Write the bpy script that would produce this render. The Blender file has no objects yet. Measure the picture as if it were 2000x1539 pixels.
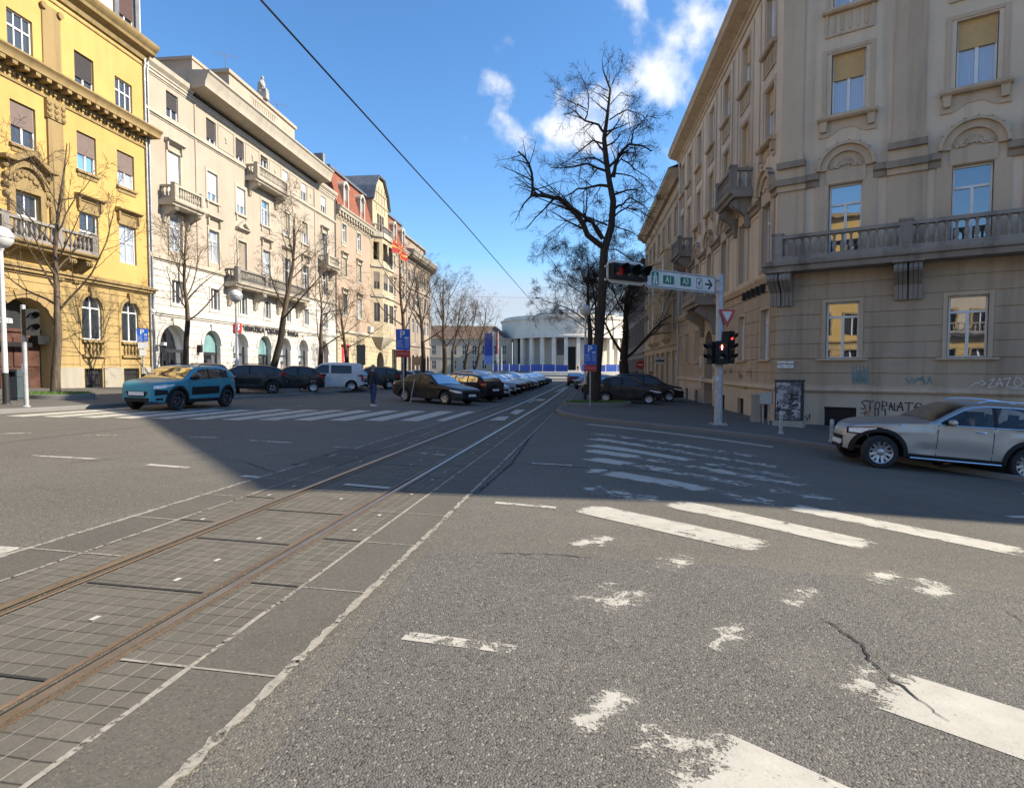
import bpy, bmesh, math, random
from math import sin, cos, pi, radians, hypot, atan2, sqrt
from mathutils import Vector, Matrix
random.seed(7)
S = bpy.context.scene
COL = S.collection
# ------------------------------------------------------------------ camera, sky, sun
EYE, FPX, PITCH = 1.6, 1150.0, math.atan(51.5 / 1150.0)
cam = bpy.data.cameras.new('camera')
cam.sensor_fit = 'HORIZONTAL'; cam.sensor_width = 36.0; cam.lens = 36.0 * FPX / 2000.0
cam.clip_start = 0.05; cam.clip_end = 6000
camo = bpy.data.objects.new('camera', cam); COL.objects.link(camo)
camo.location = (0, 0, EYE); camo.rotation_euler = (pi / 2 - PITCH, 0, 0)
S.camera = camo
S.view_settings.view_transform = 'Standard'; S.view_settings.look = 'None'
S.view_settings.exposure = 1.0; S.view_settings.gamma = 1.0
SUN_EL, SUN_AZ = radians(32.6), radians(90.6)
sun = bpy.data.lights.new('sun', 'SUN'); sun.energy = 4.5; sun.angle = radians(0.5); sun.color = (1, .90, .74)
suno = bpy.data.objects.new('sun', sun); COL.objects.link(suno)
suno.location = (60, 0, 60); suno.rotation_euler = (0, pi / 2 - SUN_EL, pi / 2 - SUN_AZ)
CP, SP = cos(PITCH), sin(PITCH)
def ray(px, py):
    u = (px - 1000) / FPX; v = (769.5 - py) / FPX
    return Vector((u, CP + v * SP, -SP + v * CP))
def at(px, py, Y):
    d = ray(px, py); k = Y / d.y
    return Vector((d.x * k, Y, EYE + d.z * k))

w = bpy.data.worlds.new('World'); S.world = w; w.use_nodes = True
nt = w.node_tree; nt.nodes.clear()
def wn(t, **k):
    n = nt.nodes.new(t)
    for a, b in k.items():
        setattr(n, a, b)
    return n
def wm(op, a, b=None, c=None):
    n = wn('ShaderNodeMath', operation=op)
    for i, v in enumerate((a, b, c)):
        if v is None: continue
        if isinstance(v, (int, float)): n.inputs[i].default_value = v
        else: nt.links.new(v, n.inputs[i])
    return n.outputs[0]
sky = wn('ShaderNodeTexSky'); sky.sky_type = 'NISHITA'; sky.sun_disc = False
sky.sun_elevation = SUN_EL; sky.sun_rotation = SUN_AZ; sky.altitude = 120; sky.air_density = 1.0; sky.dust_density = 0.3; sky.ozone_density = 4.0
tc = wn('ShaderNodeTexCoord')
noi = wn('ShaderNodeTexNoise'); noi.inputs['Scale'].default_value = 13; noi.inputs['Detail'].default_value = 9; noi.inputs['Roughness'].default_value = .58; noi.inputs['Distortion'].default_value = .25
nt.links.new(tc.outputs['Generated'], noi.inputs['Vector'])
noi2 = wn('ShaderNodeTexNoise'); noi2.inputs['Scale'].default_value = 26; noi2.inputs['Detail'].default_value = 6
nt.links.new(tc.outputs['Generated'], noi2.inputs['Vector'])
def cloud(px, py, rad, stretch, gain):
    # cumulus patch around a fixed compass direction of the sky
    d = ray(px, py).normalized()
    vm = wn('ShaderNodeVectorMath', operation='SUBTRACT'); nt.links.new(tc.outputs['Generated'], vm.inputs[0]); vm.inputs[1].default_value = d
    ml = wn('ShaderNodeVectorMath', operation='MULTIPLY'); nt.links.new(vm.outputs[0], ml.inputs[0]); ml.inputs[1].default_value = (1 / stretch, 1, 1)
    ln = wn('ShaderNodeVectorMath', operation='LENGTH'); nt.links.new(ml.outputs[0], ln.inputs[0])
    f = wm('SUBTRACT', 1.0, wm('DIVIDE', ln.outputs['Value'], rad))
    f = wm('MAXIMUM', f, 0.0)
    return wm('MULTIPLY', f, gain)
acc = None
for c in [(1365, 42, .075, 1.5, .95), (1285, 168, .085, 1.25, 1.0), (1180, 205, .085, 1.6, .8), (1110, 262, .075, 1.9, .9), (985, 185, .085, 1.3, .5), (1010, 255, .06, 1.6, .7), (1060, 250, .06, 1.6, .62), (1320, 290, .05, 1.2, .6), (1235, 8, .055, 1.3, .8), (930, 430, .035, 2.0, .35)]:
    f = cloud(*c)
    acc = f if acc is None else wm('MAXIMUM', acc, f)
# pale cloud bank low in the north
sep = wn('ShaderNodeSeparateXYZ'); nt.links.new(tc.outputs['Generated'], sep.inputs[0])
mr = wn('ShaderNodeMapRange'); mr.inputs[1].default_value = .19; mr.inputs[2].default_value = .13; nt.links.new(wm('ADD', sep.outputs['Z'], wm('MULTIPLY', noi.outputs['Fac'], .03)), mr.inputs[0])
bank = wm('MULTIPLY', mr.outputs[0], .85)
v = wm('ADD', acc, wm('MULTIPLY', wm('SUBTRACT', noi.outputs['Fac'], .5), 1.5))
v = wm('ADD', v, wm('MULTIPLY', wm('SUBTRACT', noi2.outputs['Fac'], .5), .7))
mr2 = wn('ShaderNodeMapRange'); mr2.interpolation_type = 'SMOOTHSTEP'; mr2.inputs[1].default_value = .32; mr2.inputs[2].default_value = .9; nt.links.new(v, mr2.inputs[0])
gate = wm('MULTIPLY', mr2.outputs[0], wm('MINIMUM', wm('MULTIPLY', acc, 6.0), 1.0))

hs = wn('ShaderNodeHueSaturation'); hs.inputs['Saturation'].default_value = 1.15; nt.links.new(sky.outputs[0], hs.inputs['Color'])
mix = wn('ShaderNodeMix', data_type='RGBA'); mixb = wn('ShaderNodeMix', data_type='RGBA'); nt.links.new(bank, mixb.inputs[0]); nt.links.new(hs.outputs[0], mixb.inputs[6]); mixb.inputs[7].default_value = (2.7, 2.9, 3.3, 1)
nt.links.new(gate, mix.inputs[0]); nt.links.new(mixb.outputs[2], mix.inputs[6])
mix.inputs[7].default_value = (4.1, 4.3, 4.7, 1)
bg = wn('ShaderNodeBackground'); bg.inputs['Strength'].default_value = 0.125
nt.links.new(mix.outputs[2], bg.inputs['Color'])
wo = wn('ShaderNodeOutputWorld'); nt.links.new(bg.outputs[0], wo.inputs['Surface'])

# ------------------------------------------------------------------ helpers
def sm(a, b, x):
    t = min(1.0, max(0.0, (x - a) / (b - a))); return t * t * (3 - 2 * t)
def G(x, y):
    # height of the road: it falls to the east and away from the camera
    k = 1 - .65 * sm(22, 70, y)
    g = .010 * min(max(y, -10), 28)
    if y > 28: g += .004 * (min(y, 110) - 28)
    z = EYE - 1.58 - .035 * max(-30, min(25, x)) * k - g
    return z - .040 * max(0, min(x, 14) - 2.5) * (1 - sm(12, 20, y))
def gp(px, py):
    d = ray(px, py)
    t, a = .5, .5
    while t < 260:
        if EYE + d.z * t < G(d.x * t, d.y * t):
            b = t
            for _ in range(30):
                m = (a + b) / 2
                if EYE + d.z * m < G(d.x * m, d.y * m): b = m
                else: a = m
            return Vector((d.x * a, d.y * a, G(d.x * a, d.y * a)))
        a = t; t += .25
    return None
def interp(pts, x):
    if x <= pts[0][0]: return pts[0][1]
    for (a, b), (c, d) in zip(pts, pts[1:]):
        if x <= c: return b + (d - b) * (x - a) / (c - a) if c > a else d
    return pts[-1][1]
def smooth(pts, x):
    n = len(pts)
    if x <= pts[0][0]: return pts[0][1]
    if x >= pts[-1][0]: return pts[-1][1]
    for i in range(n - 1):
        x0, y0 = pts[i]; x1, y1 = pts[i + 1]
        if x <= x1: break
    h = x1 - x0
    sl = lambda j: (pts[j + 1][1] - pts[j][1]) / (pts[j + 1][0] - pts[j][0])
    def tang(j):
        if j <= 0: return sl(0)
        if j >= n - 1: return sl(n - 2)
        a, b = sl(j - 1), sl(j)
        if a * b <= 0: return 0.0
        return 2 * a * b / (a + b)
    t = (x - x0) / h
    m0, m1 = tang(i) * h, tang(i + 1) * h
    return y0 * (2 * t**3 - 3 * t * t + 1) + m0 * (t**3 - 2 * t * t + t) + y1 * (-2 * t**3 + 3 * t * t) + m1 * (t**3 - t * t)
class MB:
    def __init__(s): s.v = []; s.f = []; s.m = []; s.M = None
    def p(s, co):
        co = Vector(co)
        s.v.append(tuple(s.M @ co if s.M else co)); return len(s.v) - 1
    def face(s, pts, m=0): s.f.append([s.p(q) for q in pts]); s.m.append(m)
    def box(s, x0, x1, y0, y1, z0, z1, m=0, skip=''):
        c = [s.p((x, y, z)) for z in (z0, z1) for y in (y0, y1) for x in (x0, x1)]
        for k, q in (('b', (0, 2, 3, 1)), ('t', (4, 5, 7, 6)), ('f', (0, 1, 5, 4)), ('k', (2, 6, 7, 3)), ('l', (0, 4, 6, 2)), ('r', (1, 3, 7, 5))):
            if k not in skip: s.f.append([c[i] for i in q]); s.m.append(m)
    def prof(s, pts, x0, x1, m=0):
        # closed (y,z) profile pulled along x
        a = [s.p((x0, y, z)) for y, z in pts]; b = [s.p((x1, y, z)) for y, z in pts]
        n = len(pts)
        for i in range(n):
            j = (i + 1) % n; s.f.append([a[i], a[j], b[j], b[i]]); s.m.append(m)
        s.f.append(a[::-1]); s.m.append(m); s.f.append(b); s.m.append(m)
    def prism(s, pts, y0, y1, m=0):
        # closed (x,z) outline pulled along y
        a = [s.p((x, y0, z)) for x, z in pts]; b = [s.p((x, y1, z)) for x, z in pts]
        n = len(pts)
        for i in range(n):
            j = (i + 1) % n; s.f.append([a[i], b[i], b[j], a[j]]); s.m.append(m)
        s.f.append(a); s.m.append(m); s.f.append(b[::-1]); s.m.append(m)
    def slab(s, pts, z0, z1, m=0, mt=None):
        # closed (x,y) outline pulled along z
        a = [s.p((x, y, z0)) for x, y in pts]; b = [s.p((x, y, z1)) for x, y in pts]
        n = len(pts)
        for i in range(n):
            j = (i + 1) % n; s.f.append([a[i], a[j], b[j], b[i]]); s.m.append(m)
        s.f.append(a[::-1]); s.m.append(m); s.f.append(b); s.m.append(m if mt is None else mt)
    def ring(s, c, d, r, n, up=None):
        d = Vector(d).normalized()
        u = d.cross(Vector((0, 0, 1)) if abs(d.z) < .95 else Vector((1, 0, 0))).normalized(); v = d.cross(u)
        c = Vector(c)
        return [s.p(c + u * (r * cos(2 * pi * i / n)) + v * (r * sin(2 * pi * i / n))) for i in range(n)]
    def tube(s, pts, rad, n=8, m=0, cap=True):
        pts = [Vector(q) for q in pts]
        if not hasattr(rad, '__len__'): rad = [rad] * len(pts)
        prev = first = None
        for i, q in enumerate(pts):
            d = (pts[min(i + 1, len(pts) - 1)] - pts[max(i - 1, 0)])
            if d.length < 1e-6: d = Vector((0, 0, 1))
            r = s.ring(q, d, rad[i], n)
            if prev:
                for k in range(n):
                    l = (k + 1) % n; s.f.append([prev[k], prev[l], r[l], r[k]]); s.m.append(m)
            else: first = r
            prev = r
        if cap:
            s.f.append(first[::-1]); s.m.append(m); s.f.append(prev); s.m.append(m)
    def lathe(s, prof, c=(0, 0, 0), n=16, m=0, axis='z', cap=True):
        c = Vector(c); rows = []
        for r, h in prof:
            row = []
            for i in range(n):
                a = 2 * pi * i / n
                q = Vector((r * cos(a), r * sin(a), h))
                if axis == 'y': q = Vector((q.x, q.z, q.y))
                if axis == 'x': q = Vector((q.z, q.x, q.y))
                row.append(s.p(c + q))
            rows.append(row)
        for a, b in zip(rows, rows[1:]):
            for k in range(n):
                l = (k + 1) % n; s.f.append([a[k], a[l], b[l], b[k]]); s.m.append(m)
        if cap and prof[0][0] > 1e-4: s.f.append(rows[0][::-1]); s.m.append(m)
        if cap and prof[-1][0] > 1e-4: s.f.append(rows[-1]); s.m.append(m)
    def grid(s, rows, m=0):
        idx = [[s.p(q) for q in r] for r in rows]
        for a, b in zip(idx, idx[1:]):
            for k in range(len(a) - 1): s.f.append([a[k], a[k + 1], b[k + 1], b[k]]); s.m.append(m)
    def mesh(s, name, mats, sharp=35, merge=True):
        me = bpy.data.meshes.new(name)
        me.from_pydata(s.v, [], s.f)
        if not isinstance(mats, (list, tuple)): mats = [mats]
        for q in mats: me.materials.append(q)
        me.polygons.foreach_set('material_index', s.m)
        if merge:
            b = bmesh.new(); b.from_mesh(me)
            bmesh.ops.remove_doubles(b, verts=b.verts, dist=1e-5)
            bmesh.ops.recalc_face_normals(b, faces=b.faces)
            b.to_mesh(me); b.free()
        if sharp:
            me.polygons.foreach_set('use_smooth', [True] * len(me.polygons))
            me.set_sharp_from_angle(angle=radians(sharp))
        me.update()
        return me
    def build(s, name, mats, parent=None, sharp=35, merge=True, loc=None, rz=0):
        return link(name, s.mesh(name, mats, sharp, merge), parent, loc, rz)
def build_each(mb, name, mats, parent, sharp=35, gap=.14):
    # one object per separate cluster of touching or close pieces (one surround per window, and so on)
    up = list(range(len(mb.v)))
    def find(i):
        while up[i] != i: up[i] = up[up[i]]; i = up[i]
        return i
    for f in mb.f:
        r = find(f[0])
        for q in f[1:]: up[find(q)] = r
    comp = {}
    for fi, f in enumerate(mb.f): comp.setdefault(find(f[0]), []).append(fi)
    bx = []
    for c in comp.values():
        vs = [mb.v[q] for fi in c for q in mb.f[fi]]
        bx.append(([min(v[k] for v in vs) - gap / 2 for k in range(3)], [max(v[k] for v in vs) + gap / 2 for k in range(3)], c))
    g = list(range(len(bx)))
    def fg(i):
        while g[i] != i: g[i] = g[g[i]]; i = g[i]
        return i
    for i in range(len(bx)):
        for j in range(i):
            if all(bx[i][0][k] < bx[j][1][k] and bx[j][0][k] < bx[i][1][k] for k in range(3)): g[fg(i)] = fg(j)
    out = {}
    for i, b in enumerate(bx): out.setdefault(fg(i), []).extend(b[2])
    for fs in out.values():
        q = MB(); mp = {}
        for fi in fs:
            q.f.append([mp.setdefault(v, len(mp)) for v in mb.f[fi]]); q.m.append(mb.m[fi])
        q.v = [mb.v[v] for v in mp]
        q.build(name, mats, parent, sharp)
def link(name, data, parent=None, loc=None, rz=0):
    o = bpy.data.objects.new(name, data); COL.objects.link(o)
    if parent: o.parent = parent
    if loc is not None: o.location = loc
    o.rotation_euler = (0, 0, rz)
    return o
def tag(o, label=None, cat=None, group=None, kind=None):
    if label: o['label'] = label
    if cat: o['category'] = cat
    if group: o['group'] = group
    if kind: o['kind'] = kind
    return o
def thing(name, loc, label, cat, group=None, rz=0):
    return tag(link(name, None, None, loc, rz), label, cat, group)
def struct(o): o['kind'] = 'structure'; return o

# ------------------------------------------------------------------ materials
MATS = {}
class NT:
    def __init__(s, name):
        s.m = bpy.data.materials.new(name); s.m.use_nodes = True; s.t = s.m.node_tree
        s.b = s.t.nodes['Principled BSDF']; s.o = s.t.nodes['Material Output']
        s.tc = s.t.nodes.new('ShaderNodeTexCoord')
    def n(s, t, **k):
        q = s.t.nodes.new(t)
        for a, b in k.items(): setattr(q, a, b)
        return q
    def l(s, a, b): s.t.links.new(a, b)
    def set(s, sock, v):
        if isinstance(v, bpy.types.NodeSocket): s.l(v, sock)
        else: sock.default_value = v
    def vec(s, sc=(1, 1, 1), src='Object'):
        q = s.n('ShaderNodeMapping'); q.inputs['Scale'].default_value = sc; s.l(s.tc.outputs[src], q.inputs[0]); return q.outputs[0]
    def noise(s, scale, detail=4, rough=.55, sc=None, dist=0, v=None):
        q = s.n('ShaderNodeTexNoise'); q.inputs['Scale'].default_value = scale; q.inputs['Detail'].default_value = detail; q.inputs['Roughness'].default_value = rough; q.inputs['Distortion'].default_value = dist
        s.l(v if v is not None else s.vec(sc or (1, 1, 1)), q.inputs['Vector']); return q.outputs['Fac']
    def vor(s, scale, feature='F1', v=None, rnd=1):
        q = s.n('ShaderNodeTexVoronoi'); q.feature = feature; q.inputs['Scale'].default_value = scale; q.inputs['Randomness'].default_value = rnd
        s.l(v if v is not None else s.vec(), q.inputs['Vector']); return q.outputs
    def math(s, op, a, b=None, c=None):
        q = s.n('ShaderNodeMath', operation=op)
        for i, v in enumerate((a, b, c)):
            if v is not None: s.set(q.inputs[i], v)
        return q.outputs[0]
    def ramp(s, f, a, b, lo=0., hi=1.):
        q = s.n('ShaderNodeMapRange'); s.set(q.inputs[0], f)
        for i, v in zip((1, 2, 3, 4), (a, b, lo, hi)): q.inputs[i].default_value = v
        return q.outputs[0]
    def mix(s, f, a, b, bt='MIX'):
        q = s.n('ShaderNodeMix', data_type='RGBA', blend_type=bt)
        s.set(q.inputs[0], f)
        for i, v in ((6, a), (7, b)):
            s.set(q.inputs[i], v if isinstance(v, bpy.types.NodeSocket) else (v[0], v[1], v[2], 1))
        return q.outputs[2]
    def bump(s, h, strength=.3, dist=.02):
        q = s.n('ShaderNodeBump'); q.inputs['Strength'].default_value = strength; q.inputs['Distance'].default_value = dist
        s.l(h, q.inputs['Height']); s.l(q.outputs[0], s.b.inputs['Normal'])
    def col(s, c): s.set(s.b.inputs['Base Color'], c if isinstance(c, bpy.types.NodeSocket) else (c[0], c[1], c[2], 1))
    def rough(s, r): s.set(s.b.inputs['Roughness'], r)
def sc3(c, k): return (min(1, c[0] * k), min(1, c[1] * k), min(1, c[2] * k))
def plain(name, c, rough=.6, metal=0., var=.12, scale=3., bump=0., coat=0., spec=.5):
    if name in MATS: return MATS[name]
    t = NT(name)
    f = t.noise(scale, 5)
    t.col(t.mix(t.ramp(f, .3, .7), sc3(c, 1 - var), sc3(c, 1 + var)))
    t.rough(t.ramp(f, .2, .8, max(0.02, rough - .06), min(1, rough + .06)))
    t.b.inputs['Metallic'].default_value = metal; t.b.inputs['Coat Weight'].default_value = coat; t.b.inputs['Coat Roughness'].default_value = .04
    t.b.inputs['Specular IOR Level'].default_value = spec
    if bump: t.bump(t.noise(scale * 12, 3), bump, .01)
    MATS[name] = t.m; return t.m
def stucco(name, c, stain=.35, streak=.35, bump=.25, patch=(0, 0, 0), patchamt=0.):
    if name in MATS: return MATS[name]
    t = NT(name)
    big = t.noise(.35, 5, .6); fine = t.noise(9, 6, .65); st = t.noise(1.0, 6, .6, (2.2, 2.2, .12)); mid = t.noise(2.2, 6, .65)
    k = t.mix(t.ramp(big, .3, .7), sc3(c, .86), sc3(c, 1.1))
    k = t.mix(t.ramp(st, .48, .68, 0, streak), k, sc3(c, .42))
    k = t.mix(t.ramp(mid, .6, .8, 0, stain), k, (c[0] * .55, c[1] * .53, c[2] * .52))
    k = t.mix(t.ramp(fine, .25, .75, 0, .22), k, sc3(c, 1.25))
    if patchamt: k = t.mix(t.ramp(t.noise(1.1, 7, .7), .62, .66, 0, patchamt), k, patch)
    t.col(k); t.rough(.88); t.b.inputs['Specular IOR Level'].default_value = .2
    t.bump(t.noise(28, 5, .7), bump, .012)
    MATS[name] = t.m; return t.m
def glass(name, base=(.02, .024, .028), curtain=None, refl=.30, fk=1.0):
    if name in MATS: return MATS[name]
    t = NT(name)
    if curtain:
        wv = t.n('ShaderNodeTexWave'); wv.wave_type = 'BANDS'; wv.bands_direction = 'X'; wv.inputs['Scale'].default_value = 4.5; wv.inputs['Distortion'].default_value = 2.2; wv.inputs['Detail'].default_value = 3
        t.l(t.vec((1, 1, .15)), wv.inputs['Vector'])
        c = t.mix(wv.outputs['Fac'], sc3(curtain, .78), curtain)
    else: c = t.mix(t.noise(1.5, 3), sc3(base, .5), sc3(base, 1.7))
    t.col(c); t.rough(.5)
    g = t.n('ShaderNodeBsdfGlossy'); g.inputs['Roughness'].default_value = .012; g.inputs['Color'].default_value = (.95, .97, 1, 1)
    bp = t.n('ShaderNodeBump'); bp.inputs['Strength'].default_value = .04; bp.inputs['Distance'].default_value = .04
    t.l(t.noise(.9, 2), bp.inputs['Height']); t.l(bp.outputs[0], g.inputs['Normal'])
    lw = t.n('ShaderNodeFresnel'); lw.inputs['IOR'].default_value = 1.5
    f = t.math('MINIMUM', t.math('ADD', t.math('MULTIPLY', lw.outputs[0], fk), refl), 1.0)
    mx = t.n('ShaderNodeMixShader'); t.l(f, mx.inputs[0]); t.l(t.b.outputs[0], mx.inputs[1]); t.l(g.outputs[0], mx.inputs[2]); t.l(mx.outputs[0], t.o.inputs[0])
    MATS[name] = t.m; return t.m
def shutter(name, c, pitch=.05):
    if name in MATS: return MATS[name]
    t = NT(name)
    sp = t.n('ShaderNodeSeparateXYZ'); t.l(t.tc.outputs['Object'], sp.inputs[0])
    h = t.math('ABSOLUTE', t.math('SUBTRACT', t.math('FRACT', t.math('DIVIDE', sp.outputs['Z'], pitch)), .5))
    t.col(t.mix(t.noise(2.5, 5), sc3(c, .8), sc3(c, 1.15))); t.rough(.6)
    t.bump(t.ramp(h, 0, .5, 1, 0), .9, .02)
    MATS[name] = t.m; return t.m
def paint(name, c, metal=0., flake=.0):
    if name in MATS: return MATS[name]
    t = NT(name)
    dust = t.noise(2.2, 6, .6)
    t.col(t.mix(t.ramp(dust, .45, .8, 0, .22), c, (.22, .2, .17)))
    t.b.inputs['Metallic'].default_value = metal
    t.rough(t.ramp(dust, .3, .8, .34, .5)); t.b.inputs['Coat Weight'].default_value = .22; t.b.inputs['Specular IOR Level'].default_value = .35; t.b.inputs['Coat Roughness'].default_value = .06
    t.bump(t.noise(1.4, 2), .03, .05)
    MATS[name] = t.m; return t.m
def emis(name, c, e):
    if name in MATS: return MATS[name]
    t = NT(name); t.col(c); t.b.inputs['Emission Color'].default_value = (c[0], c[1], c[2], 1)
    t.b.inputs['Emission Strength'].default_value = e; t.rough(.3)
    MATS[name] = t.m; return t.m
WHITE = plain('white_frame', (.72, .72, .70), .45, var=.06)
BROWNF = plain('brown_frame', (.13, .085, .06), .55)
DARKMETAL = plain('dark_metal', (.03, .03, .032), .5, spec=.4)
GALV = plain('galvanised_steel', (.42, .43, .44), .45, .6, .15, 6)
BLACKP = plain('black_plastic', (.014, .014, .015), .65, var=.2, spec=.3)
RUBBER = plain('rubber', (.022, .022, .023), .85, var=.3, scale=9)
GL_DARK = glass('dark_glass', refl=.04); GL_CURT = glass('curtain_glass', curtain=(.42, .44, .48), refl=.12); GL_SHOP = glass('shop_glass', (.05, .06, .06), refl=.25)
GL_BLUE = glass('open_sky_glass', refl=.2); GL_BRIGHT = glass('mirror_glass', refl=.30)
def font_mesh(txt, size, mat, ext=.004, name='lettering', align='CENTER'):
    cu = bpy.data.curves.new('text', 'FONT'); cu.body = txt; cu.size = size; cu.extrude = ext; cu.offset = .022 * size; cu.align_x = align; cu.align_y = 'CENTER'
    cu.resolution_u = 3
    o = bpy.data.objects.new('text', cu); COL.objects.link(o)
    bpy.context.view_layer.update()
    me = bpy.data.meshes.new_from_object(o.evaluated_get(bpy.context.evaluated_depsgraph_get()))
    bpy.data.objects.remove(o); bpy.data.curves.remove(cu)
    me.materials.clear(); me.materials.append(mat); me.name = name
    return me
def lettering(txt, size, mat, M, parent, name='lettering', ext=.004, align='CENTER'):
    # text stands in the local xz plane, reading along +x, facing -y; M places it
    me = font_mesh(txt, size, mat, ext, name, align)
    me.transform(M @ Matrix.Rotation(pi / 2, 4, 'X'))
    return link(name, me, parent)
# ------------------------------------------------------------------ ground, road, track, pavements
def asphalt(name, c, chip=1.0, patchy=.5, bmp=.4):
    t = NT(name)
    v = t.vec()
    vo = t.vor(95, v=v)
    stone = t.ramp(vo['Color'], 0, 1)
    sepc = t.n('ShaderNodeSeparateColor'); t.l(vo['Color'], sepc.inputs[0])
    big = t.noise(.22, 6, .6); mid = t.noise(1.7, 6, .6); fine = t.noise(190, 3, .7); grit = t.noise(48, 4, .7)
    lane = t.noise(.5, 5, .6, (1.0, .35, 1))
    k = t.mix(t.ramp(big, .3, .7), sc3(c, .78), sc3(c, 1.2))
    oil = t.noise(.9, 7, .7, dist=.6); k = t.mix(t.ramp(oil, .60, .72, 0, .45), k, sc3(c, .5))
    k = t.mix(t.ramp(mid, .35, .75, 0, patchy), k, sc3(c, .72))
    k = t.mix(t.ramp(lane, .55, .75, 0, .35), k, sc3(c, 1.3))
    k = t.mix(t.ramp(sepc.outputs[0], .0, .36, .75 * chip, 0), k, sc3(c, .2))
    k = t.mix(t.ramp(sepc.outputs[1], .90, .99, 0, .7 * chip), k, (c[0] * 2.2, c[1] * 2.1, c[2] * 1.9))
    k = t.mix(t.ramp(fine, .3, .7, 0, .5), k, sc3(c, .55))
    t.col(k); t.rough(.86); t.b.inputs['Specular IOR Level'].default_value = .25
    h = t.math('ADD', t.math('MULTIPLY', vo['Distance'], -1.2), t.math('MULTIPLY', grit, .8))
    t.bump(h, bmp, .010)
    return t.m
ASPH = asphalt('asphalt', (.182, .166, .136))
PAVE = asphalt('pavement_asphalt', (.160, .149, .127), .5, .4)
def axis(rs):
    o = []
    for a, b, s in rs:
        n = max(1, int(round((b - a) / s)))
        o += [a + (b - a) * i / n for i in range(n)]
    return o + [rs[-1][1]]
gx = axis([(-900, -140, 190), (-140, -40, 12), (-40, -20, 2), (-20, 20, .5), (20, 40, 2), (40, 140, 12), (140, 900, 190)])
gy = axis([(-300, -30, 60), (-30, -4, 3), (-4, 40, .5), (40, 100, 1.5), (100, 220, 8), (220, 2500, 300)])
mb = MB(); mb.grid([[(x, y, G(x, y)) for x in gx] for y in gy])
struct(mb.build('ground', ASPH, merge=False))

def clip(poly, x0, x1, y0, y1):
    for ax, lim, sg in ((0, x0, 1), (0, x1, -1), (1, y0, 1), (1, y1, -1)):
        out = []
        for i in range(len(poly)):
            a, b = poly[i - 1], poly[i]
            ia, ib = (a[ax] - lim) * sg >= 0, (b[ax] - lim) * sg >= 0
            if ia != ib:
                t = (lim - a[ax]) / (b[ax] - a[ax]); out.append((a[0] + t * (b[0] - a[0]), a[1] + t * (b[1] - a[1])))
            if ib: out.append(b)
        poly = out
        if not poly: break
    return poly
def sheet(mb, poly, off, cell=1.0, m=0):
    xs = [q[0] for q in poly]; ys = [q[1] for q in poly]
    x = math.floor(min(xs) / cell) * cell
    while x < max(xs):
        y = math.floor(min(ys) / cell) * cell
        while y < max(ys):
            c = clip(poly, x, x + cell, y, y + cell)
            if len(c) > 2: mb.face([(a, b, G(a, b) + off) for a, b in c], m)
            y += cell
        x += cell
def resample(pts, step):
    out = [pts[0]]
    for a, b in zip(pts, pts[1:]):
        n = max(1, int(hypot(b[0] - a[0], b[1] - a[1]) / step))
        out += [(a[0] + (b[0] - a[0]) * i / n, a[1] + (b[1] - a[1]) * i / n) for i in range(1, n + 1)]
    return out
def offset_line(pts, d):
    out = []
    for i in range(len(pts)):
        a = pts[max(0, i - 1)]; b = pts[min(len(pts) - 1, i + 1)]
        dx, dy = b[0] - a[0], b[1] - a[1]; l = hypot(dx, dy) or 1
        out.append((pts[i][0] - dy / l * d, pts[i][1] + dx / l * d))
    return out
KERB = stucco('kerb_stone', (.20, .19, .175), .4, .1, .4)
def pavement(line, back, name, kname, side):
    # line: kerb polyline; back: points that close the pavement behind it; side: which side of the line the pavement is on
    ln = resample(line, .6)
    inner = offset_line(ln, .16 * side)
    mb = MB()
    poly = inner + back
    sheet(mb, poly, .115, 1.0)
    struct(mb.build(name, PAVE, merge=False))
    kb = MB()
    rows = [[], [], [], []]
    inn2 = offset_line(ln, .03 * side); inn3 = offset_line(ln, .17 * side)
    for i, q in enumerate(ln):
        z = G(*q)
        rows[0].append((q[0], q[1], z - .05)); rows[1].append((q[0], q[1], z + .10))
        rows[2].append((inn2[i][0], inn2[i][1], z + .125)); rows[3].append((inn3[i][0], inn3[i][1], z + .122))
    kb.grid(rows)
    struct(kb.build(kname, KERB, merge=False))
TC = lambda Y: -3.085 + .135 * Y           # centre line of the tram track
kr = [(TC(96) + 1.75, 96), (TC(30) + 1.75, 30), (TC(27.5) + 1.75, 27.5), (1.95, 25.8), (1.86, 24.4), (1.98, 23), (2.3, 21.8), (2.9, 20.6), (4.0, 19.4), (5.6, 18.1), (7.5, 16.5), (8.7, 15.0), (10.4, 12.6), (14, 8.6), (19, 3), (23, -4)]
pavement(kr, [(45, -4), (45, 96)], 'pavement_right', 'kerb_right', 1)
kl = [(-30, 2), (-20, 8), (-15.6, 11.5), (-14.2, 14.5), (-13.4, 18), (-13.0, 22), (-12.5, 26), (-10.55, 40), (-3.0, 95)]
pavement(kl, [(-40, 95), (-40, 2)], 'pavement_left', 'kerb_left', 1)
# plaza round the far rotunda, sunlit pale paving
PLAZA = asphalt('plaza_paving', (.30, .285, .26), .3, .3)
mb = MB()
ring0 = [(15 + 62 * cos(a), 178 + 62 * sin(a)) for a in [2 * pi * i / 72 for i in range(72)]]
sheet(mb, ring0, .12, 8.0)
struct(mb.build('plaza', PLAZA, merge=False))

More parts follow.
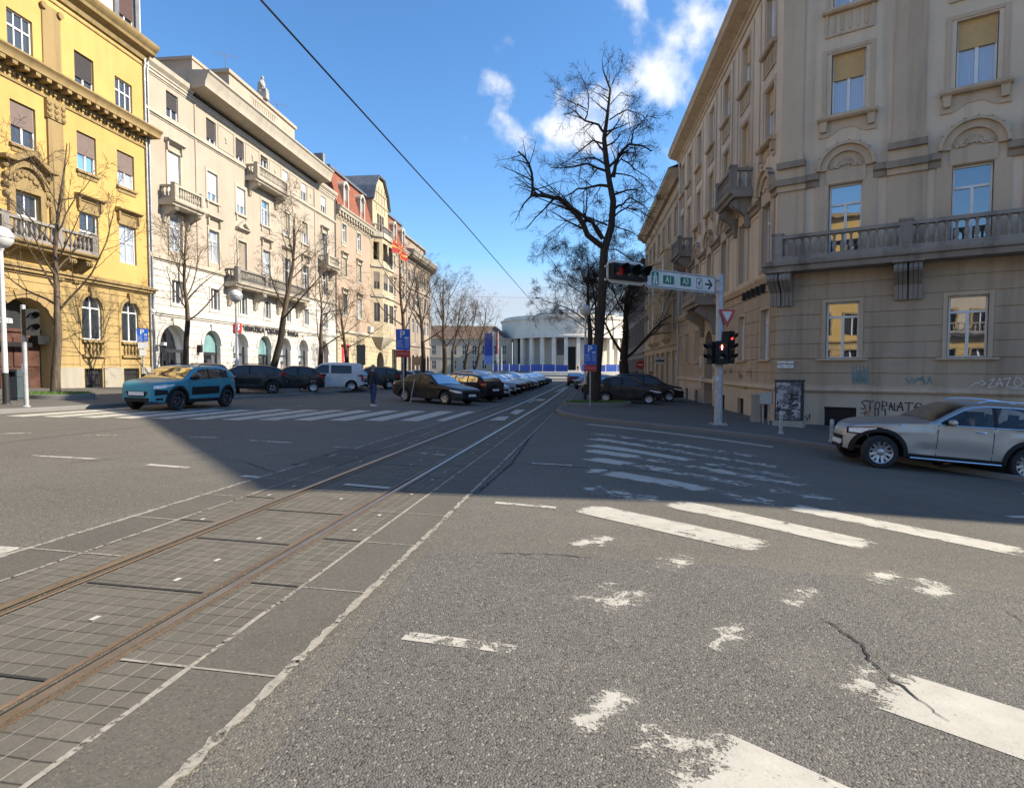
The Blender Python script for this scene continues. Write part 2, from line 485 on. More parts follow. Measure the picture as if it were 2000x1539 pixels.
# tram track, built in its own straight frame: x across, y along
TROT = -atan2(.135, 1.0)
TM = Matrix.Translation((-3.085, 0, 0)) @ Matrix.Rotation(TROT, 4, 'Z')
def tz(a, s, off):
    q = TM @ Vector((a, s, 0)); return G(q.x, q.y) + off
def strip(mb, a0, a1, s0, s1, off, step=.6, m=0, wob=0.0):
    n = max(1, int((s1 - s0) / step)); rows = []
    for i in range(n + 1):
        s = s0 + (s1 - s0) * i / n
        j0 = random.uniform(-wob, wob); j1 = random.uniform(-wob, wob)
        rows.append([(a0 + j0, s, tz(a0, s, off)), ((a0 + a1) / 2, s, tz((a0 + a1) / 2, s, off)), (a1 + j1, s, tz(a1, s, off))])
    mb.grid(rows, m)
def block_paving(name):
    t = NT(name)
    sp = t.n('ShaderNodeSeparateXYZ'); t.l(t.tc.outputs['Object'], sp.inputs[0])
    wob = t.math('MULTIPLY', t.math('SUBTRACT', t.noise(3, 3), .5), .02)
    def joint(o, pitch, wid):
        f = t.math('FRACT', t.math('DIVIDE', t.math('ADD', o, wob), pitch))
        d = t.math('ABSOLUTE', t.math('SUBTRACT', f, .5))
        return t.ramp(d, .5 - wid / pitch, .5 - .3 * wid / pitch)
    jx = joint(sp.outputs['X'], .112, .007); jy = joint(sp.outputs['Y'], .125, .007)
    cx = t.math('FLOOR', t.math('DIVIDE', sp.outputs['X'], .112)); cy = t.math('FLOOR', t.math('DIVIDE', sp.outputs['Y'], .125))
    wnz = t.n('ShaderNodeTexWhiteNoise'); wnz.noise_dimensions = '2D'
    cb = t.n('ShaderNodeCombineXYZ'); t.l(cx, cb.inputs[0]); t.l(cy, cb.inputs[1]); t.l(cb.outputs[0], wnz.inputs['Vector'])
    c = (.150, .134, .106)
    k = t.mix(wnz.outputs['Value'], sc3(c, .88), sc3(c, 1.1))
    k = t.mix(t.ramp(t.noise(60, 4, .7), .35, .7, 0, .5), k, sc3(c, .5))
    k = t.mix(t.ramp(t.noise(1.3, 6, .7), .55, .72, 0, .55), k, (.21, .185, .155))
    wear = t.ramp(t.noise(1.4, 6, .65), .38, .68, .10, .7)
    k = t.mix(t.math('MULTIPLY', jy, t.ramp(t.noise(2.3, 5), .35, .6, .45, .95)), k, (.05, .045, .038))
    k = t.mix(t.math('MULTIPLY', jx, wear), k, (.34, .31, .255))
    t.col(k); t.rough(.9); t.b.inputs['Specular IOR Level'].default_value = .2
    t.bump(t.math('SUBTRACT', t.math('MULTIPLY', t.noise(70, 3), .25), t.math('ADD', jy, t.math('MULTIPLY', jx, .4))), .5, .008)
    return t.m
BLOCK = block_paving('track_block_paving')
SLAB = asphalt('track_slab', (.142, .129, .105), .6, .35, .12)
def broken(name, c):
    t = NT(name); n1 = t.noise(26, 6, .7); n2 = t.noise(3.5, 5, .6)
    t.col(t.mix(t.ramp(n1, .35, .7), sc3(c, .7), sc3(c, 1.15))); t.rough(.9)
    v = t.math('ADD', t.math('MULTIPLY', n1, 1.2), n2)
    tr = t.n('ShaderNodeBsdfTransparent'); mx = t.n('ShaderNodeMixShader'); t.l(t.ramp(v, .88, 1.06), mx.inputs[0]); t.l(tr.outputs[0], mx.inputs[1]); t.l(t.b.outputs[0], mx.inputs[2]); t.l(mx.outputs[0], t.o.inputs[0]); return t.m
GROUT = broken('track_grout', (.34, .31, .25))
GAP = plain('track_gap', (.03, .028, .025), .9)
def rust(name):
    t = NT(name)
    f = t.noise(3, 6, .65, (6, .5, 1)); f2 = t.noise(40, 4)
    k = t.mix(t.ramp(f, .35, .65), (.17, .11, .065), (.29, .195, .12))
    t.col(t.mix(t.ramp(f2, .4, .7, 0, .5), k, (.12, .075, .045))); t.rough(.55); t.b.inputs['Metallic'].default_value = .35
    return t.m
RUST = rust('rail_rust'); RAIL = plain('rail_steel', (.36, .31, .26), .33, .9, .2, 5)
S0, S1 = -2.0, 95.0
bp, slab, gr, gap = MB(), MB(), MB(), MB()
strip(bp, -.455, .455, S0, S1, .008)
for sg in (-1, 1):
    a = sorted((sg * .615, sg * 1.00)); strip(bp, a[0], a[1], S0, S1, .008)
    a = sorted((sg * 1.03, sg * 1.50)); strip(slab, a[0], a[1], S0, S1, .010)
    a = sorted((sg * 1.0, sg * 1.03)); strip(gr, a[0], a[1], S0, S1, .012, .25, 0, .006)
    a = sorted((sg * 1.497, sg * 1.525)); strip(gr, a[0] - .01, a[1] + .01, S0, S1, .013, .07, 0, .012)
s = .9
while s < 60:
    o = random.uniform(-.05, .05)
    strip(gr, 1.03, 1.50, s + o, s + o + .016, .014, .05, 0, 0); strip(gr, -1.50, -1.03, s - o + .3, s - o + .322, .014, .05)
    (strip(gr, .62, 1.0, s + o, s + o + .02, .014, .05) if random.random() < .6 else strip(gap, .64, 1.0, s + o, s + o + .022, .014, .05))
    (strip(gr, -1.0, -.62, s + .3, s + .325, .014, .05) if random.random() < .6 else strip(gap, -1.0, -.64, s + .3, s + .322, .014, .05))
    strip(gap if random.random() < .75 else gr, -.44, .44, s - .25 + o, s - .228 + o, .014, .05)
    s += 1.13
for mbx, nm, mt in ((bp, 'track_paving', BLOCK), (slab, 'track_slabs', SLAB), (gr, 'track_grout', GROUT), (gap, 'track_joints', GAP)):
    o = struct(mbx.build(nm, mt, merge=False)); o.location = (-3.085, 0, 0); o.rotation_euler = (0, 0, TROT)
for sg in (-1, 1):
    rl = thing('tram_rail', None, ('rusty tram rail on the side of the parked cars in mid street' if sg < 0 else 'rusty tram rail on the side of the worn zebra stripes'), 'rail', 'rails of the tram track')
    c = sg * .53
    for nm, mt, a0, a1, off in (('rail_head', RAIL, c, c + sg * .058, .022), ('groove', GAP, c - sg * .042, c, .006), ('guard_lip', RUST, c - sg * .075, c - sg * .042, .019), ('rust_edge', RUST, c + sg * .058, c + sg * .085, .015)):
        q = MB(); a = sorted((a0, a1)); strip(q, a[0], a[1], S0, S1, off)
        q.build(nm, mt, rl, merge=False)
    rl.location = (-3.085, 0, 0); rl.rotation_euler = (0, 0, TROT)
PLATE = plain('marker_white', (.48, .46, .41), .6, var=.15)
mb = MB(); s = 1.35
while s < 30:
    for a in (-.8, .1, .8):
        if random.random() < .45:
            aa, ss = a + random.uniform(-.02, .02), s + random.uniform(-.08, .08)
            strip(mb, aa - .017, aa + .017, ss, ss + .065, .0145, .1)
    s += .56
o = struct(mb.build('track_marker_blocks', PLATE, merge=False)); o.location = (-3.085, 0, 0); o.rotation_euler = (0, 0, TROT)

# worn road paint: sheets 5 mm above the asphalt; the paint breaks up where 'keep' is low
def roadpaint(name, c, crack=.5):
    t = NT(name)
    at_ = t.n('ShaderNodeAttribute'); at_.attribute_name = 'keep'
    n1 = t.noise(5, 8, .72, dist=.5); n2 = t.noise(60, 4, .75); n3 = t.noise(1.6, 4, .6)
    v = t.math('ADD', at_.outputs['Fac'], t.math('MULTIPLY', t.math('SUBTRACT', n1, .5), 2.0))
    v = t.math('ADD', v, t.math('MULTIPLY', t.math('SUBTRACT', n2, .5), 1.0))
    v = t.math('ADD', v, t.math('MULTIPLY', t.math('SUBTRACT', n3, .5), .5))
    alpha = t.ramp(v, .45, .62)
    alpha = t.math('MAXIMUM', alpha, t.math('MULTIPLY', t.ramp(at_.outputs['Fac'], .2, .5, 0, .16), t.ramp(n2, .42, .6)))
    va = t.n('ShaderNodeVectorMath', operation='ADD'); nz = t.n('ShaderNodeTexNoise'); nz.inputs['Scale'].default_value = 6; nz.inputs['Detail'].default_value = 5; t.l(t.vec(), nz.inputs['Vector']); t.l(t.vec(), va.inputs[0]); t.l(nz.outputs['Color'], va.inputs[1]); vo = t.vor(7, 'DISTANCE_TO_EDGE', va.outputs[0])
    cr = t.ramp(vo['Distance'], 0, .02, crack, 0)
    k = t.mix(t.ramp(t.noise(4, 6, .65), .35, .7), sc3(c, .86), sc3(c, 1.06))
    k = t.mix(t.ramp(n2, .55, .75, 0, .5), k, sc3(c, .6))
    k = t.mix(t.math('MULTIPLY', cr, t.ramp(n3, .45, .6)), k, sc3(c, .3))
    t.col(k); t.rough(.75)
    tr = t.n('ShaderNodeBsdfTransparent'); mx = t.n('ShaderNodeMixShader')
    t.l(alpha, mx.inputs[0]); t.l(tr.outputs[0], mx.inputs[1]); t.l(t.b.outputs[0], mx.inputs[2]); t.l(mx.outputs[0], t.o.inputs[0])
    t.bump(t.noise(45, 4), .3, .004)
    return t.m
ROADP = roadpaint('worn_road_paint', (.50, .465, .385))
class Paint:
    def __init__(s): s.mb = MB(); s.k = []
    def stripe(s, p, d, L, wd, keep, off=.005, step=.09, nw=5):
        # p start, d unit direction, wd width to the left of d; keep(t, c) 0..1
        nx, ny = -d[1], d[0]
        n = max(2, int(L / step)); rows = []
        for i in range(n + 1):
            t = L * i / n; r = []
            for j in range(nw + 1):
                c = wd * j / nw; x, y = p[0] + d[0] * t + nx * c, p[1] + d[1] * t + ny * c
                r.append((x, y, G(x, y) + off)); s.k.append(keep(t, j / nw))
            rows.append(r)
        s.mb.grid(rows)
    def build(s, name, mat=ROADP):
        me = s.mb.mesh(name, mat, sharp=0, merge=False)
        a = me.attributes.new('keep', 'FLOAT', 'POINT'); a.data.foreach_set('value', s.k)
        return struct(link(name, me))
P = Paint()
D = Vector((.735, -.678))
stripes = [((1136, 846), [(1145, 1480, .58)]), ((1135, 857), [(1137, 1520, .58), (1137, 1250, .7)]), ((1133, 870), [(1133, 1345, .92), (1345, 1570, .56)]), ((1132, 881), [(1132, 1240, .85), (1240, 1580, .54), (1370, 1410, .75)]),
    ((1131, 897), [(1131, 1220, .82), (1220, 1480, .55), (1260, 1295, .8), (1330, 1370, .7), (1480, 1640, .56)]), ((1129, 920), [(1129, 1165, .9), (1165, 1380, .82), (1380, 1530, .54), (1440, 1480, .7), (1530, 2020, .82)]),
    ((1124, 956), [(1124, 1150, .9), (1150, 1280, .54), (1195, 1230, .75), (1290, 1705, .84)]),
    ((1114, 998), [(1114, 1475, .92), (1690, 1760, .9), (1760, 1900, .62)]), ((1105, 1062), [(1105, 1150, 1.05), (1265, 1320, .92), (1350, 1370, .6), (1510, 1600, .66), (1870, 1960, .5)]),
    ((1099, 1165), [(1099, 1150, .62), (1150, 1215, .95), (1360, 1430, .98), (1480, 1640, .52), (1640, 1720, .8), (1720, 2300, 1.1)]),
    ((1075, 1415), [(1075, 1165, .84), (1165, 1240, .62), (1240, 1330, .8), (1310, 1800, 1.15)])]
for (px, py), pat in stripes:
    p = gp(px, py)
    # convert the patch ends from columns of the photograph to metres along the stripe
    ts = []
    for a, b, kk in pat:
        f = []
        for c in (a, b):
            u = (c - 1000) / FPX
            t = (u * p.y - p.x) / (D.x - u * D.y); f.append(t)
        ts.append((f[0], f[1], kk))
    L = min(11, max(q[1] for q in ts) + .3)
    def keep(t, c, ts=ts):
        k = .0
        for a, b, kk in ts:
            if a - .12 < t < b + .12:
                k = max(k, min(kk, .96 if kk > 1.08 else .86) * min(1, (t - a + .12) / .3, (b + .12 - t) / .3))
        return k - .16 * (abs(c - .5) * 2) ** 4
    P.stripe((p.x, p.y), D, L, .52, keep)
# solid edge line by the kerb
a, b = gp(1143, 829), gp(1505, 874); d = (b - a).xy.normalized(); P.stripe((a.x, a.y), d, (b - a).length, .26, lambda t, c: .95)
# the crossing over the street on the left
for i in range(13):
    px = 849 - 70.5 * i
    q = gp(px, 822 - (i * .35 if i < 6 else 2 + (i - 6) * 1.2))
    dd = Vector((.13, 1)).normalized(); base = .98 if i < 5 else (.78 if i < 9 else .86)
    P.stripe((q.x + .58, q.y), dd, 5.0 if i < 8 else 4.2, .56, lambda t, c, b=base: b - .06 * (abs(c - .5) * 2) ** 6)
# stop line and white patches on the rail strip
def quad_px(pts, k=.95):
    q = [gp(*c) for c in pts]; n = 8; rows = []
    for i in range(n + 1):
        l = q[0].lerp(q[3], i / n); r = q[1].lerp(q[2], i / n); rr = []
        for j in range(n + 1):
            c = l.lerp(r, j / n); rr.append((c.x, c.y, G(c.x, c.y) + .016)); P.k.append(k)
        rows.append(rr)
    P.mb.grid(rows)
quad_px([(955, 822), (985, 822), (995, 814), (973, 815)], .8); quad_px([(996, 808), (1010, 810), (1026, 801), (1008, 801)], 1.0)
quad_px([(1045, 783), (1060, 783), (1066, 780), (1050, 780)], .8); quad_px([(1030, 787), (1034, 787), (1048, 780), (1044, 780)], .8); quad_px([(1082, 766), (1100, 765), (1106, 755), (1101, 755)], .55)
def dash(x0, y0, x1, y1, wd, k=.75, off=.006):
    a, b = gp(x0, y0), gp(x1, y1); d = (b - a).xy.normalized()
    P.stripe((a.x, a.y), d, (b - a).length, wd, lambda t, c: k, off)
for q in [(58, 891, 187, 898, .10, .62), (282, 909, 362, 915, .12, .8), (468, 931, 562, 940, .12, .85), (668, 949, 757, 957, .12, .8, .016), (965, 984, 1085, 994, .11, .68), (325, 852, 420, 856, .12, .5), (485, 861, 570, 866, .12, .65), (160, 851, 245, 851, .12, .45), (0, 848, 60, 847, .12, .6), (650, 873, 735, 882, .10, .6), (820, 887, 868, 891, .10, .6, .016), (1038, 906, 1118, 910, .10, .7), (1118, 910, 1160, 914, .10, .4), (783, 1250, 1003, 1279, .11, .60), (300, 800, 760, 790, .12, .5), (0, 1085, 45, 1070, .3, .7), (1980, 1012, 2040, 1012, .12, .9), (1996, 965, 2060, 975, .3, .7), (470, 771, 800, 774, .10, .42), (640, 785, 745, 783, .12, .55)]:
    dash(*q)
P.build('road_markings')
# older, cooler asphalt laid on the near side of the long crack
mb = MB(); q_ = [gp(*c) for c in [(836, 1081), (950, 1080), (1060, 1083), (1140, 1090), (1250, 1094), (1420, 1103), (1620, 1122), (2040, 1166), (2040, 1600), (440, 1600)]]
sheet(mb, [(c.x, c.y) for c in q_], .0025, .5); struct(mb.build('asphalt_patch', asphalt('asphalt_old', (.178, .166, .143), 1.25, .6, .5), merge=False))
# cracks in the asphalt
CRK = plain('crack_fill', (.022, .021, .02), .95)
def crack(pts, wd, seed):
    rnd = random.Random(seed); q = [gp(*c) for c in pts]; out = []
    for a, b in zip(q, q[1:]):
        n = max(2, int((b - a).length / .045))
        for i in range(n):
            c = a.lerp(b, i / n); out.append((c.x + rnd.gauss(0, .010), c.y + rnd.gauss(0, .010)))
    mb = MB(); r = []
    for i, c in enumerate(out):
        w_ = wd * (.35 + rnd.random()) * min(1, i / 6 + .2, (len(out) - i) / 6)
        a = out[max(0, i - 1)]; b = out[min(len(out) - 1, i + 1)]; l = hypot(b[0] - a[0], b[1] - a[1]) or 1
        nx, ny = -(b[1] - a[1]) / l * w_, (b[0] - a[0]) / l * w_
        r.append([(c[0] + nx, c[1] + ny, G(*c) + .009), (c[0] - nx, c[1] - ny, G(*c) + .009)])
    mb.grid(r); struct(mb.build('road_crack', CRK, sharp=0, merge=False))
crack([(1588, 1196), (1640, 1230), (1680, 1260), (1700, 1290), (1740, 1330), (1790, 1365), (1860, 1420)], .007, 1)
crack([(950, 1080), (1060, 1083), (1100, 1086), (1140, 1090), (1180, 1087)], .006, 2); crack([(1095, 1084), (1118, 1087), (1140, 1088)], .018, 3)
crack([(420, 898), (480, 903), (540, 925), (580, 930)], .010, 4); crack([(930, 965), (1000, 905), (1045, 840), (1062, 826)], .016, 5)
crack([(1000, 903), (1060, 909), (1180, 916), (1300, 924)], .012, 6); crack([(1960, 1190), (2010, 1225)], .006, 7); crack([(120, 905), (300, 890), (430, 880)], .008, 8)
crack([(230, 1040), (330, 1015), (440, 985)], .005, 9)
# ------------------------------------------------------------------ building kit
def frame(p0, d, root):
    # facade frame: x along the wall, y into the wall, z up; in the building's own space
    a = atan2(d[1], d[0]); o = root.location
    return Matrix.Translation((p0[0] - o.x, p0[1] - o.y, -o.z)) @ Matrix.Rotation(a, 4, 'Z')
def rz_of(M): return atan2(M[1][0], M[0][0])
def arc(cx, zs, r, n=12, rise=None):
    k = (rise or r) / r
    return [(cx - r * cos(pi * i / n), zs + r * k * sin(pi * i / n)) for i in range(n + 1)]
def wall(mb, x0, x1, z0, z1, ops=(), grooves=(), m=0, mr=None, y=0.0, gd=.035, gw=.018):
    mr = m if mr is None else mr
    gs = [g for g in grooves if z0 + .05 < g < z1 - .05]
    xs = sorted({x0, x1} | {o['x0'] for o in ops} | {o['x1'] for o in ops})
    zs = sorted({z0, z1} | {o['z0'] for o in ops if z0 < o['z0'] < z1} | {o['z1'] for o in ops if z0 < o['z1'] < z1} | {g - gw for g in gs} | {g + gw for g in gs})
    xs = [x for x in xs if x0 <= x <= x1]
    def hole(x, z): return any(o['x0'] < x < o['x1'] and o['z0'] < z < o['z1'] for o in ops)
    for za, zb in zip(zs, zs[1:]):
        zc = (za + zb) / 2; gr = any(abs(zc - g) < gw for g in gs); yy = y + (gd if gr else 0)
        for xa, xb in zip(xs, xs[1:]):
            if hole((xa + xb) / 2, zc): continue
            mb.face([(xa, yy, za), (xb, yy, za), (xb, yy, zb), (xa, yy, zb)], m)
            if gr:
                mb.face([(xa, y, za), (xb, y, za), (xb, yy, za), (xa, yy, za)], m); mb.face([(xa, yy, zb), (xb, yy, zb), (xb, y, zb), (xa, y, zb)], m)
    for o in ops:
        a, b, c, e, d = o['x0'], o['x1'], o['z0'], o['z1'], y + o.get('d', .22)
        top = e
        if o.get('arch'):
            r = (b - a) / 2; cx = (a + b) / 2; rise = o.get('rise', r); top = e - rise
            ar = arc(cx, top, r, 14, rise)
            for p, q in zip(ar, ar[1:]):
                mb.face([(p[0], y, p[1]), (q[0], y, q[1]), (q[0], y, e), (p[0], y, e)], m)
                mb.face([(p[0], y, p[1]), (q[0], y, q[1]), (q[0], d, q[1]), (p[0], d, p[1])], mr)
        else: mb.face([(a, y, e), (b, y, e), (b, d, e), (a, d, e)], mr)
        mb.face([(a, y, c), (a, y, top), (a, d, top), (a, d, c)], mr); mb.face([(b, y, c), (b, y, top), (b, d, top), (b, d, c)], mr)
        mb.face([(a, y, c), (b, y, c), (b, d, c), (a, d, c)], mr)
WCACHE = {}
def window_meshes(w_, h, style, fmat, gmat, blind, bmat, arch):
    key = (round(w_, 2), round(h, 2), style, fmat.name, gmat.name, blind, bmat.name if bmat else '', arch)
    if key in WCACHE: return WCACHE[key]
    f = MB(); t = .055 if h > 1.2 else .045; hw = w_ / 2; r = arch and hw; hs = h - (r or 0)
    f.box(-hw, -hw + t, -.035, .05, 0, hs); f.box(hw - t, hw, -.035, .05, 0, hs); f.box(-hw + t, hw - t, -.035, .05, 0, t)
    if arch:
        o, i = arc(0, hs, hw, 14), arc(0, hs, hw - t, 14)
        for k in range(14): f.prism([o[k], o[k + 1], i[k + 1], i[k]], -.035, .05)
    else: f.box(-hw + t, hw - t, -.035, .05, h - t, h)
    tz_ = {'T': .68, 'C': .55, 'D': .74, 'S': .62}.get(style)
    if style == '6': tz_ = .6
    if tz_:
        z = h * tz_ if not arch else hs
        f.box(-hw + t, hw - t, -.045, .045, z - .04, z + .04)
        if style in 'TDS': f.box(-.042, .042, -.042, .04, t, z - .04)
        elif style == 'C': f.box(-.04, .04, -.042, .04, t, z - .04); f.box(-.03, .03, -.04, .04, z + .04, h - t - (.02 if arch else 0))
        elif style == '6':
            for c in (-hw / 3, hw / 3): f.box(c - .03, c + .03, -.04, .04, t, z - .04); f.box(c - .025, c + .025, -.04, .04, z + .04, h - t)
    elif style == 'V': f.box(-.045, .045, -.042, .04, t, h - t)
    g = MB()
    if arch: g.face([(x, .012, z) for x, z in [(-hw + .02, .02), (hw - .02, .02)] + arc(0, hs, hw - .02, 14)[::-1]])
    else: g.face([(-hw + .02, .012, .02), (hw - .02, .012, .02), (hw - .02, .012, h - .02), (-hw + .02, .012, h - .02)])
    res = [f.mesh('window', fmat, 30), g.mesh('pane', gmat, 0), None]
    if blind:
        b = MB(); b.box(-hw + .03, hw - .03, -.055, -.05, h * (1 - blind), h - .01, 0); b.box(-hw + .03, hw - .03, -.065, -.045, h * (1 - blind) - .03, h * (1 - blind), 0)
        res[2] = b.mesh('roller_blind', bmat, 0)
    WCACHE[key] = res; return res
def window(root, M, x0, x1, z0, z1, d=.2, style='T', fmat=None, gmat=None, blind=0, bmat=None, arch=False, sill=None, y=0.0):
    w_, h = x1 - x0, z1 - z0
    a, b, c = window_meshes(w_, h, style, fmat or WHITE, gmat or GL_DARK, round(blind, 2), bmat, arch)
    o = link('window', a, root, M @ Vector(((x0 + x1) / 2, y + d - .05, z0)), rz_of(M))
    link('pane', b, o)
    if c: link('roller_blind', c, o)
    if sill:
        k = ('sill', round(w_, 2), sill[0].name, sill[1], sill[2], round(d, 2), round(y, 2))
        if k not in WCACHE:
            q = MB(); e, pr, th = sill[1], sill[2], .07
            q.prof([(-pr - d + .05, -th), (-pr - d + .05, -.012), (-.02, .03), (-.02, -.0), (-d + .06, -th)], -w_ / 2 - e, w_ / 2 + e)
            WCACHE[k] = q.mesh('sill', sill[0], 30)
        link('sill', WCACHE[k], o)
    return o
def moulding(mb, x0, x1, z, steps, m=0, y=0.0, ends=True):
    # stack of (height, projection) from z upwards
    for h, p in steps:
        mb.box(x0 - (p if ends else 0), x1 + (p if ends else 0), y - p, y + .02, z, z + h, m); z += h
def surround(mb, x0, x1, z0, z1, wd=.14, pr=.05, m=0, bottom=False, y=0.0):
    mb.box(x0 - wd, x0, y - pr, y + .01, z0, z1 + wd, m); mb.box(x1, x1 + wd, y - pr, y + .01, z0, z1 + wd, m); mb.box(x0, x1, y - pr, y + .01, z1, z1 + wd, m)
    if bottom: mb.box(x0 - wd, x1 + wd, y - pr, y + .01, z0 - wd, z0, m)
def hood(mb, x0, x1, z, pr=.28, m=0, ped=False, y=0.0, e=.25):
    mb.prof([(y + .01, z), (y - pr * .45, z + .05), (y - pr * .6, z + .12), (y - pr, z + .16), (y - pr, z + .23), (y + .01, z + .27)], x0 - e, x1 + e, m)
    if ped:
        c = (x0 + x1) / 2; hh = .55; a, b = x0 - e, x1 + e
        mb.prism([(a, z + .25), (a + .22, z + .25), (c, z + hh + .1), (c, z + hh + .27)], y - pr, y + .01, m); mb.prism([(b, z + .25), (c, z + hh + .27), (c, z + hh + .1), (b - .22, z + .25)], y - pr, y + .01, m)
        mb.prism([(a + .2, z + .25), (b - .2, z + .25), (c, z + hh + .12)], y - pr * .3, y + .01, m)
    else:
        for c in (x0 - e + .1, x1 + e - .22): mb.prism([(c, z + .1), (c + .12, z + .1), (c + .12, z - .35), (c + .06, z - .45), (c, z - .35)], y - pr * .5, y + .01, m)
def scroll_profile(d, h):
    # S shaped console seen from the side: (outward, z) from the top down
    o = []
    for i in range(13):
        t = i / 12
        roll = d * (.86 + .22 * sin(pi * min(t / .34, 1)))
        o.append((roll * (1 - sm(.26, .62, t)) + d * (.42 - .24 * t) * sm(.26, .62, t), -h * t))
    return o
def console(mb, xc, wd, z, d, h, m=0, y=0.0, rolls=2):
    # scrolled console made of ribbed rolls side by side
    n = rolls; g = .02
    for k in range(n):
        a = xc - wd / 2 + wd * k / n + g; b = xc - wd / 2 + wd * (k + 1) / n - g; r = 3
        for j in range(r):
            p, q = a + (b - a) * j / r + .006, a + (b - a) * (j + 1) / r - .006
            sp = scroll_profile(d + (.03 if j == 1 else 0), h)
            mb.prof([(y + .02, z)] + [(y - u, z + v) for u, v in sp] + [(y + .02, z - h)], p, q, m)
    mb.box(xc - wd / 2 - .03, xc + wd / 2 + .03, y - d - .06, y + .02, z, z + .1, m)
def baluster_prof(h, r=.075):
    return [(r * .8, 0), (r * .8, h * .08), (r * .45, h * .12), (r * .95, h * .3), (r, h * .42), (r * .6, h * .6), (r * .38, h * .74), (r * .62, h * .8), (r * .4, h * .86), (r * .85, h * .92), (r * .85, h)]
def balcony(root, M, x0, x1, z, proj, mats, h=.95, th=.22, consoles=(), cd=(.5, 1.0), y=0.0, peds=None, gap=.24, solid=False, rolls=2, side=True):
    m0, m1 = mats
    b = MB(); b.M = M
    b.prof([(y + .01, z - th), (y - proj + .16, z - th), (y - proj + .1, z - th * .55), (y - proj, z - th * .45), (y - proj - .04, z - .06), (y - proj - .04, z), (y + .01, z)], x0 - .04, x1 + .04)
    for c in consoles: console(b, c, cd[0], z - th - .02, proj * .8, cd[1], 0, y, rolls)
    bo = b.build('balcony', m0, root, 30)
    r = MB(); r.M = M
    peds = peds if peds is not None else [x0 + .18, x1 - .18]
    for c in peds:
        r.box(c - .17, c + .17, y - proj + .02, y - proj + .28, z + .001, z + h + .03); r.box(c - .2, c + .2, y - proj - .01, y - proj + .31, z + h + .03, z + h + .10)
        r.box(c - .11, c + .11, y - proj + .002, y - proj + .02, z + .22, z + h - .12)
    for a, c in zip(peds, peds[1:]):
        a += .17; c -= .17
        r.box(a, c, y - proj + .05, y - proj + .25, z + .001, z + .14); r.box(a, c, y - proj + .03, y - proj + .27, z + h - .12, z + h)
        n = max(1, int((c - a) / gap))
        if solid: r.box(a, c, y - proj + .09, y - proj + .2, z + .14, z + h - .12)
        else:
            for i in range(n):
                r.lathe(baluster_prof(h - .26), (a + (c - a) * (i + .5) / n, y - proj + .15, z + .14), 8)
    if side:
        for c in (peds[0], peds[-1]):
            r.box(c - .1, c + .1, y - proj + .28, y, z + h - .12, z + h); r.box(c - .1, c + .1, y - proj + .28, y, z + .001, z + .14)
            n = max(1, int((proj - .3) / gap))
            for i in range(n):
                if solid: continue
                r.lathe(baluster_prof(h - .26), (c, y - proj + .28 + (proj - .28) * (i + .5) / n, z + .14), 8)
            if solid: r.box(c - .05, c + .05, y - proj + .28, y, z + .14, z + h - .12)
    r.build('balustrade', m1, bo, 40)
    return bo
def pipe_part(root, M, x, z0, z1, y=-.09, mat=None):
    q = MB(); q.M = M
    q.tube([(x, y, z0), (x, y, z1 - .5), (x, y - .05, z1 - .3), (x, y - .05, z1)], .055, 8)
    zz = z0 + 1
    while zz < z1 - 1: q.lathe([(.066, 0), (.066, .05)], (x, y, zz), 8); zz += 2.4
    q.build('downpipe', mat or GALV, root)
def block(mb, M, x0, x1, z0, z1, depth, m=0):
    # side, back and top walls behind a facade
    mb.face([(x0, 0, z0), (x0, depth, z0), (x0, depth, z1), (x0, 0, z1)], m); mb.face([(x1, 0, z0), (x1, depth, z0), (x1, depth, z1), (x1, 0, z1)], m)
    mb.face([(x0, depth, z0), (x1, depth, z0), (x1, depth, z1), (x0, depth, z1)], m); mb.face([(x0, 0, z1), (x1, 0, z1), (x1, depth, z1), (x0, depth, z1)], m)
def tiles(name, c, pw=.22, ph=.16):
    if name in MATS: return MATS[name]
    t = NT(name)
    br = t.n('ShaderNodeTexBrick'); br.inputs['Scale'].default_value = 1; br.inputs['Brick Width'].default_value = pw; br.inputs['Row Height'].default_value = ph; br.inputs['Mortar Size'].default_value = .012; br.inputs['Bias'].default_value = -.2
    br.inputs['Color1'].default_value = (*sc3(c, .75), 1); br.inputs['Color2'].default_value = (*sc3(c, 1.2), 1); br.inputs['Mortar'].default_value = (*sc3(c, .3), 1)
    sp = t.n('ShaderNodeSeparateXYZ'); t.l(t.tc.outputs['Object'], sp.inputs[0]); cb = t.n('ShaderNodeCombineXYZ'); t.l(t.math('ADD', sp.outputs['X'], sp.outputs['Y']), cb.inputs[0]); t.l(sp.outputs['Z'], cb.inputs[1]); t.l(cb.outputs[0], br.inputs['Vector'])
    t.col(t.mix(t.ramp(t.noise(1.2, 5), .3, .7, 0, .5), br.outputs['Color'], sc3(c, .55))); t.rough(.85)
    t.bump(br.outputs['Fac'], .5, .02); MATS[name] = t.m; return t.m
LD = Vector((.105, 1)).normalized()
def Lp(u): return (-25 + LD.x * u, LD.y * u)
RD = Vector((.115, 1)).normalized()
def Rp(s): return (7.36 + RD.x * s, RD.y * s)

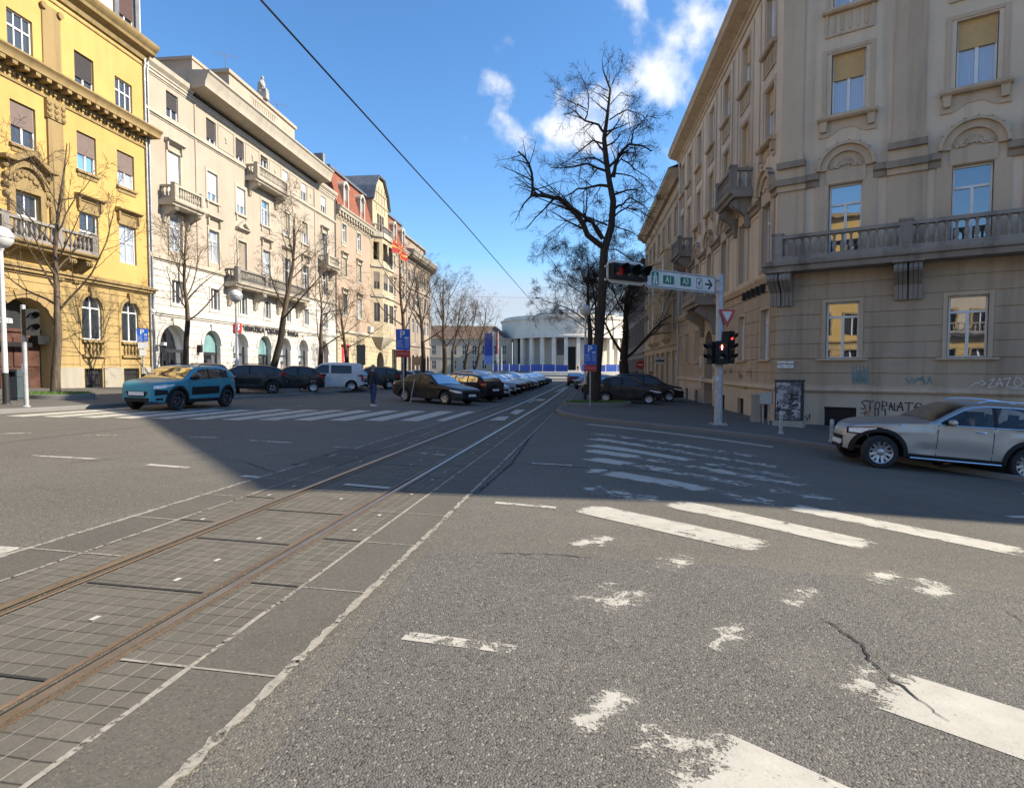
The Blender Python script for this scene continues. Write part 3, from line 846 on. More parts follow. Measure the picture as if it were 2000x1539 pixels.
# ------------------------------------------------------------------ yellow corner house on the left
YEL = stucco('yellow_stucco', (.50, .335, .115), .12, .12, .2)
YELD = stucco('yellow_trim', (.30, .215, .10), .5, .6, .35)
YELG = stucco('yellow_rustic', (.40, .285, .125), .4, .4, .4)
STONE = stucco('plinth_stone', (.34, .31, .25), .4, .3, .4)
GREYST = stucco('grey_stone', (.25, .23, .205), .6, .5, .5)
ZINC = plain('zinc', (.16, .165, .175), .5, .3, .2, 2)
BRBL = shutter('brown_blind', (.22, .165, .14)); DKBL = shutter('dark_blind', (.05, .045, .045)); WHBL = shutter('white_blind', (.78, .77, .74)); YEBL = shutter('yellow_blind', (.72, .48, .21), .045); TANBL = shutter('tan_blind', (.36, .30, .22))
U0, U1 = 10.0, 35.15
root = thing('apartment_house', (*Lp(U0), .25), 'bright yellow ornate apartment house with arched doorway and brown roller blinds', 'building')
M = frame(Lp(U0), LD, root); X = lambda u: u - U0
W = X(U1)
cols = [(27.35, 1.25), (30.85, 1.2), (33.5, 1.25), (23.9, 1.25), (21.2, 1.2), (18.4, 1.2), (15.6, 1.2), (12.6, 1.2)]
ops = []; wins = []
def add(u, w_, z0, z1, **k):
    o = dict(x0=X(u - w_ / 2), x1=X(u + w_ / 2), z0=z0, z1=z1, d=k.get('d', .24), arch=k.get('arch', False)); ops.append(o); wins.append((o, k))
for i, (u, w_) in enumerate(cols):
    add(u, w_, 15.8, 17.45, style='6' if i != 1 else 'V', blind=.72 if i == 1 else 0, bmat=DKBL)
    add(u, w_, 11.62, 13.5, style='V', blind=.56, bmat=BRBL)
    add(u, w_, 7.4 if i else 7.25, 9.5, style='C', fmat=GREYF if 0 else None)
    if i not in (0, 3): add(u, 1.28, 3.05, 5.3, style='C', arch=True, d=.3)
    if i not in (0, 3): add(u, 1.15, .52, 1.55, bars=True, d=.2)
ops.append(dict(x0=X(25.65), x1=X(28.55), z0=.1, z1=4.75, arch=True, d=.8))
wb = MB(); wb.M = M
gro = [1.75 + .42 * i for i in range(11)]
wall(wb, 0, W, -.4, 6.0, ops, gro, 1)
wall(wb, 0, W, 6.35, 14.7, ops, (), 0, 0)
wall(wb, 0, W, 15.65, 19.4, ops, (), 0, 0)
wall(wb, 0, W, 6.0, 6.35, (), (), 2); wall(wb, 0, W, 14.7, 15.65, (), (), 2)
block(wb, M, 0, W, -.4, 20.2, 13, 0)
for u in [c[0] for c in cols]:
    if u not in (27.35, 23.9): wb.box(X(u) - .85, X(u) - .72, -.03, .01, 1.7, 5.2, 1); wb.box(X(u) + .72, X(u) + .85, -.03, .01, 1.7, 5.2, 1)
# plinth with the window bays cut out of it
for a, b in [(0, 11.9), (13.3, 14.9), (16.3, 17.7), (19.1, 20.5), (21.9, 25.5), (28.7, 30.15), (31.5, 32.8), (34.2, U1)]:
    if b > U0: wb.box(max(0, X(a)), X(b), -.07, .01, -.3, 1.62, 3)
wb.build('wall', [YEL, YELG, YELD, STONE], root, 30)
tr = MB(); tr.M = M
moulding(tr, 0, W, 5.85, [(.1, .08), (.16, .2), (.12, .3), (.1, .12)])
moulding(tr, 0, W, 14.3, [(.12, .06)]); moulding(tr, 0, W, 19.0, [(.08, .05)])
for i in range(int(W / .23)): tr.box(.05 + i * .23, .17 + i * .23, -.13, .01, 14.55, 14.68)           # dentils
moulding(tr, 0, W, 14.68, [(.12, .12)])
for i in range(int(W / .56)): tr.box(.1 + i * .56, .34 + i * .56, -.62, .01, 14.8, 14.98)          # modillions
tr.prof([(.01, 14.98), (-.66, 14.98), (-.66, 15.1), (-.74, 15.25), (-.84, 15.34), (-.84, 15.42), (.01, 15.62)], -.1, W + .35)
tr.prof([(.01, 19.3), (-.12, 19.3), (-.2, 19.55), (-.5, 19.7), (-.55, 19.85), (-.72, 20.0), (-.78, 20.15), (-.78, 20.22), (.01, 20.3)], -.1, W + .3)
for u in (28.95, 22.3): # pilaster strips with carved capitals
    tr.box(X(u) - .42, X(u) + .42, -.1, .01, 6.4, 13.4)
    tr.box(X(u) - .5, X(u) + .5, -.16, .01, 13.4, 14.3)
    for j in range(9): tr.lathe([(.02, -.1), (.12, -.04), (.13, .04), (.02, .1)], (X(u) - .38 + .38 * (j % 3), -.17, 13.55 + .27 * (j // 3)), 7, axis='y')
    tr.box(X(u) - .5, X(u) + .5, -.06, .01, 15.7, 18.7)
    tr.lathe([(.16, -.1), (.16, .0)], (X(u) - .45, -.07, 18.55), 12, axis='y'); tr.lathe([(.16, -.1), (.16, .0)], (X(u) + .45, -.07, 18.55), 12, axis='y')
tr.build('cornice', YELD, root, 30)
hd = MB(); hd.M = M
for i, (u, w_) in enumerate(cols):
    a, b = X(u - w_ / 2), X(u + w_ / 2)
    if i in (0, 3):
        surround(hd, a, b, 7.25, 9.55, .3, .14)
        ar = arc(X(u), 9.85, .8, 14); ar2 = arc(X(u), 9.85, 1.0, 14)
        for k in range(14): hd.prism([ar2[k], ar2[k + 1], ar[k + 1], ar[k]], -.22, .01)
        hd.prism([(x, z) for x, z in ar][::-1], -.06, .01)
        for k in range(12): # shell and scroll carving in the gable field
            t = k / 11; hd.lathe([(.02, -.09), (.11, -.05), (.12, .03), (.02, .06)], (X(u) - .62 + 1.24 * t, -.08, 10.0 + .42 * sin(pi * t) - .1 * (k % 2)), 7, axis='y')
        hd.box(a - .35, b + .35, -.2, .01, 10.75, 10.9)
        c = X(u)
        hd.prism([(c - 1.35, 10.7), (c - .8, 10.7), (c, 11.2), (c + .8, 10.7), (c + 1.35, 10.7), (c + 1.35, 10.86), (c + .85, 10.9), (c, 11.42), (c - .85, 10.9), (c - 1.35, 10.86)], -.5, .01)
        for sg in (-1, 1):
            for k in range(4): hd.lathe([(.03, -.12), (.14, -.05), (.14, .04), (.03, .08)], (c + sg * (1.0 + .05 * (k % 2)), -.12, 9.3 + .4 * k), 8, axis='y')
    else:
        surround(hd, a, b, 9.5, 10.05, .1, .08); hd.box(a, b, -.05, .01, 9.5, 10.0); hood(hd, a, b, 10.1, .34)
    hd.box(a - .12, b + .12, -.14, .01, 11.44, 11.56); hd.box(a - .03, b + .03, -.05, .01, 11.24, 11.44)
    if i not in (0, 3):
        for k in range(5): hd.lathe(baluster_prof(.62, .07), (a + .12 + (b - a - .24) * k / 4, -.06, 2.28), 8)
        hd.box(a - .12, b + .12, -.16, .01, 2.9, 3.02); hd.box(a - .12, b + .12, -.14, .01, 2.14, 2.28)
        ar = arc(X(u), 4.66, .66, 14); ar2 = arc(X(u), 4.66, .82, 14)
        for k in range(14): hd.prism([ar2[k], ar2[k + 1], ar[k + 1], ar[k]], -.07, .01)
        hd.prism([(X(u) - .14, 5.2), (X(u) + .14, 5.2), (X(u) + .2, 5.75), (X(u) - .2, 5.75)], -.16, .01)
ar = arc(X(27.1), 3.3, 1.47, 18); ar2 = arc(X(27.1), 3.3, 1.85, 18)
for k in range(18):
    hd.prism([ar2[k], ar2[k + 1], ar[k + 1], ar[k]], -.08 - .05 * (k % 2), .01)
build_each(hd, 'window_surround', YELD, root, 30)
for o, k in wins:
    if k.get('bars'):
        g = MB(); g.M = M; n = 6
        for j in range(n): x = o['x0'] + (o['x1'] - o['x0']) * (j + .5) / n; g.tube([(x, .04, o['z0']), (x, .04, o['z1'])], .016, 6)
        for z in (o['z0'] + .25, o['z1'] - .25): g.box(o['x0'], o['x1'], .03, .05, z - .015, z + .015)
        g.box(o['x0'], o['x1'], .17, .19, o['z0'], o['z1'])
        g.build('window_grille', DARKMETAL, root)
    else: window(root, M, o['x0'] + .01, o['x1'] - .01, o['z0'], o['z1'], .2, k['style'], WHITE, random.choice([GL_DARK] * 7 + [GL_CURT]), k.get('blind', 0), k.get('bmat'), o['arch'])
bk = [28.6, 29.9]
balcony(root, M, X(22.6), X(30.3), 7.2, 1.0, (YELD, GREYST), .95, .26, [X(23.2), X(25.2), X(28.9), X(29.9)], (.45, 1.1), peds=[X(22.9), X(25.4), X(28.0), X(30.1)])
DOORW = plain('brown_door_wood', (.085, .04, .028), .45, var=.35, scale=2, bump=.2)
dr = MB(); dr.M = M
a, b = X(25.65), X(28.55)
dr.box(a, b, .74, .8, .1, 3.25)
for k in range(4):
    p = a + .12 + k * .69; dr.box(p, p + .6, .69, .74, .5, 1.5); dr.box(p, p + .6, .69, .74, 1.65, 3.0)
dr.box(a, b, .64, .78, 3.25, 3.4)
do = dr.build('door', DOORW, root)
dg = MB(); dg.M = M; dg.face([(x, .76, z) for x, z in [(a, 3.4), (b, 3.4)] + arc(X(27.1), 3.4, 1.45, 14)[::-1]]); dg.build('fanlight', GL_DARK, do)
lettering('ZAGREB', .30, plain('white_letter', (.8, .8, .78), .5), M @ Matrix.Translation((X(26.6), .70, 3.72)), root)
q = MB(); q.M = M; q.box(X(26.1), X(27.7), .3, .5, 2.55, 2.75); q.box(X(27.9), X(28.5), .2, .6, 2.7, 3.1); q.build('door_lamp_box', BLACKP, root)
lettering('THE BANK', .14, MATS['white_letter'], M @ Matrix.Translation((X(26.9), .29, 2.65)), root) if 0 else None
pipe_part(root, M, W - .12, .4, 19.4)
pipe_part(root, M, W + .12, .4, 19.4)
# attic storey with dormers, peeling cream paint between zinc frames
CREAMP = stucco('peeling_cream', (.66, .62, .5), .5, .5, .4, (.25, .22, .19), .6)
at_ = MB(); at_.M = M
aops = []
for u in (34.0, 30.95, 27.9, 24.6, 21.4, 18.2): aops.append(dict(x0=X(u - .62), x1=X(u + .62), z0=20.75, z1=22.9, d=.2))
wall(at_, 0, W, 20.2, 23.6, aops, (), 0, y=.15)
at_.face([(W, .15, 20.2), (W, 6, 20.2), (W, 6, 23.6), (W, .15, 23.6)]); at_.face([(0, .15, 23.6), (W, .15, 23.6), (W, 6, 24.4), (0, 6, 24.4)])
ao = at_.build('attic', CREAMP, root)
zf = MB(); zf.M = M
for o in aops: surround(zf, o['x0'], o['x1'], o['z0'], o['z1'], .3, .12, 0, True, y=.15)
zf.prof([(.2, 23.4), (-.2, 23.4), (-.3, 23.55), (-.3, 23.7), (.2, 23.8)], -.1, W + .12)
zf.build('zinc_dormer_frame', ZINC, root)
for o in aops: window(root, M, o['x0'] + .01, o['x1'] - .01, o['z0'], o['z1'], .2, 'V', WHITE, GL_DARK, .78, shutter('attic_blind', (.11, .06, .05)), y=.15)

# ------------------------------------------------------------------ beige house with the bank on the ground floor
BEI = stucco('beige_stucco', (.40, .335, .26), .15, .15, .2); BEIT = stucco('beige_trim', (.44, .39, .31), .3, .3, .3)
WHS = stucco('white_rustic', (.54, .51, .455), .15, .2, .2)
U0, U1 = 35.2, 62.55
root = thing('bank_house', (*Lp(U0), .1), 'long beige house with deep overhanging cornice above a white arched bank front', 'building')
M = frame(Lp(U0), LD, root); W = U1 - U0
bays = [37.5, 41.45, 44.95, 48.45, 51.95, 55.45, 59.7]
ops, wins = [], []
WP = lambda p, q: (p, q)
for i, u in enumerate(bays):
    add(u, 1.1, 17.0, 18.55, style='V', blind=[.62, .8, .8, .2, .55, .45, .55][i], bmat=DKBL if i < 4 else WHBL)
    end = i in (0, 6)
    if end: add(u, 1.2, 11.75, 14.95, style='D', blind=.75 if i == 0 else 0, bmat=WHBL)
    else: add(u, 1.15, 13.1, 15.0, style='T', blind=[0, .72, .66, 0, .8, .5, 0][i], bmat=WHBL if i < 4 else TANBL)
    add(u, 1.15, 8.85 if i not in (2, 3, 4) else 8.0, 11.05, style='T', blind=.85 if i in (2,) else 0, bmat=TANBL)
    add(u, 1.0, 5.6, 7.05, style='V')
arches = [(37.1, 2.6, 4.25), (41.0, 1.95, 4.15), (44.5, 1.95, 4.15), (47.95, 1.95, 4.15), (51.35, 1.95, 4.15), (54.75, 1.95, 4.15), (59.1, 2.5, 4.25)]
for u, w_, zt in arches: ops.append(dict(x0=X(u - w_ / 2), x1=X(u + w_ / 2), z0=.35 if w_ < 2.2 else .05, z1=zt, arch=True, d=.42))
wb = MB(); wb.M = M
wall(wb, 0, W, -.5, 8.1, ops, [1.0 + .47 * i for i in range(8)] + [5.4 + .42 * i for i in range(6)], 1)
wall(wb, 0, W, 8.1, 19.2, ops, (), 0)
block(wb, M, 0, W, -.5, 19.2, 14, 0)
for a, b in ((X(39.6), X(39.75)), (X(57.55), X(57.7))): wb.box(a, b, -.06, .01, 8.4, 19.0, 0)
wb.build('wall', [BEI, WHS], root, 30)
tr = MB(); tr.M = M
moulding(tr, 0, W, 4.75, [(.12, .08), (.14, .16), (.08, .06)], 1); moulding(tr, 0, W, 8.05, [(.1, .06), (.18, .16), (.1, .08)]); moulding(tr, 0, W, 16.55, [(.1, .05), (.14, .14), (.1, .06)])
for u, w_, zt in arches:
    r = w_ / 2; ar = arc(X(u), zt - r, r + .01, 16); ar2 = arc(X(u), zt - r, r + .24, 16)
    for k in range(16): tr.prism([ar2[k], ar2[k + 1], ar[k + 1], ar[k]], -.07, .01, 1)
    tr.prism([(X(u) - .13, zt - .02), (X(u) + .13, zt - .02), (X(u) + .19, zt + .42), (X(u) - .19, zt + .42)], -.14, .01, 1)
# recessed fields with small reliefs between the top windows
for a, b in zip(bays[1:6], bays[2:6] + [59.3]):
    p, q = X(a + .75), X(min(b, 58.2) - .75)
    for z0, z1, x0, x1 in ((17.0, 17.07, p, q), (18.6, 18.67, p, q), (17.07, 18.6, p, p + .07), (17.07, 18.6, q - .07, q)): tr.box(x0, x1, -.04, .01, z0, z1)
    tr.lathe([(.02, -.06), (.14, -.03), (.15, .02)], ((p + q) / 2, -.02, 17.95), 8, axis='y'); tr.lathe([(.02, -.06), (.1, -.03), (.1, .02)], ((p + q) / 2, -.02, 17.7), 8, axis='y')
moulding(tr, 0, W, 18.85, [(.1, .04), (.18, .1), (.1, .16)])
tr.prof([(.0, 19.25), (-.12, 19.25), (-.3, 19.45), (-.35, 19.7), (.0, 19.8)], 0, X(39.3)); tr.prof([(.0, 19.25), (-.12, 19.25), (-.3, 19.45), (-.35, 19.7), (.0, 19.8)], X(57.9), W)
tr.build('cornice', [BEIT, WHS], root, 30)
ov = MB(); ov.M = M
ov.prof([(3, 19.5), (-.1, 19.5), (-1.28, 19.62), (-1.32, 19.95), (-1.42, 20.15), (-1.5, 20.4), (-1.62, 20.5), (-1.62, 20.62), (3, 20.9)], X(38.9), X(58.6))
ov.build('overhanging_cornice', BEIT, root, 30)
pa = MB(); pa.M = M
pa.box(X(39.7), X(57.9), .1, 5, 20.7, 21.75); pa.box(X(39.6), X(58.0), .02, 5.1, 21.75, 21.95)
pa.box(X(43.6), X(53.6), -.08, 4.8, 20.8, 22.75); pa.box(X(43.4), X(53.8), -.22, 4.9, 22.75, 23.0)
for k in range(11): pa.box(X(46.8 + k * .32), X(46.95 + k * .32), -.12, -.07, 21.7, 22.3)
pa.box(X(46.4), X(50.6), -.11, -.05, 22.36, 22.42); pa.box(X(46.4), X(50.6), -.11, -.05, 21.55, 21.61)
pa.build('attic_parapet', BEI, root, 30)
rf = MB(); rf.M = M
for a, b, zr in ((-.1, X(40.2), 22.6), (X(57.5), W + .05, 22.8)):
    rf.face([(a, -.3, 19.75), (b, -.3, 19.75), (b, 5, zr), (a, 5, zr)]); rf.face([(a, 5, zr), (b, 5, zr), (b, 14, 19.4), (a, 14, 19.4)])
    rf.face([(a, -.3, 19.75), (a, 5, zr), (a, 14, 19.4)]); rf.face([(b, -.3, 19.75), (b, 5, zr), (b, 14, 19.4)])
ro = rf.build('roof', ZINC, root, 0)
REDT = tiles('red_tiles', (.33, .10, .05))
r2 = MB(); r2.M = M; r2.prism([(-.3, 20.2), (2.6, 20.6), (1.2, 23.4), (-.3, 23.2)], 2.2, 7); r2.build('tiled_roof', REDT, ro, 0)
hd = MB(); hd.M = M
for i, u in enumerate(bays):
    a, b = X(u - .575), X(u + .575)
    if i in (0, 6): hood(hd, a, b, 15.35, .34); surround(hd, a, b, 11.75, 14.95, .16, .06)
    else: surround(hd, a, b, 13.05, 15.0, .2, .035); hd.box(a - .25, b + .25, -.13, .01, 12.9, 13.03); hd.box(a - .12, a + .02, -.08, .01, 12.5, 12.9); hd.box(b - .02, b + .12, -.08, .01, 12.5, 12.9)
    surround(hd, a, b, 8.0 if i in (2, 3, 4) else 8.5, 11.05, .14, .07)
    if i: hood(hd, a, b, 11.75, .32, ped=i in (2, 4))
    surround(hd, X(u - .5), X(u + .5), 5.55, 7.05, .14, .05, 1, True)
build_each(hd, 'window_surround', [BEIT, WHS], root, 30)
for o, k in wins: window(root, M, o['x0'] + .01, o['x1'] - .01, o['z0'], o['z1'], .2, k['style'], WHITE, random.choice([GL_DARK] * 5 + [GL_CURT]), k.get('blind', 0), k.get('bmat'))
balcony(root, M, X(36.1), X(39.0), 11.7, 1.05, (BEIT, BEIT), .92, .3, [X(36.45), X(38.65)], (.36, .95), gap=.2)
balcony(root, M, X(58.3), X(61.2), 11.7, 1.05, (BEIT, BEIT), .92, .3, [X(58.65), X(60.85)], (.36, .95), gap=.2)
balcony(root, M, X(45.6), X(50.6), 16.1, 1.0, (BEIT, BEIT), .95, .3, [X(46.1), X(50.1)], (.4, 1.0), gap=.2)
balcony(root, M, X(42.6), X(54.2), 7.75, 1.05, (BEIT, GREYST), .95, .34, [X(43.1), X(46.6), X(50.2), X(53.7)], (.5, 1.3), gap=.2, peds=[X(42.8), X(46.6), X(50.2), X(54)])
TEAL = glass('teal_shop_glass', (.16, .30, .30), refl=.04); SHOPW = glass('white_shop_glass', (.50, .52, .50), refl=.03)
POSTR = plain('red_poster', (.45, .04, .04), .5); POSTS = plain('skin_poster', (.42, .24, .16), .5); POSTD = plain('dark_poster', (.05, .05, .06), .5)
for i, (u, w_, zt) in enumerate(arches):
    c, r = X(u), w_ / 2
    s = MB(); s.M = M
    if 0 < i < 6:
        s.box(c - r, c + r, .3, .4, 2.5, 2.66); s.box(c - r, c - r + .06, .3, .4, .35, zt - r); s.box(c + r - .06, c + r, .3, .4, .35, zt - r)
        if i == 3: s.box(c - .42, c - .36, .28, .4, .35, 2.5); s.box(c + .36, c + .42, .28, .4, .35, 2.5)
        so = s.build('shop_window', DARKMETAL, root)
        g = MB(); g.M = M; g.face([(x, .36, z) for x, z in [(c - r, 2.66), (c + r, 2.66), (c + r, zt - r)] + arc(c, zt - r, r, 14)[::-1][1:-1] + [(c - r, zt - r)]]); g.build('pane', TEAL, so)
        g = MB(); g.M = M; g.face([(c - r, .36, .35), (c + r, .36, .35), (c + r, .36, 2.5), (c - r, .36, 2.5)]); g.build('pane', SHOPW if i != 3 else GL_SHOP, so)
        p = MB(); p.M = M
        p.box(c - .1, c + .75, .33, .345, .36, 1.3, 0); p.box(c + .3, c + .85, .325, .34, .36, .95, 0)
        p.prism([(c - .15, .9), (c + .35, .7), (c + .3, 1.5), (c + .12, 1.75), (c - .05, 1.55)], .315, .33, 2 if i == 1 else 1)
        p.prism([(c + .12 + .16 * cos(t), 1.93 + .2 * sin(t)) for t in [2 * pi * k / 12 for k in range(12)]], .315, .33, 1); p.prism([(c + .12 + .18 * cos(t), 2.02 + .15 * sin(t)) for t in [2 * pi * k / 12 for k in range(12)]], .305, .315, 2)
        if i != 3: p.build('window_poster', [POSTR, POSTS, POSTD], so)
    elif i == 0:
        s.box(c - r, c + r, .34, .42, 2.55, 2.75)
        for x in (-r, -.62, -.02, .55, r - .07): s.box(c + x, c + x + .07, .34, .42, .05, 2.55)
        so = s.build('entrance_frame', DARKMETAL, root)
        g = MB(); g.M = M; g.face([(x, .4, z) for x, z in [(c - r, .05), (c + r, .05), (c + r, zt - r)] + arc(c, zt - r, r, 14)[::-1][1:-1] + [(c - r, zt - r)]]); g.build('pane', GL_DARK, so)
        g = MB(); g.M = M; g.box(c - .5, c - .2, .33, .338, 1.35, 1.7); g.box(c + .12, c + .48, .33, .338, 1.4, 1.68); g.box(c + .75, c + 1.05, .335, .34, .7, 1.5); g.build('notice', plain('paper', (.75, .75, .72), .6), so)
    else:
        s.face([(x, .41, z) for x, z in [(c - r, .0), (c + r, .0), (c + r, zt - r)] + arc(c, zt - r, r, 14)[::-1][1:-1] + [(c - r, zt - r)]]); s.build('gateway', stucco('gateway_grey', (.22, .18, .165), .2, .2), root)
SIGNG = plain('sign_dark_grey', (.035, .034, .036), .5)
sg_ = MB(); sg_.M = M; sg_.box(X(43.55), X(44.45), -.16, -.04, 4.95 - .75, 4.95 - .0 - .02); so = sg_.build('bank_sign', plain('sign_red', (.52, .02, .02), .4), root)
wq = MB(); wq.M = M; wq.prism([(X(43.85), 4.42), (X(44.0), 4.35), (X(44.12), 4.5), (X(44.0), 4.6), (X(44.16), 4.8), (X(44.05), 4.82), (X(43.9), 4.62), (X(44.0), 4.5)], -.185, -.16); wq.build('emblem', MATS['white_letter'], so)
lettering('HRVATSKA POŠTANSKA BANKA', .62, SIGNG, M @ Matrix.Translation((X(44.75), -.06, 4.56)), so, align='LEFT', ext=.03)
pipe_part(root, M, W - .15, .2, 19.2, mat=plain('dark_pipe', (.12, .10, .09), .6))
q = MB(); q.M = M; q.box(X(39.35), X(39.6), -.25, 0, 2.6, 3.1); q.build('wall_box', BLACKP, root)
q = MB(); q.M = M; q.tube([(X(35.55), 0, 3.0), (X(35.55), -.35, 3.0)], .02, 6); q.box(X(35.45), X(35.7), -.55, -.3, 2.92, 3.1); q.build('wall_camera', plain('cam_white', (.7, .7, .68), .4), root)
# statue and aerials on the parapet
STAT = stucco('statue_stone', (.42, .39, .34), .4, .3, .4)
o = thing('roof_statue', M @ Vector((X(48.3), 0, 0)) + root.location + Vector((0, 0, 23.0)), 'seated stone figure on top of the bank house parapet', 'statue')
q = MB(); q.box(-.45, .45, -.3, .3, 0, .5); q.build('pedestal', STAT, o)
q = MB()
q.tube([(-.05, 0, .5), (-.08, 0, .85), (-.02, .0, 1.2), (.02, 0, 1.5)], [.30, .27, .29, .12], 10); q.lathe([(.01, 0), (.10, .04), (.14, .14), (.12, .24), (.02, .32)], (.04, 0, 1.5), 10)
for sy in (-.14, .14): q.tube([(-.02, sy, .66), (.36, sy, .72), (.42, sy, .3)], [.14, .12, .08], 8); q.tube([(-.0, sy * 2.0, 1.28), (.1, sy * 2.2, 1.0), (.28, sy * 1.5, .82)], [.09, .075, .05], 8)
q.build('figure', STAT, o)
def aerial(u, z, h, y=1.2):
    o = thing('roof_aerial', M @ Vector((X(u), y, 0)) + root.location + Vector((0, 0, z)), 'thin television aerial on a mast, %s on the bank house roof' % ('left of the statue' if u < 48 else 'right of the statue'), 'aerial', rz=.5)
    q = MB(); q.tube([(0, 0, 0), (0, 0, h)], .02, 6); q.build('mast', DARKMETAL, o)
    q = MB(); q.tube([(-.9, 0, h - .1), (.9, 0, h - .1)], .014, 5)
    for k in range(9): q.tube([(-.85 + k * .21, -.32, h - .1), (-.85 + k * .21, .32, h - .1)], .009, 4)
    q.build('antenna', GALV, o)
aerial(45.3, 22.95, 2.1); aerial(53.0, 22.9, 1.9)
# ------------------------------------------------------------------ house with the red mansard and bay tower
PINK = stucco('pinkish_stucco', (.37, .28, .205), .2, .2, .2); CREAM = stucco('cream_stucco', (.46, .385, .255), .25, .25, .25); CREAMT = stucco('cream_trim', (.45, .405, .32), .3, .35, .3)
U0, U1 = 62.65, 88.8
root = thing('mansard_house', (*Lp(U0), -.1), 'house with a red tiled mansard roof, round-headed dormers and a gabled bay tower', 'building')
M = frame(Lp(U0), LD, root); W = X(U1)
bays = [64.9, 69.3, 82.6, 86.8]
ops, wins = [], []
for i, u in enumerate(bays):
    add(u, 1.25, 15.2, 17.1, style='T'); add(u, 1.25, 11.5, 13.5, style='V', blind=[.9, .8, 0, .6][i], bmat=TANBL); add(u, 1.25, 7.3, 9.6, style='T', blind=.5 if i == 0 else 0, bmat=DKBL)
    ops.append(dict(x0=X(u - 1.05), x1=X(u + 1.05), z0=-.1, z1=4.1, d=.3))
ops.append(dict(x0=X(75.2), x1=X(78.0), z0=-.2, z1=3.6, arch=True, d=.9))
wb = MB(); wb.M = M
wall(wb, 0, W, -.7, 5.4, ops, [.6 + .5 * i for i in range(9)], 1)
wall(wb, 0, W, 5.4, 18.2, ops, (), 0)
block(wb, M, 0, W, -.7, 18.2, 13, 0)
wb.build('wall', [PINK, CREAM], root, 30)
tr = MB(); tr.M = M
moulding(tr, 0, W, 5.3, [(.12, .08), (.16, .2), (.1, .1)])
moulding(tr, 0, W, 17.3, [(.1, .06), (.12, .12)])
for i in range(int(W / .8)): tr.box(.1 + i * .8, .4 + i * .8, -.42, .01, 17.75, 18.1); tr.lathe([(.13, -.17), (.13, .17)], (.25 + i * .8, -.36, 17.72), 8, axis='x')
tr.prof([(.01, 18.1), (-.5, 18.1), (-.55, 18.3), (-.7, 18.45), (-.7, 18.55), (.01, 18.7)], 0, W)
tr.build('cornice', CREAMT, root, 30)
hd = MB(); hd.M = M
for u in bays:
    a, b = X(u - .625), X(u + .625)
    for z0, z1, h in ((15.2, 17.1, 0), (11.5, 13.5, 1), (7.3, 9.6, 1)):
        surround(hd, a, b, z0, z1, .16, .06, 0, True)
        if h: hood(hd, a, b, z1 + .35, .32)
    hd.box(a - .1, b + .1, -.05, .01, 14.7, 14.98)
build_each(hd, 'window_surround', CREAMT, root, 30)
for o, k in wins: window(root, M, o['x0'] + .01, o['x1'] - .01, o['z0'], o['z1'], .2, k['style'], WHITE, random.choice([GL_DARK, GL_DARK, GL_DARK, GL_CURT]), k.get('blind', 0), k.get('bmat'))
for i, u in enumerate(bays):
    s = MB(); s.M = M; a, b = X(u - 1.05), X(u + 1.05)
    for x in (a, b - .08, X(u) - .04): s.box(x, x + .08, .18, .28, -.1, 4.1)
    s.box(a, b, .18, .28, 2.7, 2.85); so = s.build('shop_front', DARKMETAL, root)
    g = MB(); g.M = M; g.face([(a, .26, -.1), (b, .26, -.1), (b, .26, 4.1), (a, .26, 4.1)]); g.build('pane', GL_SHOP, so)
    if i < 2:
        g = MB(); g.M = M; g.box(a + .1, b - .1, .05, .15, 2.1, 4.0, 0); g.box(X(u) - .3, X(u) + .35, .035, .05, 2.3, 3.7, 1); g.box(a - .1, b + .1, -.3, .1, 4.0, 4.1, 0); g.build('shop_sign', [plain('shop_red', (.42, .03, .04), .5), plain('sign_pale', (.7, .62, .6), .5)], so)
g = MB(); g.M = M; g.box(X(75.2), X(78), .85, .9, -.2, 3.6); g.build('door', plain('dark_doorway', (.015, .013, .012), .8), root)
# bay tower: half hexagon on a bracket, open loggia on the third floor, balcony on top, gable above
bt = MB(); bt.M = M
a, b, pr = X(73.2), X(80.0), 1.15
hexo = [(a, 0), (a + 1.15, -pr), (b - 1.15, -pr), (b, 0)]
segs = list(zip(hexo, hexo[1:]))
tw = []
for k, (p, q) in enumerate(segs):
    L = hypot(q[0] - p[0], q[1] - p[1]); Fm = M @ Matrix.Translation((p[0], p[1], 0)) @ Matrix.Rotation(atan2(q[1] - p[1], q[0] - p[0]), 4, 'Z')
    bt.M = Fm; c = L / 2; ops = []
    for z0, z1, st in ((14.9, 17.1, 0), (11.3, 13.4, 1), (7.3, 9.6, 1)):
        n = 2 if k == 1 else 1
        for j in range(n):
            cc = c if n == 1 else L * (j + .5) / 2
            o = dict(x0=cc - (.4 if n == 1 else .85), x1=cc + (.4 if n == 1 else .85), z0=z0, z1=z1, d=.7 if st == 0 else .18); ops.append(o)
            if st: tw.append((Fm, o, z0))
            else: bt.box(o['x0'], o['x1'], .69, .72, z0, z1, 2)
    wall(bt, 0, L, 5.4, 18.2, ops, (), 1)
    bt.box(-.02, L + .02, -.16, .02, 10.35, 10.6, 0); bt.box(-.02, L + .02, -.16, .02, 14.0, 14.25, 0); bt.box(-.02, L + .02, -.22, .02, 17.7, 18.3, 0)
bt.M = M
for z0, z1, k0, k1 in ((5.4, 5.0, 1, .85), (5.0, 4.4, .85, .5), (4.4, 3.9, .5, .12)):
    cx = (a + b) / 2
    for (p, q) in segs: bt.face([(cx + (p[0] - cx) * k0, p[1] * k0, z0), (cx + (q[0] - cx) * k0, q[1] * k0, z0), (cx + (q[0] - cx) * k1, q[1] * k1, z1), (cx + (p[0] - cx) * k1, p[1] * k1, z1)], 0)
bt.face([(x, y, 18.25) for x, y in hexo], 0)
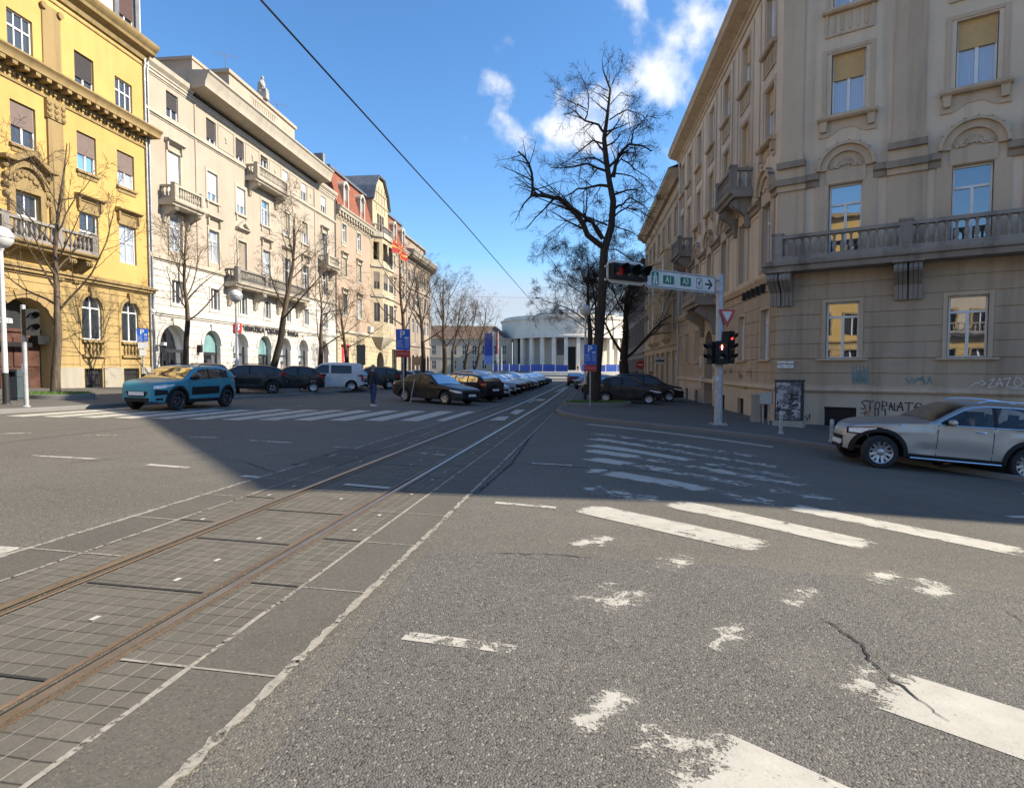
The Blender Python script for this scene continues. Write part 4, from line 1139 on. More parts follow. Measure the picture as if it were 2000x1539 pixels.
to = bt.build('bay_tower', [CREAMT, CREAM, plain('loggia_dark', (.02, .018, .016), .8)], root, 30)
for Fm, o, z0 in tw: window(root, Fm, o['x0'], o['x1'], o['z0'], o['z1'], .16, 'V', BROWNF, GL_DARK, .55 if z0 > 10 else 0, BRBL)
bl = MB(); bl.M = M
hx = [(a + .1, 0), (a + 1.2, -pr + .1), (b - 1.2, -pr + .1), (b - .1, 0)]
for p, q in zip(hx, hx[1:]):
    L = hypot(q[0] - p[0], q[1] - p[1]); bl.M = M @ Matrix.Translation((p[0], p[1], 0)) @ Matrix.Rotation(atan2(q[1] - p[1], q[0] - p[0]), 4, 'Z')
    bl.box(0, L, -.02, .18, 18.3, 18.45); bl.box(0, L, -.04, .2, 19.2, 19.35); bl.box(-.12, .12, -.05, .2, 18.3, 19.4)
    for i in range(int(L / .3)): bl.lathe(baluster_prof(.75), (.3 + i * .3, .08, 18.45), 7)
bl.build('balustrade', GREYST, to, 30)
mr_ = MB(); mr_.M = M
for x0, x1 in ((0, X(73.6)), (X(79.6), W)):
    mr_.face([(x0, -.25, 18.7), (x1, -.25, 18.7), (x1, .75, 22.5), (x0, .75, 22.5)]); mr_.face([(x0, -.25, 18.7), (x0, .75, 22.5), (x0, 8, 22.5), (x0, 8, 18.7)]); mr_.face([(x1, -.25, 18.7), (x1, .75, 22.5), (x1, 8, 22.5), (x1, 8, 18.7)])
ro = mr_.build('roof', REDT, root, 0)
zc = MB(); zc.M = M; zc.box(-.05, W + .05, .5, 8, 22.5, 22.75); zc.prof([(.6, 22.75), (8, 22.75), (4.3, 23.3)], 0, W); zc.build('roof_top', ZINC, ro)
zc = MB(); zc.M = M; zc.box(-.15, .35, 1.2, 2.2, 20, 23.9); zc.box(W - .2, W + .3, 3, 4, 22, 24); zc.build('chimney', GREYST, ro)
dm = MB(); dm.M = M
for u in (65.2, 70.2, 82.8, 86.8):
    c = X(u); dm.box(c - .75, c - .5, -.2, .9, 18.75, 21.3); dm.box(c + .5, c + .75, -.2, .9, 18.75, 21.3); dm.box(c - .5, c + .5, -.05, .0, 18.75, 19.0)
    o1, o2 = arc(c, 21.0, .5, 10, .45), arc(c, 21.0, .85, 10, .75)
    for k in range(10): dm.prism([o2[k], o2[k + 1], o1[k + 1], o1[k]], -.25, .95)
build_each(dm, 'dormer', CREAMT, ro)
for u in (65.2, 70.2, 82.8, 86.8): window(root, M, X(u - .5), X(u + .5), 19.0, 21.3, .1, 'V', WHITE, GL_CURT)
gb = MB(); gb.M = M
g0, g1, gc = X(73.6), X(79.6), X(76.6)
wall(gb, g0, g1, 18.3, 22.3, [dict(x0=gc - 1.3, x1=gc - .55, z0=18.6, z1=21.0, d=.15), dict(x0=gc - .4, x1=gc + .4, z0=18.6, z1=21.0, d=.15), dict(x0=gc + .55, x1=gc + 1.3, z0=18.6, z1=21.0, d=.15)], (), 0, y=-.2)
gb.prism([(g0, 22.3), (g1, 22.3), (g1 - .6, 23.8), (gc + 1, 25.4), (gc - 1, 25.4), (g0 + .6, 23.8)], -.2, 0)
for z in (22.2, 23.6): gb.box(g0 + (z > 23) * .6, g1 - (z > 23) * .6, -.3, -.19, z, z + .15)
for k in (-1.6, -.6, .6, 1.6): gb.box(gc + k - .08, gc + k + .08, -.27, -.19, 21.3, 24.4)
for x in (g0, g1): gb.face([(x, -.2, 18.3), (x, 6, 18.3), (x, 6, 22.3), (x, -.2, 22.3)])
go = gb.build('gable', CREAM, root, 30)
for c in (-.92, 0, .92): window(root, M, gc + c - .36, gc + c + .36, 18.6, 21.0, .12, 'V', BROWNF, GL_DARK, y=-.2)
gz = MB(); gz.M = M
pts = [(g0 - .25, 22.2), (g0 + .4, 23.9), (gc - 1.05, 25.6), (gc + 1.05, 25.6), (g1 - .4, 23.9), (g1 + .25, 22.2)]
for p, q in zip(pts, pts[1:]): gz.face([(p[0], -.55, p[1]), (q[0], -.55, q[1]), (q[0], 6, q[1]), (p[0], 6, p[1])]); gz.face([(p[0], -.55, p[1]), (q[0], -.55, q[1]), (q[0], -.55, q[1] + .16), (p[0], -.55, p[1] + .16)]); gz.face([(p[0], -.55, p[1] + .16), (q[0], -.55, q[1] + .16), (q[0], 6, q[1] + .16), (p[0], 6, p[1] + .16)])
gz.build('gable_roof', ZINC, go, 0)
q = MB(); q.M = M; q.box(X(72.0), X(72.9), -.4, -.05, 5.9, 6.6); q.build('air_conditioner', WHITE, root)
# flag with the yellow sunburst on the bay tower
fl = thing('hanging_flag', M @ Vector((gc - .6, -1.2, 0)) + root.location + Vector((0, 0, 16.4)), 'red flag with a yellow sunburst waving from the bay tower', 'flag', rz=rz_of(M))
q = MB(); q.tube([(-.4, .3, -.1), (-1.1, -1.2, 1.3), (-1.2, -1.4, 1.5)], .03, 6); q.build('flag_pole', GALV, fl)
def flag_mat(name):
    t = NT(name)
    sp = t.n('ShaderNodeSeparateXYZ'); t.l(t.tc.outputs['UV'], sp.inputs[0])
    x = t.math('MULTIPLY', t.math('SUBTRACT', sp.outputs['X'], .5), 2.0); y = t.math('SUBTRACT', sp.outputs['Y'], .5)
    an = t.math('ARCTAN2', y, x); rr = t.math('SQRT', t.math('ADD', t.math('MULTIPLY', x, x), t.math('MULTIPLY', y, y)))
    ray_ = t.math('GREATER_THAN', t.math('COSINE', t.math('MULTIPLY', an, 8.0)), .8)
    disc = t.math('LESS_THAN', rr, .15); ring = t.math('GREATER_THAN', rr, .19)
    f = t.math('MAXIMUM', disc, t.math('MULTIPLY', ray_, ring))
    t.col(t.mix(f, (.36, .018, .015), (.60, .36, .04))); t.rough(.8)
    return t.m
rows = []; uv = []
n = 16
for i in range(n + 1):
    r = []
    for j in range(9):
        s_, t_ = i / n, j / 8
        r.append((-1.1 + 3.7 * s_, -1.2 - .6 * s_ + .22 * sin(s_ * 9 + t_ * 2), 1.3 - 1.1 * s_ - 1.7 * t_ + .5 * s_ * t_ + .1 * sin(s_ * 7)))
    rows.append(r)
q = MB(); q.grid(rows); me = q.mesh('cloth', flag_mat('sunburst_flag'), 60, merge=False)
ul = me.uv_layers.new()
for lp in me.loops: ul.data[lp.index].uv = ((lp.vertex_index // 9) / n, 1 - (lp.vertex_index % 9) / 8)
link('cloth', me, fl)

# ------------------------------------------------------------------ dark corner house with the rounded end
GRB = stucco('grey_beige', (.31, .25, .195), .35, .4, .25); GRBT = stucco('grey_beige_trim', (.33, .29, .24), .5, .5, .3)
U0 = 88.9
root = thing('rounded_house', (*Lp(U0), -.2), 'grey beige house with a rounded end and heavy curved eaves', 'building')
pts = [Vector(Lp(88.9)), Vector(Lp(93.5)), Vector(Lp(98.1)), Vector(Lp(102.7))]
a0 = atan2(LD.y, LD.x); p = pts[-1].copy()
for i in range(7):
    a0 += radians(13); p = p + Vector((cos(a0), sin(a0))) * 2.9; pts.append(p.copy())
wb, tr, ev, up = MB(), MB(), MB(), MB()
for i, (p, q) in enumerate(zip(pts, pts[1:])):
    d = (q - p); L = d.length; Fm = frame(p, d.normalized(), root)
    for z in (wb, tr, ev, up): z.M = Fm
    cs = [L * .27, L * .73] if L > 4 else [L / 2]
    ops = []
    for c in cs:
        for z0, z1, st, bl in ((14.6, 16.4, 'V', 0), (11.0, 13.0, 'T', .5), (7.0, 9.2, 'T', 0)):
            o = dict(x0=c - .55, x1=c + .55, z0=z0, z1=z1, d=.22); ops.append(o)
            window(root, Fm, o['x0'], o['x1'], z0, z1, .2, st, WHITE, GL_DARK, bl if (i + int(z0)) % 2 else 0, BRBL)
        ops.append(dict(x0=c - .8, x1=c + .8, z0=-.1, z1=3.6, arch=True, d=.35))
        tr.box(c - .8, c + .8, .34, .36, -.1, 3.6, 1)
    wall(wb, 0, L, -.9, 18.2, ops, [.8 + .5 * k for k in range(8)], 0)
    for c in (0, L):
        tr.box(c - .25, c + .25, -.1, .02, 5.6, 17.6)
    for z, h, pr in ((4.9, .3, .2), (10.0, .2, .12), (13.6, .3, .2), (17.6, .4, .15)): tr.box(-.05, L + .05, -pr, .02, z, z + h)
    for c in range(int(L / .7)): ev.box(.15 + c * .7, .45 + c * .7, -1.0, 0, 18.1, 18.4)
    ev.prof([(.02, 18.4), (-1.15, 18.4), (-1.2, 18.7), (-1.4, 18.95), (-1.4, 19.1), (.02, 19.4)], -.28, L + .28)
    up.face([(-.1, .9, 19.3), (L + .1, .9, 19.3), (L + .1, .9, 21.6), (-.1, .9, 21.6)]); up.box(-.15, L + .15, .6, 1.2, 21.6, 21.85)
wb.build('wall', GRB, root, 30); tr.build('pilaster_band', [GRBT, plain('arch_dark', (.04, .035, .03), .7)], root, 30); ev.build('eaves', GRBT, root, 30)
uo = up.build('attic', GRB, root, 30)
ce = pts[0] + Vector((-LD.y, LD.x)) * 7
tp = MB(); tp.M = Matrix.Translation((-root.location.x, -root.location.y, -root.location.z))
tp.face([(q.x, q.y, 19.35) for q in pts] + [(pts[-1].x - 10, pts[-1].y + 4, 19.35), (pts[0].x - 12, pts[0].y, 19.35)])
tp.face([(q.x - 1, q.y, 21.8) for q in pts] + [(pts[-1].x - 10, pts[-1].y + 4, 21.8), (pts[0].x - 12, pts[0].y, 21.8)])
tp.build('roof', ZINC, root, 0)

# ------------------------------------------------------------------ big grey corner house on the right
GRY = stucco('grey_stucco', (.64, .525, .39), .3, .5, .3, (.50, .44, .35), .55); GRYR = stucco('grey_rustic', (.43, .345, .25), .4, .5, .3, (.33, .30, .26), .5); GRYT = stucco('grey_trim', (.53, .42, .30), .4, .5, .3)
PLIN = stucco('grey_plinth', (.53, .445, .34), .4, .45, .35); CONC = stucco('dark_balcony_stone', (.29, .262, .23), .75, .8, .6, (.42, .40, .36), .3)
C0 = Vector((9.89, 22.0)); FD = Vector((1, -.7)).normalized(); C1 = C0 + FD * 8.75; C2 = Vector((24.3, 7.9)); TD = (C2 - C1).normalized()
root = thing('corner_house', (C0.x, C0.y, -.5), 'large grey brown corner house with arched tympanums, a long balcony and graffiti', 'building')
FM = frame(C0, FD, root); SL = 22.2
SF = C0 + RD * SL; SM_ = frame(SF, -RD, root)         # street front, x runs from its far end to the corner
TMx = frame(C1, TD, root); TL = (C2 - C1).length
sx = lambda m: SL - m
fr = [2.1, 5.6]; st_ = [1.5, 4.95, 8.4, 11.85, 15.3, 18.6, 21.2]; th = [1.7, 5.2, 8.7]
def corner_front(M, cs, doors=(), french=(), t2=()):
    ops, wins = [], []
    for i, c in enumerate(cs):
        for z0, z1, st, kw in ((1.92, 3.9, 'D', {}), (5.42, 8.0, 'D', {}), (10.4, 12.5, 'V', {}), (14.05, 16.1, 'V', {})):
            if z0 < 2 and i in doors: continue
            f2 = i in french and 10 < z0 < 11
            o = dict(x0=c - .52, x1=c + .52, z0=9.3 if f2 else z0, z1=z1, d=.28); ops.append(o); wins.append((o, z0))
        if i not in doors: ops.append(dict(x0=c - .5, x1=c + .5, z0=-.6, z1=.2, d=.25))
    return ops, wins
def dress(M, W, cs, ops, wins, doors, tr, hd, gr, pil, glz):
    for o, z0 in wins:
        c = (o['x0'] + o['x1']) / 2
        if z0 < 2:
            surround(hd, o['x0'], o['x1'], 1.92, 3.9, .12, .04); window(root, M, o['x0'] + .02, o['x1'] - .02, o['z0'], o['z1'], .26, 'D', WHITE, GL_BRIGHT if glz else GL_DARK, sill=(GRYT, .3, .12))
        elif z0 < 6:
            window(root, M, o['x0'] + .02, o['x1'] - .02, o['z0'], o['z1'], .26, 'D', WHITE, (GL_BRIGHT if c < 4 else GL_BLUE) if glz else GL_DARK)
            hd.box(o['x0'] - .42, o['x0'], -.05, .01, 5.4, 8.02); hd.box(o['x1'], o['x1'] + .42, -.05, .01, 5.4, 8.02)
            ri, ro_ = .58, .90; zc = 8.5
            for k in range(16):
                p, q = arc(c, zc, ri, 16), arc(c, zc, ro_, 16); p2 = arc(c, zc, ro_ - .1, 16)
                hd.prism([p2[k], p2[k + 1], p[k + 1], p[k]], -.13, .01); hd.prism([q[k], q[k + 1], p2[k + 1], p2[k]], -.24, .01)
                if k % 2 == 0: hd.lathe([(.015, -.05), (.05, 0), (.015, .05)], ((q[k][0] + q[k + 1][0]) / 2, -.22, (q[k][1] + q[k + 1][1]) / 2), 6, axis='y')
            # carved tympanum: central shell with scrolls to both sides
            tm = MB(); tm.M = M
            tm.prism(arc(c, zc, ri, 16)[::-1], -.02, .01)
            for k in range(7): a_ = pi * (k + .5) / 7; tm.tube([(c, -.05, zc + .16), (c + .22 * cos(a_), -.05, zc + .16 + .22 * sin(a_))], [.015, .035], 6)
            for sg in (-1, 1):
                tm.tube([(c + sg * (.05 + .09 * j), -.05, zc + .12 + .07 * sin(j * 1.9)) for j in range(6)], [.05, .055, .05, .05, .04, .025], 6)
                tm.lathe([(.01, -.05), (.08, -.03), (.09, .03)], (c + sg * .3, -.03, zc + .2), 8, axis='y'); tm.lathe([(.01, -.05), (.06, -.03), (.07, .03)], (c + sg * .42, -.03, zc + .09), 8, axis='y')
            tm.build('tympanum', GRYT, root, 40)
            hd.box(c - .6, c + .6, -.07, .01, 8.02, 8.5)
        elif z0 < 11:
            window(root, M, o['x0'] + .02, o['x1'] - .02, o['z0'], o['z1'], .26, 'V', WHITE, GL_CURT, .40 if o['z0'] > 10 else .55, YEBL)
            surround(hd, o['x0'] - .14, o['x1'] + .14, o['z0'], o['z1'] + .05, .12, .035)
            if o['z0'] > 10:
                hd.prof([(.01, 10.2), (-.2, 10.2), (-.27, 10.26), (-.27, 10.36), (.01, 10.4)], o['x0'] - .38, o['x1'] + .38)
                for x in (o['x0'] - .32, o['x1'] + .08): hd.prism([(x, 10.2), (x + .24, 10.2), (x + .21, 9.85), (x + .03, 9.85)], -.16, .01); hd.box(x - .03, x + .27, -.06, .01, 9.68, 9.80)
                hd.prism([(o['x0'] - .34, 10.2), (o['x0'] - .34, 9.66), (o['x0'] + .05, 9.72), (c - .2, 9.9), (c + .2, 9.9), (o['x1'] - .05, 9.72), (o['x1'] + .34, 9.66), (o['x1'] + .34, 10.2)], -.025, .01)
        else:
            window(root, M, o['x0'] + .02, o['x1'] - .02, o['z0'], o['z1'], .26, 'V', WHITE, GL_CURT, .4 if int(c) % 2 else 0, YEBL)
            hd.prof([(.01, 13.86), (-.16, 13.86), (-.22, 13.92), (-.22, 14.0), (.01, 14.04)], o['x0'] - .3, o['x1'] + .3)
            surround(hd, o['x0'] - .1, o['x1'] + .1, 14.05, 16.1, .12, .03)
            hd.box(o['x0'] - .22, o['x1'] + .22, -.06, .01, 13.1, 13.18); hd.box(o['x0'] - .22, o['x0'] - .14, -.06, .01, 13.18, 13.86); hd.box(o['x1'] + .14, o['x1'] + .22, -.06, .01, 13.18, 13.86)
            for k in range(5): hd.box(o['x0'] + .02 + k * .24, o['x0'] + .1 + k * .24, -.05, .01, 13.25, 13.8)
    for i, c in enumerate(cs):
        if i in doors: continue
        for j in range(8): gr.M = M; gr.box(c - .46 + j * .12, c - .43 + j * .12, .14, .16, -.6, .2)
        gr.box(c - .5, c + .5, .22, .24, -.6, .2)
    for a, b in pil:
        tr.box(a, b, -.09, .01, 9.3, 16.35); tr.box(a - .05, b + .05, -.17, .01, 9.02, 9.3); tr.box(a - .12, b + .12, -.28, .01, 8.8, 9.02, 1); tr.box(a - .05, b + .05, -.13, .01, 16.35, 16.6)
        tr.box(a - .1, b + .1, -.07, .01, 5.4, 8.0); tr.box(a - .16, b + .16, -.27, .01, 8.2, 8.42, 1); tr.box(a - .13, b + .13, -.16, .01, 8.0, 8.2); tr.box(a - .12, b + .12, -.15, .01, 8.42, 8.8)
    segs = []; x = 0
    for c in cs:
        if c - .85 > x: segs.append((x, c - .82))
        x = c + .82
    segs.append((x, W))
    for a, b in segs:
        if b > a: tr.prof([(.01, 8.02), (-.08, 8.02), (-.10, 8.2), (-.22, 8.25), (-.22, 8.36), (-.15, 8.38), (-.15, 8.46), (.01, 8.52)], max(0, a), min(W, b), 1)
    tr.prof([(.01, .74), (-.1, .74), (-.13, .8), (-.08, .88), (-.08, .93), (.01, .97)], -.02, W + .02)
    tr.prof([(.01, 16.6), (-.06, 16.6), (-.1, 16.75), (-.2, 16.8), (-.2, 16.9), (-.6, 17.05), (-.75, 17.1), (-.8, 17.22), (-.88, 17.3), (-.88, 17.42), (.01, 17.5)], -.45, W + .45)
wb, tr, hd, gr = MB(), MB(), MB(), MB()
GROOV = [1.4 + .525 * i for i in range(7)]
faces = [(FM, 8.75, fr, (), (), [(0.02, .72), (3.45, 4.3), (6.95, 7.8)], True), (SM_, SL, sorted(sx(c) for c in st_), (3,), (5, 1), [], False), (TMx, TL, th, (), (), [], False)]
for Mx, Wd, cs, doors, french, pil, glz in faces:
    for z in (wb, tr, hd, gr): z.M = Mx
    ops, wins = corner_front(Mx, cs, doors, french)
    if doors: ops.append(dict(x0=cs[3] - 1.1, x1=cs[3] + 1.1, z0=-.6, z1=3.7, arch=True, d=.6))
    wall(wb, 0, Wd, -1.3, .9, ops, (), 2); wall(wb, 0, Wd, .9, 5.15, ops, GROOV, 1); wall(wb, 0, Wd, 5.15, 16.8, ops, (), 0)
    dress(Mx, Wd, cs, ops, wins, doors, tr, hd, gr, pil, glz)
    if Mx is not FM: tr.prof([(.01, 4.9), (-.1, 4.9), (-.22, 5.1), (-.22, 5.2), (.01, 5.3)], 0, Wd)
    if Mx is SM_:
        for a, b in zip(cs, cs[1:]):
            c = (a + b) / 2
            for x in (c - .55, c + .45): tr.box(x, x + .1, -.035, .01, 8.9, 16.4)
            for z0, z1 in ((5.6, 7.8),): tr.box(c - .95, c - .88, -.03, .01, z0, z1); tr.box(c + .88, c + .95, -.03, .01, z0, z1); tr.box(c - .95, c + .95, -.03, .01, z1, z1 + .07)
wb.M = None
O = root.location
back = [C0, C1, C2, C2 + Vector((14, 0)), SF + Vector((14, -2)), SF]
def topf(z, pts, m=0): wb.face([(q.x - O.x, q.y - O.y, z - O.z) for q in pts], m)
topf(17.45, back)
for p, q in ((C2, C2 + Vector((14, 0))), (C2 + Vector((14, 0)), SF + Vector((14, -2))), (SF + Vector((14, -2)), SF)):
    wb.face([(p.x - O.x, p.y - O.y, -1 - O.z), (q.x - O.x, q.y - O.y, -1 - O.z), (q.x - O.x, q.y - O.y, 17.45 - O.z), (p.x - O.x, p.y - O.y, 17.45 - O.z)], 0)
wb.build('wall', [GRY, GRYR, PLIN], root, 30); tr.build('cornice', [GRYT, stucco('sooty_ledge', (.30, .25, .19), .7, .6, .5)], root, 30); build_each(hd, 'window_surround', GRYT, root, 40); build_each(gr, 'basement_grille', DARKMETAL, root)
rf = MB(); inn = [C0 + Vector((3, 1.5)), C1 + Vector((2.5, 3)), C2 + Vector((1.5, 4)), C2 + Vector((9, 4)), SF + Vector((9, -4)), SF + Vector((3, -2.5))]
oc = [C0 + Vector((-.9, -.5)), C1 + Vector((-.4, -.9)), C2 + Vector((-.4, -.8)), C2 + Vector((14, -.5)), SF + Vector((14, -2)), SF + Vector((-.9, 0))]
for k in range(6):
    a, b, c, d = oc[k], oc[(k + 1) % 6], inn[(k + 1) % 6], inn[k]
    rf.face([(a.x - O.x, a.y - O.y, 17.46 - O.z), (b.x - O.x, b.y - O.y, 17.46 - O.z), (c.x - O.x, c.y - O.y, 19.3 - O.z), (d.x - O.x, d.y - O.y, 19.3 - O.z)])
rf.face([(q.x - O.x, q.y - O.y, 19.3 - O.z) for q in inn])
rf.build('roof', tiles('brown_tiles', (.16, .085, .06)), root, 0)
balcony(root, FM, -.35, 9.1, 5.38, .95, (CONC, CONC), .88, .36, [.12, 4.0, 7.75], (.82, 1.15), gap=.235, peds=[.1, 3.92, 7.5, 8.85], rolls=2)
balcony(root, SM_, sx(4.95) - 1.45, sx(4.95) + 1.45, 9.2, .95, (CONC, CONC), .95, .3, [sx(4.95) - 1.0, sx(4.95) + 1.0], (.45, 1.2), gap=.24)
balcony(root, SM_, sx(18.6) - 1.45, sx(18.6) + 1.45, 9.2, .95, (CONC, CONC), .95, .3, [sx(18.6) - 1.0, sx(18.6) + 1.0], (.45, 1.2), gap=.24)
balcony(root, SM_, sx(11.85) - 2.1, sx(11.85) + 2.1, 5.3, 1.2, (CONC, CONC), .95, .34, [sx(11.85) - 1.5, sx(11.85) + 1.5], (.6, 1.5), gap=.24)
q = MB(); q.M = SM_; q.box(sx(11.85) - 1.1, sx(11.85) + 1.1, .55, .6, -.6, 3.7)
for k in range(4): q.box(sx(11.85) - 1.0 + k * .51, sx(11.85) - .55 + k * .51, .5, .55, -.3, 2.3)
q.build('door', DOORW, root)
pipe_part(root, SM_, .1, -.5, 16.6, mat=plain('pale_pipe', (.55, .56, .57), .5))
q = MB(); q.M = SM_
for m in (13.6, 10.1):
    for z in (.4, 1.6): q.box(sx(m) - .09, sx(m) + .09, -.12, 0, z, z + .7)
q.build('wall_lamp', plain('lamp_white', (.7, .7, .66), .4), root)
q = MB(); q.M = SM_
for k in range(5): m = 1.6 + k * .65; q.box(sx(m) - .03, sx(m) + .03, -.2, 0, 4.55, 4.9)
build_each(q, 'iron_hook', DARKMETAL, root)
# street name plate on the wall
q = MB(); q.M = FM; q.box(.02, .58, -.055, -.03, 1.58, 1.83); so = q.build('street_nameplate', plain('plate_white', (.76, .76, .74), .4), root)
lettering('KNEZA MISLAVA', .078, SIGNG, FM @ Matrix.Translation((.30, -.058, 1.735)), so, ext=.002)
lettering('ULICA            2 - 8', .045, SIGNG, FM @ Matrix.Translation((.30, -.058, 1.64)), so, ext=.002)
# spray paint on the walls, as thin strokes
def spray(name, mat, strokes, M, x, z, sc, wd, y=-.012):
    mb = MB(); mb.M = M
    for st in strokes:
        p = [Vector((x + a * sc, 0, z + b * sc)) for a, b in st]
        q = []
        for a, b in zip(p, p[1:]):
            n = max(1, int((b - a).length / .03))
            q += [a.lerp(b, i / n) for i in range(n)]
        q.append(p[-1])
        for i in range(len(q) - 1):
            a, b = q[i], q[i + 1]; d = (b - a)
            if d.length < 1e-5: continue
            d.normalize(); nn = Vector((-d.z, 0, d.x)) * wd * (.8 + .4 * random.random())
            e = d * wd * .4
            mb.face([(a.x + nn.x - e.x, y, a.z + nn.z - e.z), (b.x + nn.x + e.x, y, b.z + nn.z + e.z), (b.x - nn.x + e.x, y, b.z - nn.z + e.z), (a.x - nn.x - e.x, y, a.z - nn.z - e.z)])
            y -= .00006
    return mb.build(name, mat, root, 0, merge=False)
GB = plain('spray_black', (.045, .035, .04), .8); GRr = plain('spray_red', (.32, .06, .05), .8); GWh = plain('spray_white', (.62, .60, .55), .8); GTe = plain('spray_teal', (.16, .27, .27), .8, var=.3)
stop = [[(.7, 1.0), (.5, 1.05), (.2, .95), (.1, .8), (.3, .6), (.45, .4), (.3, .15), (.05, .2)], [(.5, .98), (1.25, .98)], [(.85, .98), (.9, .1)], [(1.5, .95), (1.3, .6), (1.35, .2), (1.6, .15), (1.75, .5), (1.7, .85), (1.5, .95)], [(1.95, 1.0), (1.95, .1)], [(1.95, 1.0), (2.35, .9), (2.3, .6), (1.95, .5)],
        [(2.55, .1), (2.7, .9), (2.9, .1)], [(2.6, .45), (2.9, .5)], [(3.0, .9), (3.05, .05)], [(3.2, .05), (3.55, 1.0), (3.75, .1)], [(3.3, .45), (3.7, .5)], [(3.85, .92), (4.6, .92)], [(4.25, .9), (4.2, .05)], [(4.9, .9), (4.7, .5), (4.9, .1), (5.2, .1), (5.4, .5), (5.2, .9), (4.9, .9)], [(4.8, .5), (5.3, .55)],
        [(1.3, .2), (1.35, -.6)], [(1.65, .1), (1.6, -.7)], [(2.2, .3), (2.25, -.7)], [(4.2, .05), (4.0, -.4), (4.4, -.6)], [(2.6, -.5), (2.6, -.75)], [(2.9, -.5), (2.9, -.7), (3.0, -.5), (3.1, -.7)], [(3.4, -.75), (3.5, -.5), (3.6, -.75)]]
spray('graffiti', GB, stop, FM, 2.72, .12, .33, .015)
spray('graffiti', GRr, [[(.05, -.3), (.9, -.1)], [(.5, .2), (.4, -.6)], [(.4, -.2), (.9, -.6)], [(2.3, .6), (2.8, .4)], [(3.2, .6), (3.6, .4)], [(4.6, .0), (4.75, -.2), (4.9, .1), (5.05, -.2), (5.2, .1), (5.4, -.1)], [(5.3, .1), (5.6, -.3)], [(.9, .9), (.8, .3), (.9, -.1)]], FM, 2.72, .12, .33, .012)
spray('graffiti', GWh, [[(0, 0), (.4, .35), (.75, .4)], [(.75, .65), (1.15, .3), (.8, .15)], [(1.35, .6), (1.75, .75), (1.3, -.05), (1.9, .05)], [(1.9, .05), (2.1, .8), (2.3, .05)], [(1.8, .3), (2.35, .3)], [(2.3, .7), (2.85, .85), (2.6, .05), (3.3, .0)], [(3.25, .85), (3.1, .3), (3.4, .02), (3.75, .4), (3.5, .85), (3.25, .85)], [(2.6, -.15), (3.7, -.1)]], FM, 5.72, 1.0, .34, .015)
spray('graffiti', GTe, [[(.05 * k, .9 - .2 * (k % 3)), (.05 * k + .02, .05 + .1 * (k % 2))] for k in range(13)], FM, 2.45, 1.0, .75, .013)
spray('graffiti', GTe, [[(0, .4), (.2, .1), (.3, .45), (.45, .1), (.5, .4), (.7, .42), (.9, .1), (.8, .5), (.6, .3)], [(1.0, .1), (1.1, .5), (1.2, .1)]], FM, 4.0, 1.0, .6, .016)
for k, (m, z, mt, sc_) in enumerate([(3.2, 1.15, GRr, .42), (4.6, 1.1, GRr, .38), (6.2, 1.3, GB, .3), (2.0, .15, GRr, .34), (1.1, .2, GWh, .36), (7.4, 1.2, GRr, .34), (12.9, .2, GRr, .6), (3.6, .62, GB, .3)]):
    rr = random.Random(k)
    spray('graffiti', mt, [[(rr.uniform(0, .35) + .4 * j, rr.uniform(0, 1)) for _ in range(4)] for j in range(5)], SM_, sx(m) - .8, z, sc_, .014)
spray('graffiti', GB, [[(.2 * j + random.uniform(0, .1), random.uniform(0, 1)) for _ in range(5)] for j in range(3)], FM, .98, -.4, .35, .011)

# ------------------------------------------------------------------ ochre house with oriels, and the dark one behind
OCH = stucco('ochre_stucco', (.43, .335, .21), .3, .35, .25); OCHT = stucco('ochre_trim', (.40, .33, .235), .4, .4, .3)
root = thing('ochre_house', (*Rp(44.4), -.6), 'ochre house with shallow oriel bays above tall shop windows', 'building')
S1_, S0_ = 67.6, 44.4; M = frame(Rp(S1_), -RD, root); W = S1_ - S0_
ops, wins = [], []
cs = [1.6 + 3.3 * i for i in range(7)]
for i, c in enumerate(cs):
    orl = i in (2, 3, 5)
    for z0, z1, st in ((4.6, 6.9, 'D'), (8.4, 10.6, 'D'), (12.0, 13.9, 'V')):
        o = dict(x0=c - .58, x1=c + .58, z0=z0, z1=z1, d=.2); o['orl'] = orl and z0 < 11
        if not o['orl']: ops.append(o)
        wins.append(o)
    ops.append(dict(x0=c - 1.15, x1=c + 1.15, z0=-.4, z1=2.9, d=.35))
wb = MB(); wb.M = M; wall(wb, 0, W, -1.2, 15.9, ops, [.2 + .5 * k for k in range(6)], 0); block(wb, M, 0, W, -1.2, 15.9, 12, 0); wb.build('wall', OCH, root, 30)
tr = MB(); tr.M = M
moulding(tr, 0, W, 3.3, [(.1, .06), (.14, .16), (.1, .08)]); moulding(tr, 0, W, 7.7, [(.1, .05), (.1, .1)]); moulding(tr, 0, W, 14.6, [(.1, .06), (.2, .1)])
tr.prof([(.01, 15.6), (-.3, 15.6), (-.45, 15.8), (-.85, 16.0), (-.9, 16.2), (-.9, 16.3), (.01, 16.4)], -.1, W)
for c in cs:
    for z0, z1 in ((4.6, 6.9), (8.4, 10.6), (12, 13.9)): surround(tr, c - .58, c + .58, z0, z1, .14, .05, 0, True)
    hood(tr, c - .6, c + .6, 7.1, .2)
tr.build('cornice', OCHT, root, 30)
